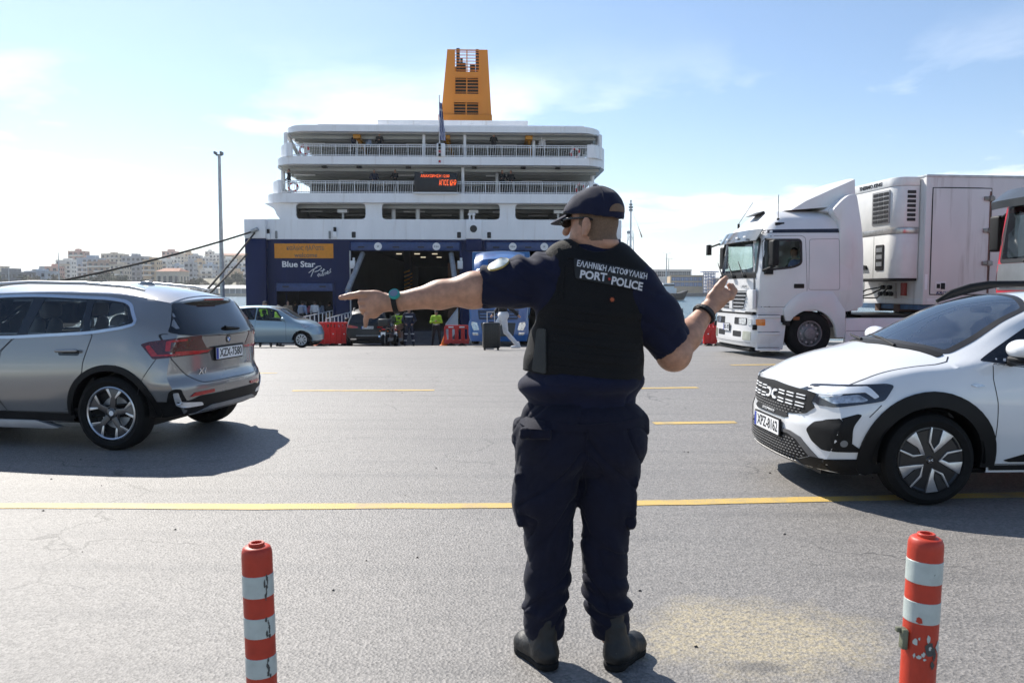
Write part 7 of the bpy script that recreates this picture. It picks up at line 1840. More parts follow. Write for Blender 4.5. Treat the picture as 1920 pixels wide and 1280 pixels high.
	for (y0, y1) in ((.08, .80),):
		q = MB(); q.prism(rounded(rect(y0, y1, 3.02, 3.80), .03), UX + .545, UX + .572, plane='yz'); gu = q.build('unit_grille', mat('unit_grille_grey', (.30, .30, .30), .45, metal=.3), tr, bevel=.01)
		for r_ in range(7):
			for k in range(3):
				yy = y0 + .06 + k * .22; zz = 3.06 + r_ * .104
				q = MB(); q.prism(rounded(rect(yy, yy + .19, zz, zz + .07), .012), UX + .568, UX + .580, plane='yz'); q.build('grille_slot', INK, gu)
	for r_ in range(7):
		zz = 3.06 + r_ * .104; q = MB(); q.box((UX + .36, .985, zz + .035), (.02, .03, .07));
		q = MB(); q.prism(rounded(rect(UX + .10, UX + .30, zz, zz + .07), .012), uw - .012, uw + .006, plane='xz'); q.build('side_slot', INK, tr)
	q = MB(); q.prism(rounded(rect(.28, .62, 1.95, 2.55), .04), UX + .545, UX + .575, plane='yz'); cp = q.build('control_window', BLACK, tr, bevel=.01)
	for z in (2.05, 2.22, 2.38):
		q = MB(); q.prism(rounded(rect(.33, .57, z, z + .1), .01), UX + .572, UX + .582, plane='yz'); q.build('gauge_panel', GREYM, cp)
	q = MB(); q.prism([(-.35, 1.98), (-.05, 1.98), (-.1, 2.08), (-.28, 2.1)], UX + .5, UX + .60, plane='yz'); q.build('exhaust_flap', BLACK, tr)
	o = letter('THERMO KING', .12, INK, tr, (0, 0, 0), (0, 0, 0), extrude=.003, width=1.0, bold=.004, shear=.15); o.matrix_local = Matrix.Translation(Vector((UX + .565, -.02, 3.955))) @ face_rot('F') @ Matrix.Rotation(math.pi / 2, 4, 'X')
	strip(BVHTree.FromPolygons([Vector((UX + .548, -3, 0)), Vector((UX + .548, 3, 0)), Vector((UX + .548, 3, 5)), Vector((UX + .548, -3, 5))], [(0, 1, 2, 3)]), [(.18, 1.78), (.18, 2.76)], .012, 'F', .008, .2).build('panel_gap', INK, tr)
	# connections below the unit
	q = MB(); q.b2(TF + .01, TF + .06, -.45, .25, 1.30, 1.66); cn = q.build('coupling_plate', mat('aluminium_plate', (.5, .49, .46), .5, metal=.4, var=.2, scale=8), tr)
	for y, z in ((-.3, 1.4), (-.05, 1.4), (.15, 1.4), (-.2, 1.56), (.1, 1.56)):
		q = MB(); q.cyl((TF + .06, y, z), (TF + .13, y, z), .055, n=12); q.build('coupling', BLACK, cn)
	q = MB(); q.cyl((TF + .12, .72, 1.36), (TF + .12, .72, 1.66), .07, n=12); q.build('fire_extinguisher', mat('dull_red', (.22, .03, .02), .5), tr, smooth=40)
	for k in range(3):
		q = MB(); q.tube([(TF + .1, -.3 + .2 * k, 1.56), (TF + .45, -.3 + .22 * k, 1.50 - .1 * k), (TF + .9, -.2 + .2 * k, 1.30), (TF + 1.3, .1 * k, 1.15)], .018, 6); q.build('air_line', BLACK, tr)
	q = MB(); q.b2(TF - 12, TF + .1, .3, .5, .98, 1.16); q.b2(TF - 12, TF + .1, -.5, -.3, .98, 1.16); q.build('frame_rails', mat('rusty_frame', (.10, .06, .045), .8, var=.4, scale=3), tr)
	q = MB(); q.b2(TF - .8, TF + .06, -1.2, 1.2, 1.04, 1.15); q.build('kingpin_plate', mat('blue_primer', (.03, .08, .16), .6, var=.4, scale=6), tr)
	for sd in (-1, 1):
		q = MB(); q.b2(TF - 2.7, TF - 2.55, sd * .75, sd * .9, .25, 1.16); q.b2(TF - 2.78, TF - 2.47, sd * .68, sd * .97, .02, .08); q.build('landing_leg', GREYM, tr)
		for x_ in (TF - 8.6, TF - 9.9, TF - 11.2): place_wheel(TWH, tr, x_, sd * 1.08, .51)
white_truck()

def red_truck():
	a = math.radians(-6.0); rz = math.pi - a
	fwd = Vector((-math.cos(a), math.sin(a), 0)); lf = Vector((-math.sin(a), -math.cos(a), 0))
	# front left corner near pixel column 1873 at 13.3 m
	c = Vector((at(1868, 500, 14.4).x, 14.4, 0)); o_ = c - fwd * 1.36 + lf * 1.0
	root = thing('tractor_truck', 'red and grey truck cab cut off by the right edge behind the white hatchback', 'truck', o_, rz); root.scale = (1, 1, 1.1)
	RP = mat('truck_red_paint', (.50, .012, .03), .3, var=.05, coat=.6); GP = mat('truck_grey_panel', (.20, .21, .22), .35, metal=.4, var=.08)
	L = Loft([-1.0, -.6, .5, 1.05, 1.25, 1.36], dict(zb=[1.0] * 6, yb=[1.16, 1.2, 1.2, 1.2, 1.16, 1.1], zm=[1.7] * 6, ym=[1.22, 1.24, 1.24, 1.235, 1.2, 1.16], zs=[2.75] * 6, ys=[1.18, 1.2, 1.2, 1.19, 1.15, 1.1], zr=[3.05, 3.08, 3.08, 3.0, 2.95, 2.9], yr=[1.0, 1.03, 1.03, 1.0, .96, .92], zt=[3.25, 3.3, 3.3, 3.22, 3.12, 3.02]),
		dict(L=.7, bow=.14, p=3.2, yr=1.2, pw=1.3, prof=[(.9, 0), (1.6, 0), (2.7, .14), (3.0, .22), (3.3, .45)]), dict(L=.3, bow=0, p=2, yr=1, prof=[(0, 0), (4, 0)]), nx=60, n1=32, rp=3)
	win = rounded([(1.10, 1.85), (1.08, 2.62), (.2, 2.62), (.2, 1.95)], .06); ws = rounded([(-1.05, 1.82), (-1.0, 2.72), (1.0, 2.72), (1.05, 1.82)], .07)
	L.body('cab', RP, root, [cut_side(win, .8), cut_end(ws, .8, 1.5, 1.7)])
	for ax, sd in (('L', 1), ('R', -1)):
		strip(L.bvh, win, .05, ax, .005, .06, True).build('window_seal', INK, root); patch(L.bvh, win, ax, (), .001, .12, 0).build('side_window', CLEAR, root)
		dn = rounded([(1.2, 1.1), (1.2, 1.8), (1.14, 2.7), (.12, 2.7), (.1, 1.1)], .05); strip(L.bvh, dn, .015, ax, .002, .1, True).build('door_gap', INK, root)
		q = MB(); q.prism(rounded(rect(.9, 1.08, 2.0, 2.6), .05), sd * 1.36, sd * 1.6); mo = q.build('door_mirror', BLACK, root, bevel=.03)
		q = MB(); q.cyl((1.05, sd * 1.2, 2.6), (.98, sd * 1.45, 2.55), .025, n=8); q.cyl((1.05, sd * 1.2, 1.95), (.98, sd * 1.45, 2.05), .025, n=8); q.build('mirror_arm', BLACK, mo)
		q = MB(); q.prism([(.66, 1.03), (.6, .8)] + ring_pts(0, .5, .62, 30, 150, 12) + [(-.6, .8), (-.9, .8), (-.9, 1.03)], sd * 1.1, sd * 1.24); q.build('wheel_arch_panel', BLACK, root)
		place_wheel(TWH, root, 0, sd * 1.03, .51); place_wheel(TWH, root, -3.7, sd * 1.03, .51)
		q = MB(); q.prism(rounded(rect(.66, 1.30, .3, 1.0), .04), sd * 1.05, sd * 1.22); q.build('step_panel', RP, root, bevel=.02)
	strip(L.bvh, ws, .07, 'F', .005, .06, True).build('windscreen_seal', INK, root); patch(L.bvh, ws, 'F', (), .002, .12, 0).build('windscreen', glass('dark_screen', (.34, .42, .40), .02, 1.35), root, smooth=40)
	V, F, N = [], [], 12
	for i in range(N + 1):
		y = -1.14 + 2.28 * i / N; b_ = .14 * abs(y / 1.2) ** 3.2; V += [(1.22 - b_, y, 2.98), (1.52 - b_, y, 2.78), (1.50 - b_, y, 2.66), (1.20 - b_, y, 2.84)]
	for i in range(N):
		for j in range(4): F.append((4 * i + j, 4 * i + (j + 1) % 4, 4 * i + 4 + (j + 1) % 4, 4 * i + 4 + j))
	F += [(0, 1, 2, 3), (4 * N + 3, 4 * N + 2, 4 * N + 1, 4 * N)]
	q = MB(); q.add(V, F); q.build('sun_visor', mat('dark_grey_visor', (.035, .04, .045), .3), root, smooth=40)
	q = MB(); q.box((1.56, .98, 2.52), (.30, .30, .07)); q.cyl((1.25, .9, 2.72), (1.55, .98, 2.55), .03, n=8); q.build('front_mirror', BLACK, root, bevel=.03)
	patch(L.bvh, rounded([(-1.1, 1.36), (-1.1, 1.78), (1.1, 1.78), (1.1, 1.36)], .03), 'F', (), .012, .1, .02).build('front_panel', GP, root, smooth=40)
	for ax in 'LR': patch(L.bvh, rounded([(1.24, 1.36), (1.24, 1.78), (1.12, 1.78), (1.12, 1.36)], .02), ax, (), .012, .1, .02).build('corner_panel', GP, root, smooth=40)
	patch(L.bvh, rounded([(-1.0, 1.40), (-1.0, 1.47), (1.0, 1.47), (1.0, 1.40)], .01), 'F', (), .03, .1, .03).build('chrome_strip', CHROME, root, smooth=40)
	for k in range(3): patch(L.bvh, rounded(rect(.42 + k * .18, .57 + k * .18, 1.60, 1.72), .01), 'F', (), .02, .06, .02).build('name_letter_frame', INK, root)
	patch(L.bvh, rounded([(-.8, 1.05), (-.8, 1.30), (.8, 1.30), (.8, 1.05)], .03), 'F', (), .010, .1, .02).build('grille', BLACK, root)
	for y in (.5, -.3):
		q = MB(); q.tube([(1.40, y, 1.80), (1.36, y + .2, 1.95), (1.34, y + .45, 2.0)], [.02, .014, .01], 6); q.build('wiper', BLACK, root)
	Lb = Loft([.7, 1.1, 1.36, 1.44], dict(zb=[.25] * 4, yb=[1.15, 1.18, 1.14, 1.08], zm=[.5] * 4, ym=[1.22, 1.23, 1.2, 1.15], zs=[.8] * 4, ys=[1.22, 1.23, 1.2, 1.15], zr=[.99] * 4, yr=[1.2, 1.2, 1.17, 1.1], zt=[.995] * 4), dict(L=.35, bow=.14, p=4, yr=1.2, prof=[(0, 0), (1, .03)]), dict(L=.1, bow=0, p=2, yr=1, prof=[(0, 0), (1, 0)]), nx=24, n1=16)
	Lb.body('bumper', RP, root, [])
	for sd in (-1, 1): patch(Lb.bvh, rounded(rect(sd * .55, sd * 1.05, .62, .82), .04), 'F', (), .01, .06, .01).build('headlamp', LAMPCLEAR, root)
	q = MB(); q.b2(-1.0, 1.2, -1.1, 1.1, 1.03, 1.1); q.b2(-1.0, -.95, -1.1, 1.1, 1.1, 3.0); q.build('cab_lining', DARK, root)
	q = MB(); q.prism(rounded([(.72, 1.3), (.66, 1.75), (.8, 1.83), (1.2, 1.8), (1.22, 1.3)], .05), -1.06, 1.06); q.build('dashboard', DARK, root)
	q = MB(); q.b2(-4.6, .9, -.48, .48, .62, .92); q.build('chassis_rails', GREYM, root)
red_truck()

def blue_truck():
	Y = 32.8; P0 = at(936, 645, Y); zb = ground_z(Y)
	# front faces the camera: local x forward points to -Y, nose turned a little to the left
	root = thing('tractor_truck', 'blue tractor truck facing the camera, half hidden behind the pointing officer', 'truck', (P0.x, Y + 1.4, zb), math.radians(-90 - 1.5))
	BP = mat('truck_blue_paint', (.012, .10, .32), .3, var=.06, coat=.7)
	L = Loft([-1.0, -.5, .5, 1.0, 1.22, 1.36], dict(zb=[1.0] * 6, yb=[1.16, 1.2, 1.2, 1.2, 1.16, 1.12], zm=[1.6] * 6, ym=[1.22, 1.24, 1.24, 1.235, 1.22, 1.18], zs=[2.7] * 6, ys=[1.15, 1.17, 1.17, 1.15, 1.1, 1.04], zr=[3.1, 3.15, 3.15, 3.1, 3.0, 2.95], yr=[1.0, 1.0, 1.0, .98, .94, .9], zt=[3.3, 3.4, 3.4, 3.3, 3.15, 3.05]),
		dict(L=.8, bow=.14, p=3, yr=1.2, pw=1.3, prof=[(.9, 0), (1.7, .02), (2.7, .22), (3.0, .3), (3.4, .55)]), dict(L=.3, bow=0, p=2, yr=1, prof=[(0, 0), (4, 0)]), nx=60, n1=32, rp=3)
	win = rounded([(1.05, 1.8), (1.0, 2.55), (.2, 2.55), (.2, 1.9)], .06); ws = rounded([(-1.06, 1.78), (-.95, 2.62), (.95, 2.62), (1.06, 1.78)], .08)
	L.body('cab', BP, root, [cut_side(win, .8), cut_end(ws, .7, 1.5, 1.7)])
	strip(L.bvh, ws, .07, 'F', .005, .06, True).build('windscreen_seal', INK, root); patch(L.bvh, ws, 'F', (), .002, .12, 0).build('windscreen', CLEAR, root, smooth=40)
	vz = patch(L.bvh, rounded([(-.98, 2.60), (-.95, 2.92), (.95, 2.92), (.98, 2.60)], .05), 'F', (), .05, .1, .05).build('name_visor', mat('visor_blue_glass', (.16, .27, .36), .2, coat=.5), root, smooth=40)
	o = letter('ΑΝΑΣΤΑΣΙΟΣ', .22, INK, vz, (0, 0, 0), (0, 0, 0), extrude=.004, width=1.55); h, n_ = project(L.bvh, 0, 2.76, 'F', 0); o.matrix_local = Matrix.Translation(h + Vector((.085, 0, 0))) @ Matrix.Rotation(math.radians(-12), 4, 'Y') @ face_rot('F') @ Matrix.Rotation(math.pi / 2, 4, 'X')
	sp = MB(); V = []; pr = [(.95, 3.12), (.7, 3.62), (-.2, 3.95), (-1.0, 4.02), (-1.0, 3.3)]
	for i in range(11):
		y = -1 + 2 * i / 10; k = abs(y) ** 3
		for j, (x, z) in enumerate(pr): V.append((x - (.3 * k if j < 3 else 0), y * 1.05, z - (.14 * k if 0 < j < 4 else 0)))
	F = [(i * 5 + j, i * 5 + (j + 1) % 5, i * 5 + 5 + (j + 1) % 5, i * 5 + 5 + j) for i in range(10) for j in range(5)] + [tuple(range(5)), tuple(50 + j for j in reversed(range(5)))]
	sp.add(V, F); so = sp.build('roof_deflector', BP, root, smooth=35)
	q = MB(); q.box((.78, 0, 3.50), (.12, .9, .22)); q.build('roof_hatch', mat('deep_blue', (.008, .05, .16), .3), so, bevel=.03)
	for sd, ax in ((1, 'L'), (-1, 'R')):
		strip(L.bvh, win, .05, ax, .005, .06, True).build('window_seal', INK, root); patch(L.bvh, win, ax, (), .001, .12, 0).build('side_window', CLEAR, root)
		q = MB(); q.prism(rounded(rect(.86, 1.04, 1.95, 2.6), .05), sd * 1.36, sd * 1.62); mo = q.build('door_mirror', BP, root, bevel=.04)
		q = MB(); q.cyl((1.0, sd * 1.15, 2.55), (.95, sd * 1.42, 2.5), .025, n=8); q.build('mirror_arm', BLACK, mo)
		place_wheel(TWH, root, 0, sd * 1.03, .51); place_wheel(TWH, root, -3.7, sd * 1.03, .51)
		q = MB(); q.prism([(.62, 1.03)] + ring_pts(0, .5, .62, 30, 150, 12) + [(-.62, 1.03)], sd * 1.1, sd * 1.24); q.build('wheel_arch_panel', BP, root)
	patch(L.bvh, rounded([(-.80, 1.10), (-.85, 1.50), (.85, 1.50), (.80, 1.10)], .06), 'F', (), .008, .1, .02).build('upper_grille', mat('deep_blue_grille', (.01, .03, .08), .4), root, smooth=40)
	for z in (1.20, 1.32): patch(L.bvh, rounded(rect(-.75, .75, z, z + .04), .01), 'F', (), .03, .1, .03).build('grille_slat', BP, root)
	Lb = Loft([.62, 1.0, 1.3, 1.44, 1.50], dict(zb=[.22] * 5, yb=[1.15, 1.18, 1.16, 1.12, 1.06], zm=[.55] * 5, ym=[1.23, 1.245, 1.24, 1.21, 1.16], zs=[.85] * 5, ys=[1.23, 1.245, 1.24, 1.21, 1.16], zr=[1.06] * 5, yr=[1.2, 1.22, 1.2, 1.17, 1.1], zt=[1.065] * 5), dict(L=.4, bow=.2, p=3.4, yr=1.2, prof=[(.2, .05), (.5, 0), (1, .05)]), dict(L=.1, bow=0, p=2, yr=1, prof=[(0, 0), (1, 0)]), nx=30, n1=18)
	Lb.body('bumper', BP, root, [])
	patch(Lb.bvh, rounded([(-.62, .42), (-.72, .98), (.72, .98), (.62, .42)], .06), 'F', (), .006, .08).build('lower_grille', mat('dark_grey_grille', (.03, .035, .04), .5, var=.4, scale=30), root)
	for sd in (-1, 1):
		patch(Lb.bvh, rounded([(sd * .78, .68), (sd * .86, .98), (sd * 1.10, 1.02), (sd * 1.12, .90), (sd * 1.02, .66)], .04), 'F', (), .01, .05, .02).build('headlamp', LAMPCLEAR, root)
		patch(Lb.bvh, rounded([(sd * .80, .46), (sd * .84, .58), (sd * 1.08, .58), (sd * 1.04, .46)], .03), 'F', (), .01, .05, .02).build('fog_lamp', LAMPCLEAR, root)
	o = letter('IBK-8811', .10, INK, root, (0, 0, 0), (0, 0, 0), extrude=.003, width=.4); h, n_ = project(Lb.bvh, 0, .36, 'F', 0)
	o.matrix_local = Matrix.Translation(h + Vector((.02, 0, 0))) @ face_rot('F') @ Matrix.Rotation(math.pi / 2, 4, 'X')
	for pts in ([(1.40, .5, 1.72), (1.40, -.1, 1.80)], [(1.40, -.2, 1.72), (1.40, -.8, 1.80)]):
		q = MB(); q.tube(pts, .014, 6); q.build('wiper', BLACK, root)
	q = MB(); q.b2(-1.0, 1.15, -1.1, 1.1, 1.03, 1.1); q.b2(-1.0, -.95, -1.1, 1.1, 1.1, 3.1); q.build('cab_lining', DARK, root)
	q = MB(); q.prism(rounded([(.7, 1.3), (.64, 1.72), (.8, 1.8), (1.15, 1.78), (1.2, 1.3)], .05), -1.06, 1.06); q.build('dashboard', DARK, root)
	q = MB(); q.b2(-4.6, .9, -.48, .48, .62, .92); q.build('chassis_rails', GREYM, root)
	q = MB(); q.b2(-9, -1.4, -1.27, 1.27, 1.2, 4.0); q.build('box_body', mat('box_body_blue', (.03, .13, .3), .45, var=.1), root, bevel=.03)
	for sd in (-1, 1): place_wheel(TWH, root, -7.2, sd * 1.03, .51)
blue_truck()
# ------------------------------------------------------------------ people
def fabric(name, col, rough=.85, sheen=.25, var=.15, bump=.25, bscale=350):
	m = mat(name, col, rough, var=var, scale=12, bump=bump, bscale=bscale, spec=.25)
	b = m.node_tree.nodes['Principled BSDF']; b.inputs['Sheen Weight'].default_value = sheen; b.inputs['Sheen Roughness'].default_value = .4
	return m
SKIN = mat('skin', (.45, .235, .148), .5, var=.22, scale=34, bump=.12, bscale=180, sss=.06)
STUB = mat('cropped_hair', (.17, .105, .065), .7, var=.25, scale=160, bump=.4, bscale=900)
NAVY = fabric('navy_cotton', (.0075, .0095, .028), sheen=.10); NAVYT = fabric('navy_trouser_twill', (.0068, .0078, .020), sheen=.08); NAVYC = fabric('navy_cap_cotton', (.010, .012, .032), sheen=.15)
VESTM = fabric('black_vest_nylon', (.0055, .0055, .006), .75, .06, bump=.4, bscale=250)
LEATH = mat('boot_leather', (.010, .010, .0095), .55, var=.3, scale=20, bump=.25, bscale=90)

def fold(co, f, s, seed=0.0):
	return noise.noise(Vector((co.x * f[0] + seed, co.y * f[1], co.z * f[2]))) * s
def crease(w, f, s, seed=0.0, p=5):
	n_ = noise.noise(Vector((w.x * f[0] + seed, w.y * f[1], w.z * f[2])))
	return -s * (1 - min(1, abs(n_) * 2.2)) ** p
OY = 3.165
o0 = Vector((.27, OY, 0.0))
def pp(u, v, d=0.0): return at(u, v, OY + d)
def officer():
	root = thing('person', 'police officer seen from behind in navy uniform, black vest and cap, pointing left', 'person', o0)
	H = pp(1113, 420); fd = Vector((-.86, .51, 0)).normalized(); lt = Vector((-fd.y, fd.x, 0)); up = Vector((0, 0, 1))
	if lt.y > 0: lt = -lt
	hr = np.array([[fd.x, lt.x, 0], [fd.y, lt.y, 0], [0, 0, 1]])
	LS, LE, LW = pp(1030, 517), pp(888, 542), pp(746, 566)
	RS, RE, RW = pp(1204, 535), pp(1262, 662, .02), pp(1324, 584, .13)
	# ---- body (one skin surface, hidden below the clothes)
	f = Field((-.80, 2.95, -.02), (1.05, 3.62, 1.93), .005)
	f.cap(pp(1095, 760), pp(1105, 560), .19, .19, .05, flat=((0, 1, 0), 1.5))
	f.cap(pp(1045, 512), pp(1195, 528), .07, .07, .06)
	f.cap(pp(1050, 810), pp(1024, 1000), .10, .075, .04); f.cap(pp(1024, 1000), pp(1022, 1190), .07, .045, .03)
	f.cap(pp(1140, 810), pp(1136, 1000), .10, .075, .04); f.cap(pp(1136, 1000), pp(1145, 1190), .07, .045, .03)
	f.cap(Vector((.125, 3.12, .06)), Vector((.06, 3.22, .05)), .03, .025, .01); f.cap(Vector((.415, 3.12, .06)), Vector((.48, 3.21, .05)), .03, .025, .01)
	# neck and head
	f.cap(pp(1116, 490), H - fd * .018 - up * .055, .076, .066, .03)
	f.ell(H - fd * .062 - up * .078, (.042, .060, .030), .03, rot=hr)
	f.ell(H + up * .012 - fd * .004, (.102, .079, .112), .02, rot=hr)
	f.ell(H + fd * .040 - up * .070, (.060, .057, .052), .035, rot=hr)
	f.ell(H + fd * .062 - up * .098, (.030, .035, .022), .025, rot=hr)
	f.ell(H + fd * .030 + lt * .045 - up * .045, (.045, .025, .045), .03, rot=hr); f.ell(H + fd * .030 - lt * .045 - up * .045, (.045, .025, .045), .03, rot=hr)
	f.cap(H + fd * .096 + up * .015, H + fd * .122 - up * .028, .010, .016, .015)
	f.cap(H + fd * .095 + lt * .02 - up * .062, H + fd * .095 - lt * .02 - up * .062, .010, .010, .012); f.cap(H + fd * .092 + lt * .018 - up * .076, H + fd * .092 - lt * .018 - up * .076, .010, .010, .012)
	for s in (1, -1):
		e = H + lt * s * .088 - fd * .010 - up * .012
		f.ell(e, (.020, .012, .035), .006, rot=hr); f.ell(e + lt * s * .013 + fd * .004 + up * .004, (.013, .008, .024), .003, 'sub', rot=hr); f.ell(e - up * .032 + fd * .006, (.012, .010, .013), .006, rot=hr)
	# left arm: thick forearm, slim wrist
	f.cap(LS, LE, .075, .066, .03); f.cap(LE, LE.lerp(LW, .45), .066, .056, .03); f.cap(LE.lerp(LW, .45), LW, .055, .037, .03, flat=((0, 1, 0), 1.08))
	f.ell(LE + Vector((.0, 0, -.012)), (.075, .062, .066), .03)
	# right arm
	f.cap(RS, RE, .072, .064, .03); f.cap(RE, RE.lerp(RW, .4), .064, .059, .03); f.cap(RE.lerp(RW, .4), RW, .058, .036, .03)
	f.ell(RE + Vector((.004, 0, -.012)), (.062, .060, .058), .03)
	# left hand: index pointing, the rest curled down
	f.cap(LW, pp(703, 569), .036, .040, .018, flat=((0, 1, 0), 1.45)); f.cap(pp(706, 558), pp(700, 584), .030, .030, .02, flat=((0, 1, 0), 1.35))
	def chain(pts, rs, k=.006):
		for i in range(len(pts) - 1): f.cap(pts[i], pts[i + 1], rs[i], rs[i + 1], k)
	chain([pp(700, 552), pp(676, 552, .0), pp(657, 555, .003), pp(639, 558, .004)], [.0185, .0160, .0140, .0108], .006)
	chain([pp(699, 563), pp(677, 566, -.006), pp(679, 573, .026), pp(696, 574, .040)], [.0165, .0145, .0135, .0115], .003)
	chain([pp(701, 574), pp(679, 578, -.008), pp(682, 585, .022), pp(697, 586, .036)], [.0155, .0138, .0128, .011], .003)
	chain([pp(704, 584), pp(688, 590, -.010), pp(686, 600, -.006), pp(685.5, 611, -.002)], [.0150, .0128, .0112, .0088], .003)
	chain([pp(722, 556, .022), pp(703, 556, .050), pp(686, 562, .060)], [.018, .0155, .012])
	# right hand: open, palm up, thumb raised
	pm = pp(1344, 562, .155)
	f.cap(RW, pm, .034, .040, .018, flat=((.35, 1, 0), 1.3)); f.cap(pm, pp(1355, 553, .165), .036, .034, .02, flat=((.3, 1, .2), 1.35))
	chain([pp(1334, 556, .150), pp(1347, 539, .150), pp(1354, 530, .152), pp(1361, 521.5, .155)], [.020, .0170, .0150, .0118], .01)
	chain([pp(1358, 562, .150), pp(1370, 555, .155), pp(1374, 543, .165), pp(1367, 534, .172)], [.0165, .0150, .0132, .0108])
	chain([pp(1358, 561, .175), pp(1371, 556, .185), pp(1377, 545, .195), pp(1372, 535, .205)], [.0168, .0152, .0135, .011])
	chain([pp(1356, 560, .20), pp(1368, 557, .215), pp(1376, 547, .225), pp(1373, 537, .235)], [.0165, .0150, .0132, .0108])
	chain([pp(1353, 565, .225), pp(1362, 562, .240), pp(1369, 553, .250), pp(1367, 545, .255)], [.0150, .0130, .0115, .0095])
	def pk(c):
		w = c + o0 - H
		a, bq, z = w.dot(fd), w.dot(lt), w.z
		if abs(bq) < .2 and -.11 < z < .16 and a < .030 - max(0, -z) * .75 and (w.length < .2) and not (abs(bq) > .0855) and z > -.075 - a * .12: return 1
		return 0
	body = link_mesh('body', net_mesh('body', f, [SKIN, STUB], pick=pk, smooth_it=1, org=o0), root)
	# nails
	for p, q in ((pp(642, 555, -.006), .0),):
		g = MB(); g.box(p - o0, (.012, .004, .010)); g.build('fingernail', mat('nail', (.55, .33, .26), .3), root, bevel=.002)
	# ---- shirt
	def torso(F, g=0.0):
		F.cap(pp(1089, 735), pp(1094, 690), .230 + g, .220 + g, .05, flat=((0, 1, 0), 1.42)); F.cap(pp(1094, 690), pp(1106, 570), .218 + g, .207 + g, .06, flat=((0, 1, 0), 1.48))
		F.cap(pp(1106, 570), pp(1112, 535), .205 + g, .178 + g, .06, flat=((0, 1, 0), 1.5)); F.cap(pp(1052, 512), pp(1180, 530), .088 + g, .084 + g, .06); F.cap(pp(1085, 494), pp(1145, 498), .075 + g, .075 + g, .06)
	f = Field((-.25, 2.9, .95), (.95, 3.6, 1.75), .0065)
	torso(f); f.cap(pp(1116, 494), pp(1115, 476), .084, .078, .03)
	f.cap(pp(1035, 518), pp(965, 530), .110, .101, .05); f.cap(pp(965, 530), pp(893, 540), .099, .083, .04)
	f.cap(pp(1190, 542), pp(1230, 592, .01), .106, .097, .05); f.cap(pp(1230, 592, .01), pp(1264, 655, .02), .096, .088, .04)
	f.ell(pp(1089, 720), (.247, .180, .070), .04);
	f.clip(pp(904, 540), (LW - LE) + Vector((0, 0, .22)) * .18)
	hn = (RE - RS).normalized()
	sl, P = f._sub(pp(1236, 640) - Vector((.05, .3, .3)), pp(1330, 760) + Vector((.2, .5, .3)))
	d = (P - np.array(pp(1262, 647, .02), np.float32)) @ np.array((hn + Vector((.34, 0, .0))).normalized(), np.float32)
	m_ = (P[..., 0] > pp(1216, 640).x)
	f.F[sl] = np.where(m_, np.maximum(f.F[sl], d), f.F[sl])
	f.cap(pp(905, 540), pp(840, 548), .076, .076, .004, 'sub'); f.cap(pp(1262, 652, .02), pp(1285, 710, .03), .080, .075, .004, 'sub')
	def dsh(c):
		w = c + o0; q = Vector((w.x, w.y, w.z + (w.x - .3) * .5)); k = fold(w, (4, 4, 9), .008) + crease(q, (4, 4, 7), .006, 3) + crease(q, (9, 9, 13), .003, 7, 4) + .002
		if w.x < pp(1040, 500).x: k += .006 * math.sin(w.x * 85 + 3 * noise.noise(w * 6)) * max(0, min(1, (w.z - (LS.z - .03)) / .08))
		if w.z < pp(1090, 680).z: k += .010 * math.sin(w.z * 46 + 4 * noise.noise(Vector((w.x * 4, 0, w.z * 3))))
		return k
	shirt = link_mesh('shirt', net_mesh('shirt', f, NAVY, dsh, org=o0, smooth_it=1), root)
	sb = bvh_of(shirt.data)
	def loc2(u, v, d=0): p = pp(u, v, d) - o0; return (p.x, p.z)
	# ---- sleeve badge
	el = [loc2(935 + 20 * math.cos(t) + 0, 498 - 7.5 * math.cos(t) * .9 + 9.0 * math.sin(t)) for t in np.linspace(0, 2 * math.pi, 25)[:-1]]
	bd = patch(sb, el, 'Y', (), .006, .02, .008).build('shoulder_badge', mat('badge_gold', (.5, .38, .13), .5), shirt, smooth=60)
	el = [loc2(935 + 17 * math.cos(t), 498 - 7.5 * .8 * math.cos(t) + 7.0 * math.sin(t)) for t in np.linspace(0, 2 * math.pi, 25)[:-1]]
	patch(sb, el, 'Y', (), .009, .02, .006).build('badge_field', mat('badge_white', (.62, .68, .66), .6), shirt, smooth=60)
	# ---- vest
	f = Field((-.05, 2.9, 1.0), (.80, 3.6, 1.75), .0065)
	torso(f, .017)
	f.clip(pp(1095, 707), (-.115, 0, -1))
	f.cap(pp(1014, 532), pp(900, 545), .122, .12, .02, 'sub'); f.cap(pp(1012, 545), pp(1002, 590), .05, .045, .03, 'sub'); f.cap(pp(1243, 560), pp(1275, 650, .02), .118, .12, .02, 'sub')
	f.cap(pp(1117, 504), pp(1113, 450), .094, .105, .012, 'sub')
	f.cap(pp(1050, 478, -.02), pp(1078, 474, -.02), .045, .045, .03)
	vest = link_mesh('vest', net_mesh('vest', f, VESTM, lambda c: fold(c, (6, 6, 14), .006), org=o0, smooth_it=2), root)
	vb = bvh_of(vest.data)
	pan = [loc2(1072, 486), loc2(1209, 512), loc2(1205, 547), loc2(1074, 523)]
	patch(vb, rounded(pan, .01), 'Y', (), .005, .03, .008).build('name_panel', mat('panel_black', (.006, .006, .007), .6), vest, smooth=60)
	for (u0, v0, u1, v1, w) in ((1030, 600, 1200, 621, .026), (1028, 628, 1198, 649, .026), (1026, 656, 1198, 676, .026), (1026, 684, 1197, 702, .026), (1030, 572, 1210, 594, .022)):
		strip(vb, [loc2(u0, v0), loc2((u0 + u1) / 2, (v0 + v1) / 2), loc2(u1, v1)], w, 'Y', .004, .03).build('webbing_strap', VESTM, vest, smooth=60)
	strip(vb, [loc2(1046, 468), loc2(1052, 500), loc2(1048, 560)], .012, 'Y', .003, .03).build('shoulder_seam', VESTM, vest, smooth=60)
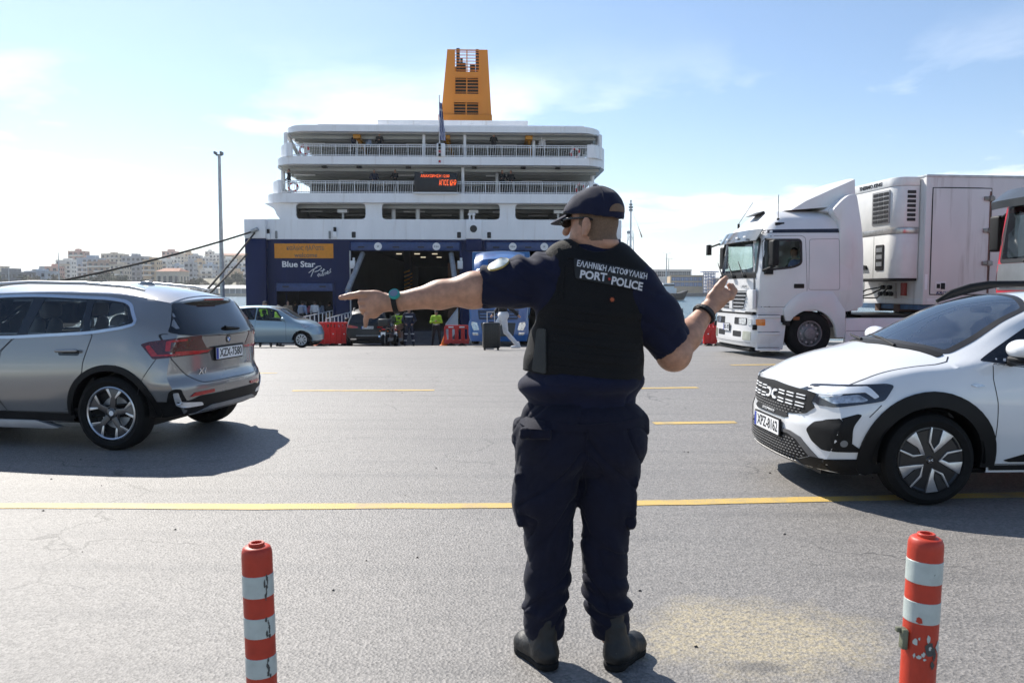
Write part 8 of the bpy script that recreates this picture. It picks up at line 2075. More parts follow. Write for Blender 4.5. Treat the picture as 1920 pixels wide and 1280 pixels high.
	strip(vb, [loc2(1060, 484), loc2(1100, 487), loc2(1122, 493)], .010, 'Y', .005, .02).build('shoulder_seam', VESTM, vest, smooth=60)
	patch(vb, rounded([loc2(1008, 614), loc2(1022, 614), loc2(1022, 694), loc2(998, 690)], .01), 'Y', (), .008, .03, .012).build('side_flap', fabric('grey_black_nylon', (.045, .047, .045), .7), vest, smooth=60)
	def wrap(s, u, v, size, width, m, ang=0.0, off=.010, bold=.0):
		me = text_mesh(s, size, m, extrude=0, width=width, bold=bold)
		c0 = Vector(loc2(u, v)); ca, sa = math.cos(ang), math.sin(ang)
		for q in me.vertices:
			a, bq = c0[0] + q.co.x * ca - q.co.y * sa, c0[1] + q.co.x * sa + q.co.y * ca
			h, n_ = project(vb, a, bq, 'Y', 0); q.co = h + n_ * off
		link_mesh('lettering', me, vest)
	TX = mat('reflective_print', (.62, .62, .64), .5)
	wrap('ΕΛΛΗΝΙΚΗ ΑΚΤΟΦΥΛΑΚΗ', 1140.5, 509, .0285, .268, TX, -.185, bold=.0006); wrap('PORT', 1106, 519.5, .041, .098, TX, -.14, bold=.0014); wrap('POLICE', 1166, 533, .041, .122, TX, -.19, bold=.0014)
	for u, v, r_, mm in ((1133.5, 524.5, .006, 'print_red'), (1138, 561, .010, 'print_orange')):
		c_ = loc2(u, v); patch(vb, [(c_[0] + r_ * math.cos(t) * (1 if k % 2 else .55), c_[1] + r_ * math.sin(t) * (1 if k % 2 else .55)) for k, t in enumerate(np.linspace(0, 2 * math.pi, 17)[:-1])], 'Y', (), .011, .02, .003).build('print_emblem', mat(mm, (.45, .03, .02) if 'red' in mm else (.40, .08, .02), .6), vest)
	# ---- trousers
	f = Field((-.05, 2.9, .04), (.72, 3.62, 1.10), .0065)
	f.ell(pp(1091, 780), (.243, .175, .12), .03); f.cap(pp(1046, 812), pp(1138, 812), .155, .155, .05, flat=((0, 1, 0), 1.1))
	f.ell(pp(1046, 845, -.055), (.118, .11, .115), .04); f.ell(pp(1140, 845, -.055), (.118, .11, .115), .04)
	f.cap(pp(1030, 838), pp(1021, 930), .142, .126, .03); f.cap(pp(1021, 930), pp(1029, 1010), .125, .099, .04); f.cap(pp(1029, 1010), pp(1026, 1090), .098, .090, .03); f.cap(pp(1026, 1090), pp(1021, 1174), .089, .086, .03)
	f.cap(pp(1148, 838), pp(1140, 930), .140, .113, .03); f.cap(pp(1140, 930), pp(1135, 1010), .112, .094, .04); f.cap(pp(1135, 1010), pp(1135, 1090), .092, .088, .03); f.cap(pp(1135, 1090), pp(1145, 1172), .088, .084, .03)
	f.ell(pp(1019, 1136), (.094, .092, .026), .02); f.ell(pp(1141, 1128), (.100, .094, .028), .02)
	f.clip(pp(1020, 1191), (0, 0, -1))
	# cargo and hip pockets
	f.box(pp(976, 935, -.01), (.020, .075, .105), .018, .02); f.box(pp(976, 888, -.01), (.025, .080, .020), .012, .012)
	f.box(pp(1180, 940, -.01), (.020, .075, .095), .018, .02); f.box(pp(1182, 898, -.01), (.024, .080, .020), .012, .012)
	f.box(pp(972, 806, .03), (.022, .05, .05), .02, .035); f.box(pp(1198, 795, .02), (.028, .05, .04), .02, .04)
	f.box(pp(1004, 812, -.15), (.062, .02, .022), .01, .01)
	def dtr(c):
		w = c + o0; zk = pp(1029, 1000).z; zh = pp(1020, 1120).z
		# slanting drag folds under the seat, broken creases at the knee, bunching over the boots
		sx = 1 if w.x > .27 else -1
		q = Vector((w.x, w.y, w.z + sx * (w.x - .27) * .9))
		k = fold(w, (4, 4, 4), .007) + fold(q, (7, 7, 12), .005, 2) + crease(q, (4, 4, 8), .010, 4, 8) + crease(q, (9, 9, 16), .003, 8, 4) + .002
		t = w.z * 38 + sx * (w.x - .27) * 55 + 7 * noise.noise(Vector((w.x * 4, w.y * 4, w.z * 2.2 + sx)))
		env = max(0.0, noise.noise(Vector((w.x * 5 + 9, w.y * 5, w.z * 4))) + .35)
		k += .007 * math.sin(t) * env * (math.exp(-((w.z - zk) / .16) ** 2) + .8 * math.exp(-((w.z - pp(1090, 880).z) / .07) ** 2))
		k += .009 * math.sin(w.z * 62 + w.x * 45 * sx + 8 * noise.noise(w * 4)) * (env + .3) * math.exp(-((w.z - zh) / .08) ** 2)
		return k
	tr = link_mesh('trousers', net_mesh('trousers', f, NAVYT, dtr, org=o0, smooth_it=1), root)
	tb = bvh_of(tr.data)
	strip(tb, [loc2(1093, 790), loc2(1096, 850), loc2(1086, 905)], .008, 'Y', .003, .02).build('seat_seam', NAVYT, tr)
	strip(tb, [loc2(975, 783), loc2(1090, 790), loc2(1208, 783)], .030, 'Y', .004, .03).build('waistband', NAVYT, tr, smooth=60)
	# ---- boots
	for heel, toe, ank in ((Vector((.158, 3.068, 0)), Vector((.032, 3.268, 0)), pp(1023, 1190)), (Vector((.390, 3.064, 0)), Vector((.532, 3.255, 0)), pp(1146, 1190))):
		d = (toe - heel).normalized(); sd = Vector((-d.y, d.x, 0)); R = np.array([[d.x, sd.x, 0], [d.y, sd.y, 0], [0, 0, 1]])
		c = heel.lerp(toe, .5)
		f = Field(c - Vector((.22, .22, .02)), c + Vector((.22, .22, .30)), .005)
		f.cap(heel + d * .03 + up * .055, heel + d * .12 + up * .06, .045, .046, .03); f.cap(heel + d * .12 + up * .055, toe - d * .045 + up * .048, .047, .047, .03)
		an = Vector((ank.x, ank.y - .03, .0)); f.cap(heel + d * .050 + up * .06, Vector((an.x, an.y, .20)), .050, .052, .03); f.ell(toe - d * .055 + up * .042, (.062, .050, .040), .02, rot=R)
		f.clip(c + up * .022, (0, 0, -1))
		bo = link_mesh('boot', net_mesh('boot', f, LEATH, lambda c_: fold(c_, (30, 30, 40), .003), org=o0, smooth_it=1), root)
		f = Field(c - Vector((.22, .22, .02)), c + Vector((.22, .22, .08)), .005)
		f.cap(heel + d * .035 + up * .02, heel + d * .10 + up * .02, .050, .042, .02); f.cap(heel + d * .10 + up * .02, toe - d * .05 + up * .02, .042, .054, .02)
		f.clip(c + up * .002, (0, 0, -1)); f.clip(c + up * .030, (0, 0, 1)); link_mesh('sole', net_mesh('sole', f, RUBBER, org=o0), bo)
		for k in range(3):
			p0 = heel + d * .004 - o0; g = MB(); g.box((p0.x, p0.y, .045 + k * .016), (.05, .012, .006), rz=math.atan2(d.y, d.x) + math.pi / 2); g.build('heel_ridge', mat('boot_ridge', (.06, .06, .058), .4), bo)
	# ---- cap
	f = Field(H - Vector((.26, .26, .06)), H + Vector((.22, .22, .20)), .005)
	f.ell(H + up * .040 - fd * .010, (.121, .100, .112), .01, rot=hr); f.cap(H + up * .035 + fd * .060 + lt * .03, H + up * .035 + fd * .060 - lt * .03, .056, .056, .03)
	f.clip(H + up * .030, (fd * .14 + Vector((0, 0, -1))))
	f.ell(H + up * .03 - fd * .012, (.108, .088, .080), .0, 'sub', rot=hr)
	cap = link_mesh('cap', net_mesh('cap', f, NAVYC, lambda c: fold(c, (22, 22, 22), .004), org=o0, smooth_it=2), root)
	tilt = Matrix.Rotation(math.radians(22), 3, lt)
	bd_ = tilt @ fd
	if bd_.z > 0: tilt = Matrix.Rotation(math.radians(-22), 3, lt); bd_ = tilt @ fd
	bu = tilt @ up; R = np.array([[bd_.x, lt.x, bu.x], [bd_.y, lt.y, bu.y], [bd_.z, lt.z, bu.z]])
	f = Field(H - Vector((.30, .20, .10)), H + Vector((.06, .22, .12)), .0035)
	bc = H + fd * .108 + up * .034
	f.ell(bc, (.084, .080, .009), .004, rot=R); f.clip(H + fd * .085, -fd)
	brim = net_mesh('cap_brim', f, NAVYC, org=o0, smooth_it=1)
	for v in brim.vertices:
		w = (v.co + o0 - bc).dot(lt); v.co.z -= w * w * 3.0
	link_mesh('cap_brim', brim, cap)
	g = MB(); p = H + up * .150 - fd * .005 - o0; g.lathe([(.001, .004), (.008, .002), (.009, -.003)], 12, mx=Matrix.Translation(p) @ Matrix.Rotation(math.pi / 2, 4, 'X')); g.build('cap_button', NAVYC, cap, smooth=60)
	cb = bvh_of(cap.data)
	for k in range(3):
		a = math.radians(-60 + 55 * k) ; pts = []
		dd = (-fd * math.cos(a) + lt * math.sin(a))
		ptsl = []
		for t in np.linspace(.15, 1.25, 9):
			q = H + up * .046 - fd * .012 - o0 + (dd * math.sin(t) + up * math.cos(t)) * .13; h, n_, i_, ds = cb.find_nearest(q); ptsl.append(h + n_ * .0015)
		g = MB(); g.tube(ptsl, .0018, 5); g.build('cap_seam', NAVYC, cap)
	# adjuster gap at the back of the cap with hair behind it
	c_ = H - fd * .1 - o0; cc = loc2(1152, 394)
	arc = [(cc[0] + .032 * math.cos(t), cc[1] - .014 + .030 * max(0, math.sin(t))) for t in np.linspace(0, math.pi, 12)]
	patch(cb, arc, 'Y', (), .003, .012, .004).build('cap_opening', STUB, cap, smooth=60)
	# ---- sunglasses
	g = MB()
	for s in (1, -1):
		pts = [H + lt * s * .066 + fd * .098 + up * .016 - o0, H + lt * s * .081 + fd * .06 + up * .018 - o0, H + lt * s * .085 + up * .018 - fd * .012 - o0, H + lt * s * .085 - fd * .035 + up * .008 - o0]; g.tube(pts, [.006, .0048, .004, .004], 6)
	gl = g.build('sunglasses', GLOSSB, root, smooth=60)
	for s in (1, -1):
		f = Field(H - Vector((.2, .2, .1)), H + Vector((.2, .2, .1)), .004); lr = Matrix.Rotation(math.radians(-18 * s), 3, up); a_ = lr @ fd; b_ = lr @ lt
		f.ell(H + fd * .103 + lt * s * .036 + up * .008, (.010, .033, .024), .0, rot=np.array([[a_.x, b_.x, 0], [a_.y, b_.y, 0], [0, 0, 1]])); link_mesh('lens', net_mesh('lens', f, GLOSSB, org=o0), gl)
	# ---- watch and bracelet
	def ring(c, axis, r, w, t, name, m, flat=1.0):
		axis = axis.normalized(); R = rot_to(axis); V, F, n = [], [], 28
		for k in range(n):
			a = 2 * math.pi * k / n; e = R @ Vector((math.cos(a) * r, math.sin(a) * r, 0)); e.y /= flat; en = e.normalized()
			for dx, dr in ((-w / 2, 0), (w / 2, 0), (w / 2, t), (-w / 2, t)): V.append(c - o0 + e + en * dr + axis * dx)
		for k in range(n):
			j = (k + 1) % n; F += [(4 * k + i, 4 * k + (i + 1) % 4, 4 * j + (i + 1) % 4, 4 * j + i) for i in range(4)]
		q = MB(); q.add(V, F); return q.build(name, m, root, smooth=40)
	wc = pp(741, 567); wo = ring(wc, LW - LE, .042, .020, .004, 'wristwatch', BLACK)
	p = pp(739, 551, -.035); nrm = Vector((-.12, -.82, .55)).normalized()
	q = MB(); q.cyl(p - o0 - nrm * .006, p - o0 + nrm * .006, .023, .021, n=28); q.build('watch_case', mat('teal_watch_case', (.02, .30, .27), .35, coat=.4), wo, smooth=40)
	q = MB(); q.cyl(p - o0 + nrm * .006, p - o0 + nrm * .0075, .016, n=28); q.build('watch_dial', mat('grey_watch_dial', (.16, .20, .26), .15, coat=.8), wo, smooth=40)
	br = ring(RW.lerp(RE, .06), RW - RE, .0405, .022, .006, 'bracelet', BLACK)
	ring(RW.lerp(RE, .06), RW - RE, .0465, .012, .004, 'bracelet_cord', mat('black_cord', (.03, .03, .032), .7, bump=.5, bscale=200))
	return root
Field.rs = .955
officer()
Field.rs = 1.0

# ---- smaller figures
HV = mat('hi_vis_yellow', (.42, .68, .03), .7, var=.1, scale=8, emis=None); REFL = mat('reflective_tape', (.6, .6, .6), .35, metal=.3)
BLK = mat('black_cloth', (.012, .012, .014), .85); NVY = mat('dark_navy_cloth', (.014, .018, .04), .85); WHC = mat('white_cloth', (.68, .68, .70), .8); HAIR = mat('brown_hair', (.03, .02, .014), .7); FSK = mat('light_skin', (.42, .24, .17), .55)
def person(label, loc, rz, top, legs, head='hair', headm=HAIR, arms='down', legs_pose='stand', vest=None, tapes=False, sc=1.0, bag=None, group=None, h=.018, sleeve=True):
	root = thing('person', label, 'person', loc, rz, group); root.scale = (sc,) * 3
	R = lambda *a: Vector(a)
	hip = {-1: R(-.09, 0, .93), 1: R(.09, 0, .93)}
	if legs_pose == 'stand': kn = {s: R(s * .11, -.01, .50) for s in (-1, 1)}; an = {s: R(s * .12, .02, .08) for s in (-1, 1)}
	elif legs_pose == 'walk': kn = {-1: R(-.09, -.22, .54), 1: R(.09, .06, .50)}; an = {-1: R(-.09, -.30, .09), 1: R(.09, .40, .13)}
	elif legs_pose == 'ride': kn = {s: R(s * .26, -.36, .86) for s in (-1, 1)}; an = {s: R(s * .24, -.12, .42) for s in (-1, 1)}
	elif legs_pose == 'apart': kn = {s: R(s * .15, -.01, .50) for s in (-1, 1)}; an = {s: R(s * .20, .02, .08) for s in (-1, 1)}
	sh = {s: R(s * .19, 0, 1.43) for s in (-1, 1)}
	A = {'down': ((.25, .02, 1.16), (.25, -.05, .90)), 'fold': ((.27, -.05, 1.16), (.06, -.22, 1.22)), 'rail': ((.27, -.16, 1.20), (.16, -.38, 1.12)), 'face': ((.26, -.18, 1.20), (.08, -.16, 1.50)), 'belt': ((.30, .03, 1.17), (.16, -.14, 1.02)), 'pull': ((.24, .14, 1.17), (.26, .34, .98)), 'bars': ((.30, -.22, 1.22), (.30, -.50, 1.12)), 'point': ((.42, -.1, 1.38), (.66, -.15, 1.36))}[arms]
	A2 = A if arms not in ('pull', 'point') else ((.25, -.06, 1.16), (.24, -.22, .98))
	el, wr = {}, {}
	for s, a in ((1, A), (-1, A2)): el[s] = R(a[0][0] * s, a[0][1], a[0][2]); wr[s] = R(a[1][0] * s, a[1][1], a[1][2])
	lo, hi = (-.85, -.75, -.02), (.85, .62, 1.85)
	def limbs(f, g, what):
		if 't' in what:
			f.cap(R(0, .01, .98), R(0, 0, 1.22), .14 + g, .155 + g, .05, flat=((0, 1, 0), 1.35)); f.cap(R(0, 0, 1.22), R(0, 0, 1.36), .16 + g, .15 + g, .05, flat=((0, 1, 0), 1.4)); f.cap(sh[-1], sh[1], .06 + g, .06 + g, .05)
		if 'a' in what:
			for s in (-1, 1):
				f.cap(sh[s], el[s], .054 + g, .045 + g, .02)
				if sleeve or 'b' in what: f.cap(el[s], wr[s], .043 + g, .034 + g, .02)
		if 'l' in what:
			f.cap(R(-.06, .01, .95), R(.06, .01, .95), .13 + g, .13 + g, .04)
			for s in (-1, 1): f.cap(hip[s], kn[s], .085 + g, .062 + g, .02); f.cap(kn[s], an[s], .06 + g, .042 + g, .02)
	f = Field(lo, hi, h); limbs(f, -.006, 'tabl')
	for s in (-1, 1):
		hd = (wr[s] - el[s]).normalized(); f.cap(wr[s], wr[s] + hd * .10, .034, .028, .015); f.cap(wr[s] + hd * .03, wr[s] + hd * .08 + Vector((-s * .03, 0, .02)), .014, .011, .008)
		f.cap(an[s] - Vector((0, -.03, .03)), an[s] + Vector((0, -.15, -.04)), .04, .034, .02)
	f.cap(R(0, 0, 1.42), R(0, -.01, 1.56), .055, .052, .03); f.ell(R(0, -.015, 1.645), (.074, .092, .115), .02); f.ell(R(0, -.05, 1.585), (.052, .05, .045), .03); f.cap(R(0, -.105, 1.645), R(0, -.12, 1.615), .010, .014, .012)
	for s in (-1, 1): f.ell(R(s * .076, .0, 1.64), (.012, .022, .03), .01)
	link_mesh('body', net_mesh('body', f, FSK), root)
	f = Field(lo, hi, h); limbs(f, .012, 'ta'); f.clip((0, 0, .92), (0, 0, -1)); link_mesh('jacket' if sleeve else 'shirt', net_mesh('top', f, top, lambda c: fold(c, (9, 9, 16), .012)), root)
	f = Field(lo, hi, h); limbs(f, .010, 'l'); f.clip((0, 0, 1.06), (0, 0, 1)); link_mesh('trousers', net_mesh('trousers', f, legs, lambda c: fold(c, (9, 9, 14), .010)), root)
	for s in (-1, 1):
		f = Field(lo, hi, h); f.cap(an[s] - Vector((0, -.035, .04)), an[s] + Vector((0, -.16, -.045)), .046, .042, .02); f.cap(an[s] - Vector((0, -.01, 0)), an[s] + Vector((0, 0, .05)), .05, .05, .02); f.clip((0, 0, an[s].z - .078), (0, 0, -1)); link_mesh('shoe', net_mesh('shoe', f, WHC if legs is WHC else BLK), root)
	f = Field(lo, hi, h * .8)
	if head == 'hair': f.ell(R(0, .012, 1.665), (.086, .098, .108), .02); f.clip((0, -.02, 1.63), (0, -.75, -.66))
	elif head == 'long': f.ell(R(0, .015, 1.665), (.090, .100, .108), .02); f.cap(R(0, .06, 1.65), R(0, .09, 1.42), .075, .06, .04); f.clip((0, -.03, 1.63), (0, -1, -.25))
	elif head == 'cap': f.ell(R(0, .0, 1.69), (.092, .108, .085), .01); f.clip((0, 0, 1.675), (0, 0, -1)); f.ell(R(0, -.13, 1.685), (.07, .08, .014), .015)
	elif head == 'helmet': f.ell(R(0, .0, 1.665), (.13, .145, .14), .01)
	link_mesh({'hair': 'hair', 'long': 'hair', 'cap': 'cap', 'helmet': 'helmet'}[head], net_mesh('headgear', f, headm, smooth_it=1), root)
	if vest is not None:
		f = Field(lo, hi, h); limbs(f, .026, 't'); f.clip((0, 0, 1.0), (0, 0, -1)); link_mesh('safety_vest', net_mesh('safety_vest', f, vest), root)
	if tapes:
		for z in ((1.06, 1.02) if tapes == 1 else (1.34, .55, .25)):
			f = Field(lo, hi, h); limbs(f, .034 if vest is not None else .022, 't' if z > .9 else 'l'); f.clip((0, 0, z + .03), (0, 0, 1)); f.clip((0, 0, z - .03), (0, 0, -1)); link_mesh('reflective_band', net_mesh('reflective_band', f, REFL), root)
	if bag is not None:
		f = Field(lo, hi, h); f.box((0, .2, 1.22), (.15, .09, .22), .06, .02); link_mesh('backpack', net_mesh('backpack', f, bag), root)
	return root
def stand(u, Y, dz=0.0): return Vector((at(u, 600, Y).x, Y, ground_z(Y) + dz))
person('port worker in a yellow hi-vis jacket standing on the ramp with folded arms', stand(818, 38.6), 0, HV, BLK, 'cap', BLK, 'fold', 'apart', tapes=1, h=.015, sc=.97)
person('port worker in dark overalls with reflective bands beside the black SUV', stand(767, 36.4), .1, NVY, NVY, 'hair', HAIR, 'belt', 'apart', tapes=2, h=.015)
person('man in a dark cap and hi-vis vest behind the light blue car', stand(497, 31.0), .3, BLK, BLK, 'cap', BLK, 'down', 'apart', vest=HV, tapes=1)
person('shorter man in a hi-vis jacket behind the light blue car', stand(523, 33.5), 2.4, HV, BLK, 'hair', mat('grey_hair', (.2, .18, .16), .7), 'down', 'stand', sc=.98)
LBS = mat('light_blue_shirt', (.28, .36, .52), .8); PNK = mat('pink_cloth', (.45, .12, .18), .8); TAN = mat('tan_cloth', (.3, .22, .15), .8)
pas = [(540, 49.6, .4, TAN, BLK, 'long', 0, None, 'passenger with bare arms at the left of the passenger doorway'), (553, 51.2, 2.8, BLK, BLK, 'hair', 1, None, 'passenger in black inside the passenger doorway, second from the left'),
	   (567, 49.2, 3.0, LBS, BLK, 'hair', 1, mat('grey_backpack', (.25, .27, .33), .8), 'passenger in a light blue shirt with a backpack walking into the doorway'), (576, 50.8, 3.3, PNK, NVY, 'long', 1, None, 'passenger in pink in the middle of the passenger doorway'),
	   (590, 49.8, 3.0, WHC, NVY, 'hair', 1, None, 'passenger in a white top walking up the gangway'), (600, 51.4, 3.2, LBS, BLK, 'long', 1, None, 'long haired passenger in pale blue deep in the doorway'), (617, 50.4, 2.9, BLK, TAN, 'hair', 1, None, 'passenger in black by the right jamb of the passenger doorway')]
for u, Y, rz, tp, lg, hd, sl, bg, lb in pas:
	person(lb, Vector((at(u, 580, Y).x, Y, LOB - .62 if Y > 49.9 else LOB - .56)), rz, tp, lg, hd, HAIR, 'down', 'stand', bag=bg, group='passengers boarding by the gangway', h=.024, sleeve=bool(sl))
person('traveller in a black top and white trousers pulling a black suitcase', stand(943, 21.9), -1.35, BLK, WHC, 'hair', HAIR, 'pull', 'walk', h=.016)
# people along the ferry rails
fm = ferry.matrix_basis
def on_deck(u, lev, y, rz, tp, label, arms='rail', head='hair', headm=HAIR, sc=.86, vest=None):
	z = fz(299) if lev == 3 else fz(366)
	p = fm @ Vector((fx(u), y, z + .03)); person(label, p, rz, tp, BLK, head, headm, arms, 'stand', sc=sc, group='people on the ferry decks', h=.03, vest=vest)
on_deck(714, 3, .35, 0, BLK, 'man in black with a white cap leaning on the upper deck rail', 'fold', 'cap', WHC)
on_deck(665, 3, .7, 1.2, NVY, 'person in navy by the yellow davit on the upper deck', 'down'); on_deck(690, 3, 1.2, -.6, LBS, 'person in pale blue behind the upper deck rail at the left', 'down', 'long')
on_deck(926, 3, .35, .1, BLK, 'person in black raising both hands to the face on the upper deck', 'face'); on_deck(1018, 3, .9, 2.5, WHC, 'person in white with back turned on the upper deck at the right', 'down', 'long', WHC)
on_deck(546, 2, .4, -1.2, BLK, 'person in black pointing over the lower deck bulwark at the left', 'point'); on_deck(703, 2, .5, .2, NVY, 'person in navy at the lower deck rail left of the departure sign', 'belt')
on_deck(742, 2, .4, -.2, BLK, 'person in black beside the departure sign on the lower deck', 'rail'); on_deck(942, 2, .4, .2, BLK, 'left of the pair in black at the lower deck rail', 'rail', 'long'); on_deck(958, 2, .5, -.3, BLK, 'right of the pair in black at the lower deck rail', 'belt')
# ------------------------------------------------------------------ street furniture and small things
# flexible marker posts
def marker_post(u, Y, top_v, label, lean, bands, marks, clip):
	top = at(u, top_v, Y); H = top.z
	root = thing('marker_post', label, 'marker post', (top.x, Y, 0), 0, 'striped marker posts in the foreground')
	root.rotation_euler = (0, lean, 0); root.location.x -= math.sin(lean) * H
	PR = mat('post_red_plastic', (.47, .038, .015), .5, var=.18, scale=14, bump=.06, bscale=60); PW = mat('post_reflective_film', (.46, .52, .50), .38, var=.10, scale=30, metal=.1)
	r = .0405
	RX = Matrix.Rotation(math.pi / 2, 4, 'X')
	def lat(name, prof, m, n=40, par=root):
		q = MB(); q.lathe(prof, n, mx=RX); return q.build(name, m, par, smooth=35)
	body = lat('post_body', [(r, 0), (r, H - .030), (r * .985, H - .018), (r * .90, H - .008), (r * .78, H - .004), (r * .52, H - .003), (r * .52, H + .004), (r * .48, H + .006), (r * .36, H + .006), (r * .34, H - .02), (.0005, H - .02)], PR)
	lat('base_flange', [(.0005, .02), (.06, .02), (.10, .008), (.10, 0)], BLACK)
	for z1, z0 in bands: lat('reflective_band', [(r + .0002, H - z0), (r + .0010, H - z0 + .001), (r + .0010, H - z1 - .001), (r + .0002, H - z1)], PW, par=body)
	def onpost(a0, z, w, hh, rng, m, name, par=root, off=.0016):
		q = MB(); pts = [(w * rng.uniform(.3, 1) * math.cos(t), hh * rng.uniform(.5, 1) * math.sin(t)) for t in np.linspace(0, 2 * math.pi, 11)[:-1]]
		V = [((r + off) * math.sin(a0 + x / r), -(r + off) * math.cos(a0 + x / r), H - z + y) for x, y in pts]; q.add(V + [((r + off) * math.sin(a0), -(r + off) * math.cos(a0), H - z)], [(i, (i + 1) % 10, 10) for i in range(10)]); q.build(name, m, par)
	rg = random.Random(int(u))
	for a0, z, w, hh, nm in marks: onpost(a0, z, w, hh, rg, {'k': mat('scuff_black', (.07, .07, .065), .8), 'w': PW, 'r': PR}[nm], 'scuff_mark' if nm == 'k' else 'film_remnant')
	if clip:
		q = MB(); q.box((-.047, -.012, H - .255), (.014, .02, .05)); q.box((-.053, -.006, H - .235), (.022, .012, .012)); q.build('torn_clip', mat('tarnished_clip', (.16, .17, .12), .6, metal=.4, var=.4, scale=30), root, bevel=.002)
rA = [(.078, .137), (.193, .248), (.304, .358), (.41, .462)]
ks = []
rg = random.Random(5)
for z0, z1 in rA:
	for k in range(7): ks.append((.82 + rg.uniform(-.10, .14), z0 + (z1 - z0) * (k + .5) / 7, rg.uniform(.002, .005), rg.uniform(.008, .016), 'k'))
marker_post(481, 2.13, 1020, 'red and white striped marker post left of the officer', math.radians(-1.0), rA, ks, False)
mk = [(-.55, .20, .012, .012, 'r'), (.1, .085, .002, .002, 'k'), (-.7, .155, .004, .003, 'r')] + [(rg.uniform(-.8, .1), .255 + rg.uniform(-.02, .04), rg.uniform(.003, .010), rg.uniform(.004, .012), 'w') for k in range(9)] + [(.75, .265, .012, .02, 'w'), (.1, .27, .02, .02, 'k')] + [(rg.uniform(.2, 1.0), .29 + rg.uniform(-.03, .03), .008, .015, 'k') for k in range(4)]
marker_post(1737, 1.93, 1003, 'red marker post with peeled white bands at the lower right', math.radians(1.6), [(.058, .112), (.158, .210)], mk, True)

# red water-filled barriers
def barrier_mesh(w, hgt, slots):
	q = MB(); out = rounded([(-w / 2, .10), (w / 2, .10), (w / 2, hgt - .08), (w / 2 - .06, hgt), (-w / 2 + .06, hgt), (-w / 2, hgt - .08)], .03)
	n = 5; holes = []
	for k in range(slots):
		x = -w / 2 + (k + .5) * w / slots; holes.append(rounded(rect(x - w / slots * .22, x + w / slots * .22, hgt * (.30 if slots < 5 else .78), hgt * (.82 if slots < 5 else .92)), .03))
	pts, F = tri2d(out, holes, .2); N = len(pts); V = [(a, -.09, c) for a, c in pts] + [(a, .09, c) for a, c in pts]; FF = [tuple(t) for t in F] + [tuple(N + i for i in reversed(t)) for t in F]; cnt = {}
	for t in F:
		for k in range(3): e = (t[k], t[(k + 1) % 3]); cnt.setdefault((min(e), max(e)), []).append(e)
	for k, es in cnt.items():
		if len(es) == 1: a, c = es[0]; FF.append((c, a, N + a, N + c))
	q.add(V, FF); return q.mesh('shell', RED, bevel=0)
BMESH = {5: barrier_mesh(.86, 1.08, 5), 4: barrier_mesh(1.15, .95, 4)}
def barrier(u, Y, rz, label, kind=5, sc=1.0):
	t = thing('traffic_barrier', label, 'barrier', stand(u, Y), rz, 'red plastic barriers by the ramps'); t.scale = (sc,) * 3
	link_mesh('shell', BMESH[kind], t)
	for x in (-.25, .25):
		q = MB(); q.prism([(x - .22, 0), (x + .22, 0), (x + .05, .13), (x - .05, .13)], -.28, .28); q.build('foot', BLACK, t)
		if kind == 5:
			q = MB(); q.cyl((x, -.10, .55), (x, -.085, .55), .03, n=10); q.build('filler_cap', PLATEW, t)
			for dx in (-.14, .14): q = MB(); q.b2(x + dx - .02, x + dx + .02, -.115, -.085, .2, .75); q.build('rib', RED, t)
		else:
			q = MB(); q.b2(x - .12, x + .12, -.105, -.091, .84, .90); q.build('reflector', PLATEW, t)
barrier(615, 36.3, .12, 'left of the two red barriers beside the black SUV', 5); barrier(635.5, 36.2, -.05, 'right of the two red barriers beside the black SUV', 5)
barrier(590, 34.5, .2, 'red barrier peeping over the bonnet of the light blue car', 5, .95)
barrier(856, 36.8, 0, 'red slotted barrier between the hi-vis worker and the blue truck', 4)
barrier(1337, 36.0, .1, 'red barrier between the raised hand and the white truck', 5, 1.0); barrier(1222, 36.3, 0, 'red barrier showing under the right arm of the officer', 4)
# orange wedges
for u, Y, lb in ((595, 36.8, 'orange traffic cone left of the two red barriers'), (833, 36.9, 'orange traffic cone beside the hi-vis worker')):
	t = thing('traffic_cone', lb, 'traffic cone', stand(u, Y))
	q = MB(); q.cyl((0, 0, .04), (.05, 0, .55), .17, .04, n=16); q.build('cone_body', ORANGE, t, smooth=40)
	q = MB(); q.b2(-.22, .22, -.22, .22, 0, .04); q.build('cone_base', ORANGE, t, bevel=.01)
# suitcase
t = thing('suitcase', 'black ribbed trolley suitcase pulled by the traveller in white trousers', 'suitcase', stand(921, 21.4), math.radians(8))
q = MB(); q.b2(-.23, .23, -.14, .14, .06, .74); q.build('shell', mat('suitcase_black', (.012, .012, .012), .35, var=.2), t, bevel=.04, segs=3)
for k in range(9):
	q = MB(); x = -.18 + k * .045; q.b2(x - .008, x + .008, -.148, -.138, .12, .68); q.build('rib', MATS['suitcase_black'], t)
for x in (-.18, .18):
	for y in (-.09, .09): q = MB(); q.cyl((x - .015, y, .03), (x + .015, y, .03), .03, n=12); q.build('wheel', BLACK, t, smooth=40)
q = MB(); q.cyl((-.10, .08, .74), (-.10, .10, 1.02), .009, n=8); q.cyl((.10, .08, .74), (.10, .10, 1.02), .009, n=8); q.cyl((-.11, .10, 1.02), (.11, .10, 1.02), .014, n=8); q.build('pull_handle', ALU, t, smooth=40)
q = MB(); q.b2(-.07, .07, -.02, .02, .74, .77); q.build('carry_handle', BLACK, t, bevel=.008)
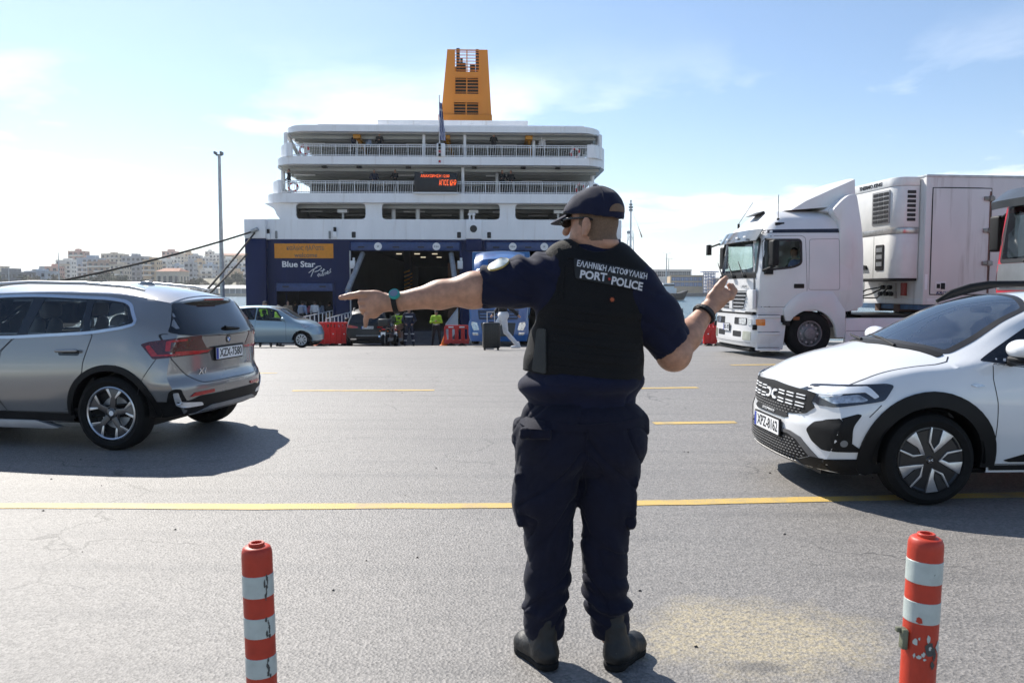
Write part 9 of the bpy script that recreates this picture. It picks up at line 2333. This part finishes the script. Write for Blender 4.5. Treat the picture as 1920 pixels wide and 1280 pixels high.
# motorcycles queueing at the ramp
def motorcycle(u, Y, rz, label, col, case):
	t = thing('motorcycle', label, 'motorcycle', stand(u, Y), rz, 'motorcycles at the ramp')
	for y in (-.68, .68):
		q = MB(); q.lathe([(.20, .04), (.22, .065), (.29, .065), (.315, .02), (.315, -.02), (.29, -.065), (.22, -.065), (.20, -.04)], 28, mx=Matrix.Translation((0, y, .315)) @ Matrix.Rotation(math.pi / 2, 4, 'Z')); w = q.build('tyre', RUBBER, t, smooth=35)
		q = MB()
		for k in range(6): a = math.pi * k / 6; q.cyl((0, y - .2 * math.cos(a), .315 - .2 * math.sin(a)), (0, y + .2 * math.cos(a), .315 + .2 * math.sin(a)), .012, n=5)
		q.build('spokes', ALU, w)
	f = Field((-.4, -1.0, .2), (.4, 1.0, 1.3), .025); f.box((0, .0, .48), (.15, .26, .17), .06, .04); f.ell((0, -.18, .86), (.15, .26, .14), .05); f.cap((0, .08, .82), (0, .58, .88), .13, .10, .05); f.cap((0, -.25, .9), (0, -.55, .95), .12, .10, .06); f.cap((0, .4, .8), (0, .75, .80), .08, .06, .03)
	link_mesh('fairing', net_mesh('fairing', f, col, smooth_it=1), t)
	q = MB(); q.cyl((-.07, -.68, .315), (-.07, -.45, .95), .03, n=8); q.cyl((.07, -.68, .315), (.07, -.45, .95), .03, n=8); q.build('fork', ALU, t, smooth=40)
	q = MB(); q.tube([(-.38, -.38, 1.05), (-.2, -.45, 1.06), (0, -.46, 1.03), (.2, -.45, 1.06), (.38, -.38, 1.05)], .016, 8); q.build('handlebar', BLACK, t)
	for s in (-1, 1):
		q = MB(); q.cyl((s * .3, -.42, 1.06), (s * .33, -.40, 1.2), .008, n=6); q.box((s * .34, -.39, 1.22), (.12, .03, .07)); q.build('mirror', BLACK, t, bevel=.01)
		q = MB(); q.box((s * .17, .72, .70), (.05, .04, .03)); q.build('indicator', AMBER, t)
	q = MB(); q.cyl((.13, .2, .35), (.17, .85, .48), .05, n=12); q.build('exhaust', CHROME, t, smooth=40)
	q = MB(); q.box((0, .80, .78), (.16, .04, .07)); q.build('tail_lamp', LAMPRED, t, bevel=.01)
	q = MB(); q.box((0, .86, .58), (.2, .012, .16)); q.build('number_plate', PLATEW, t)
	q = MB(); q.box((0, .05, .30), (.3, .5, .16)); q.build('engine', GREYM, t, bevel=.04)
	if case: q = MB(); q.box((0, .68, 1.06), (.46, .36, .32)); q.build('top_case', mat('case_black', (.01, .01, .011), .35), t, bevel=.05, segs=3)
	q = MB(); q.prism(rounded([(-.18, 1.0), (.18, 1.0), (.12, 1.35), (-.12, 1.35)], .05), -.62, -.60); q.build('windshield', TINT, t)
BKP = mat('motorcycle_black', (.01, .01, .012), .25, coat=.7); BRN = mat('motorcycle_copper', (.18, .07, .03), .3, coat=.6)
motorcycle(729, 35.2, math.radians(172), 'black touring motorcycle with a top case right of the black SUV', BKP, True)
motorcycle(748, 36.6, math.radians(176), 'copper coloured motorcycle ridden by the hi-vis rider', BRN, False)
person('motorcycle rider in a hi-vis vest and white helmet waiting at the ramp', stand(745, 36.9) + Vector((0, 0, -.12)), math.radians(176), BLK, BLK, 'helmet', mat('helmet_white_blue', (.5, .53, .7), .25, coat=.6), 'bars', 'ride', vest=HV)
# little stones and scraps on the asphalt
STN = mat('loose_stone', (.05, .045, .04), .9, var=.4, scale=40)
q = MB(); rg = random.Random(9)
for k in range(70):
	x, y = rg.uniform(-4, 4), rg.uniform(1.8, 14); s = rg.uniform(.004, .012); R = Matrix.Rotation(rg.uniform(0, 6), 4, 'Z')
	q.add([(x + s * a, y + s * b_, .003 + s * c) for a, b_, c in ((-1, -.6, 0), (1, -.7, 0), (.8, .7, 0), (-.9, .6, 0), (0.1, 0, .7))], [(0, 1, 4), (1, 2, 4), (2, 3, 4), (3, 0, 4), (3, 2, 1, 0)])
o = q.build('grit', STN, None, kind='stuff'); o['label'] = 'dark grit scattered over the asphalt'; o['category'] = 'grit'

# thin sea haze over the harbour
q = MB(); q.b2(-6100, 6100, -70, 9050, -7.2, 125)
hz = q.build('haze', WHITE, kind='stuff')
hz.data.materials.clear()
hm = bpy.data.materials.new('sea_haze'); hm.use_nodes = True; hm.node_tree.nodes.clear()
ho = hm.node_tree.nodes.new('ShaderNodeOutputMaterial'); hv = hm.node_tree.nodes.new('ShaderNodeVolumePrincipled')
hv.inputs['Color'].default_value = (.92, .95, 1, 1); hv.inputs['Density'].default_value = .00019; hv.inputs['Anisotropy'].default_value = .35
hm.node_tree.links.new(hv.outputs[0], ho.inputs['Volume']); hz.data.materials.append(hm)
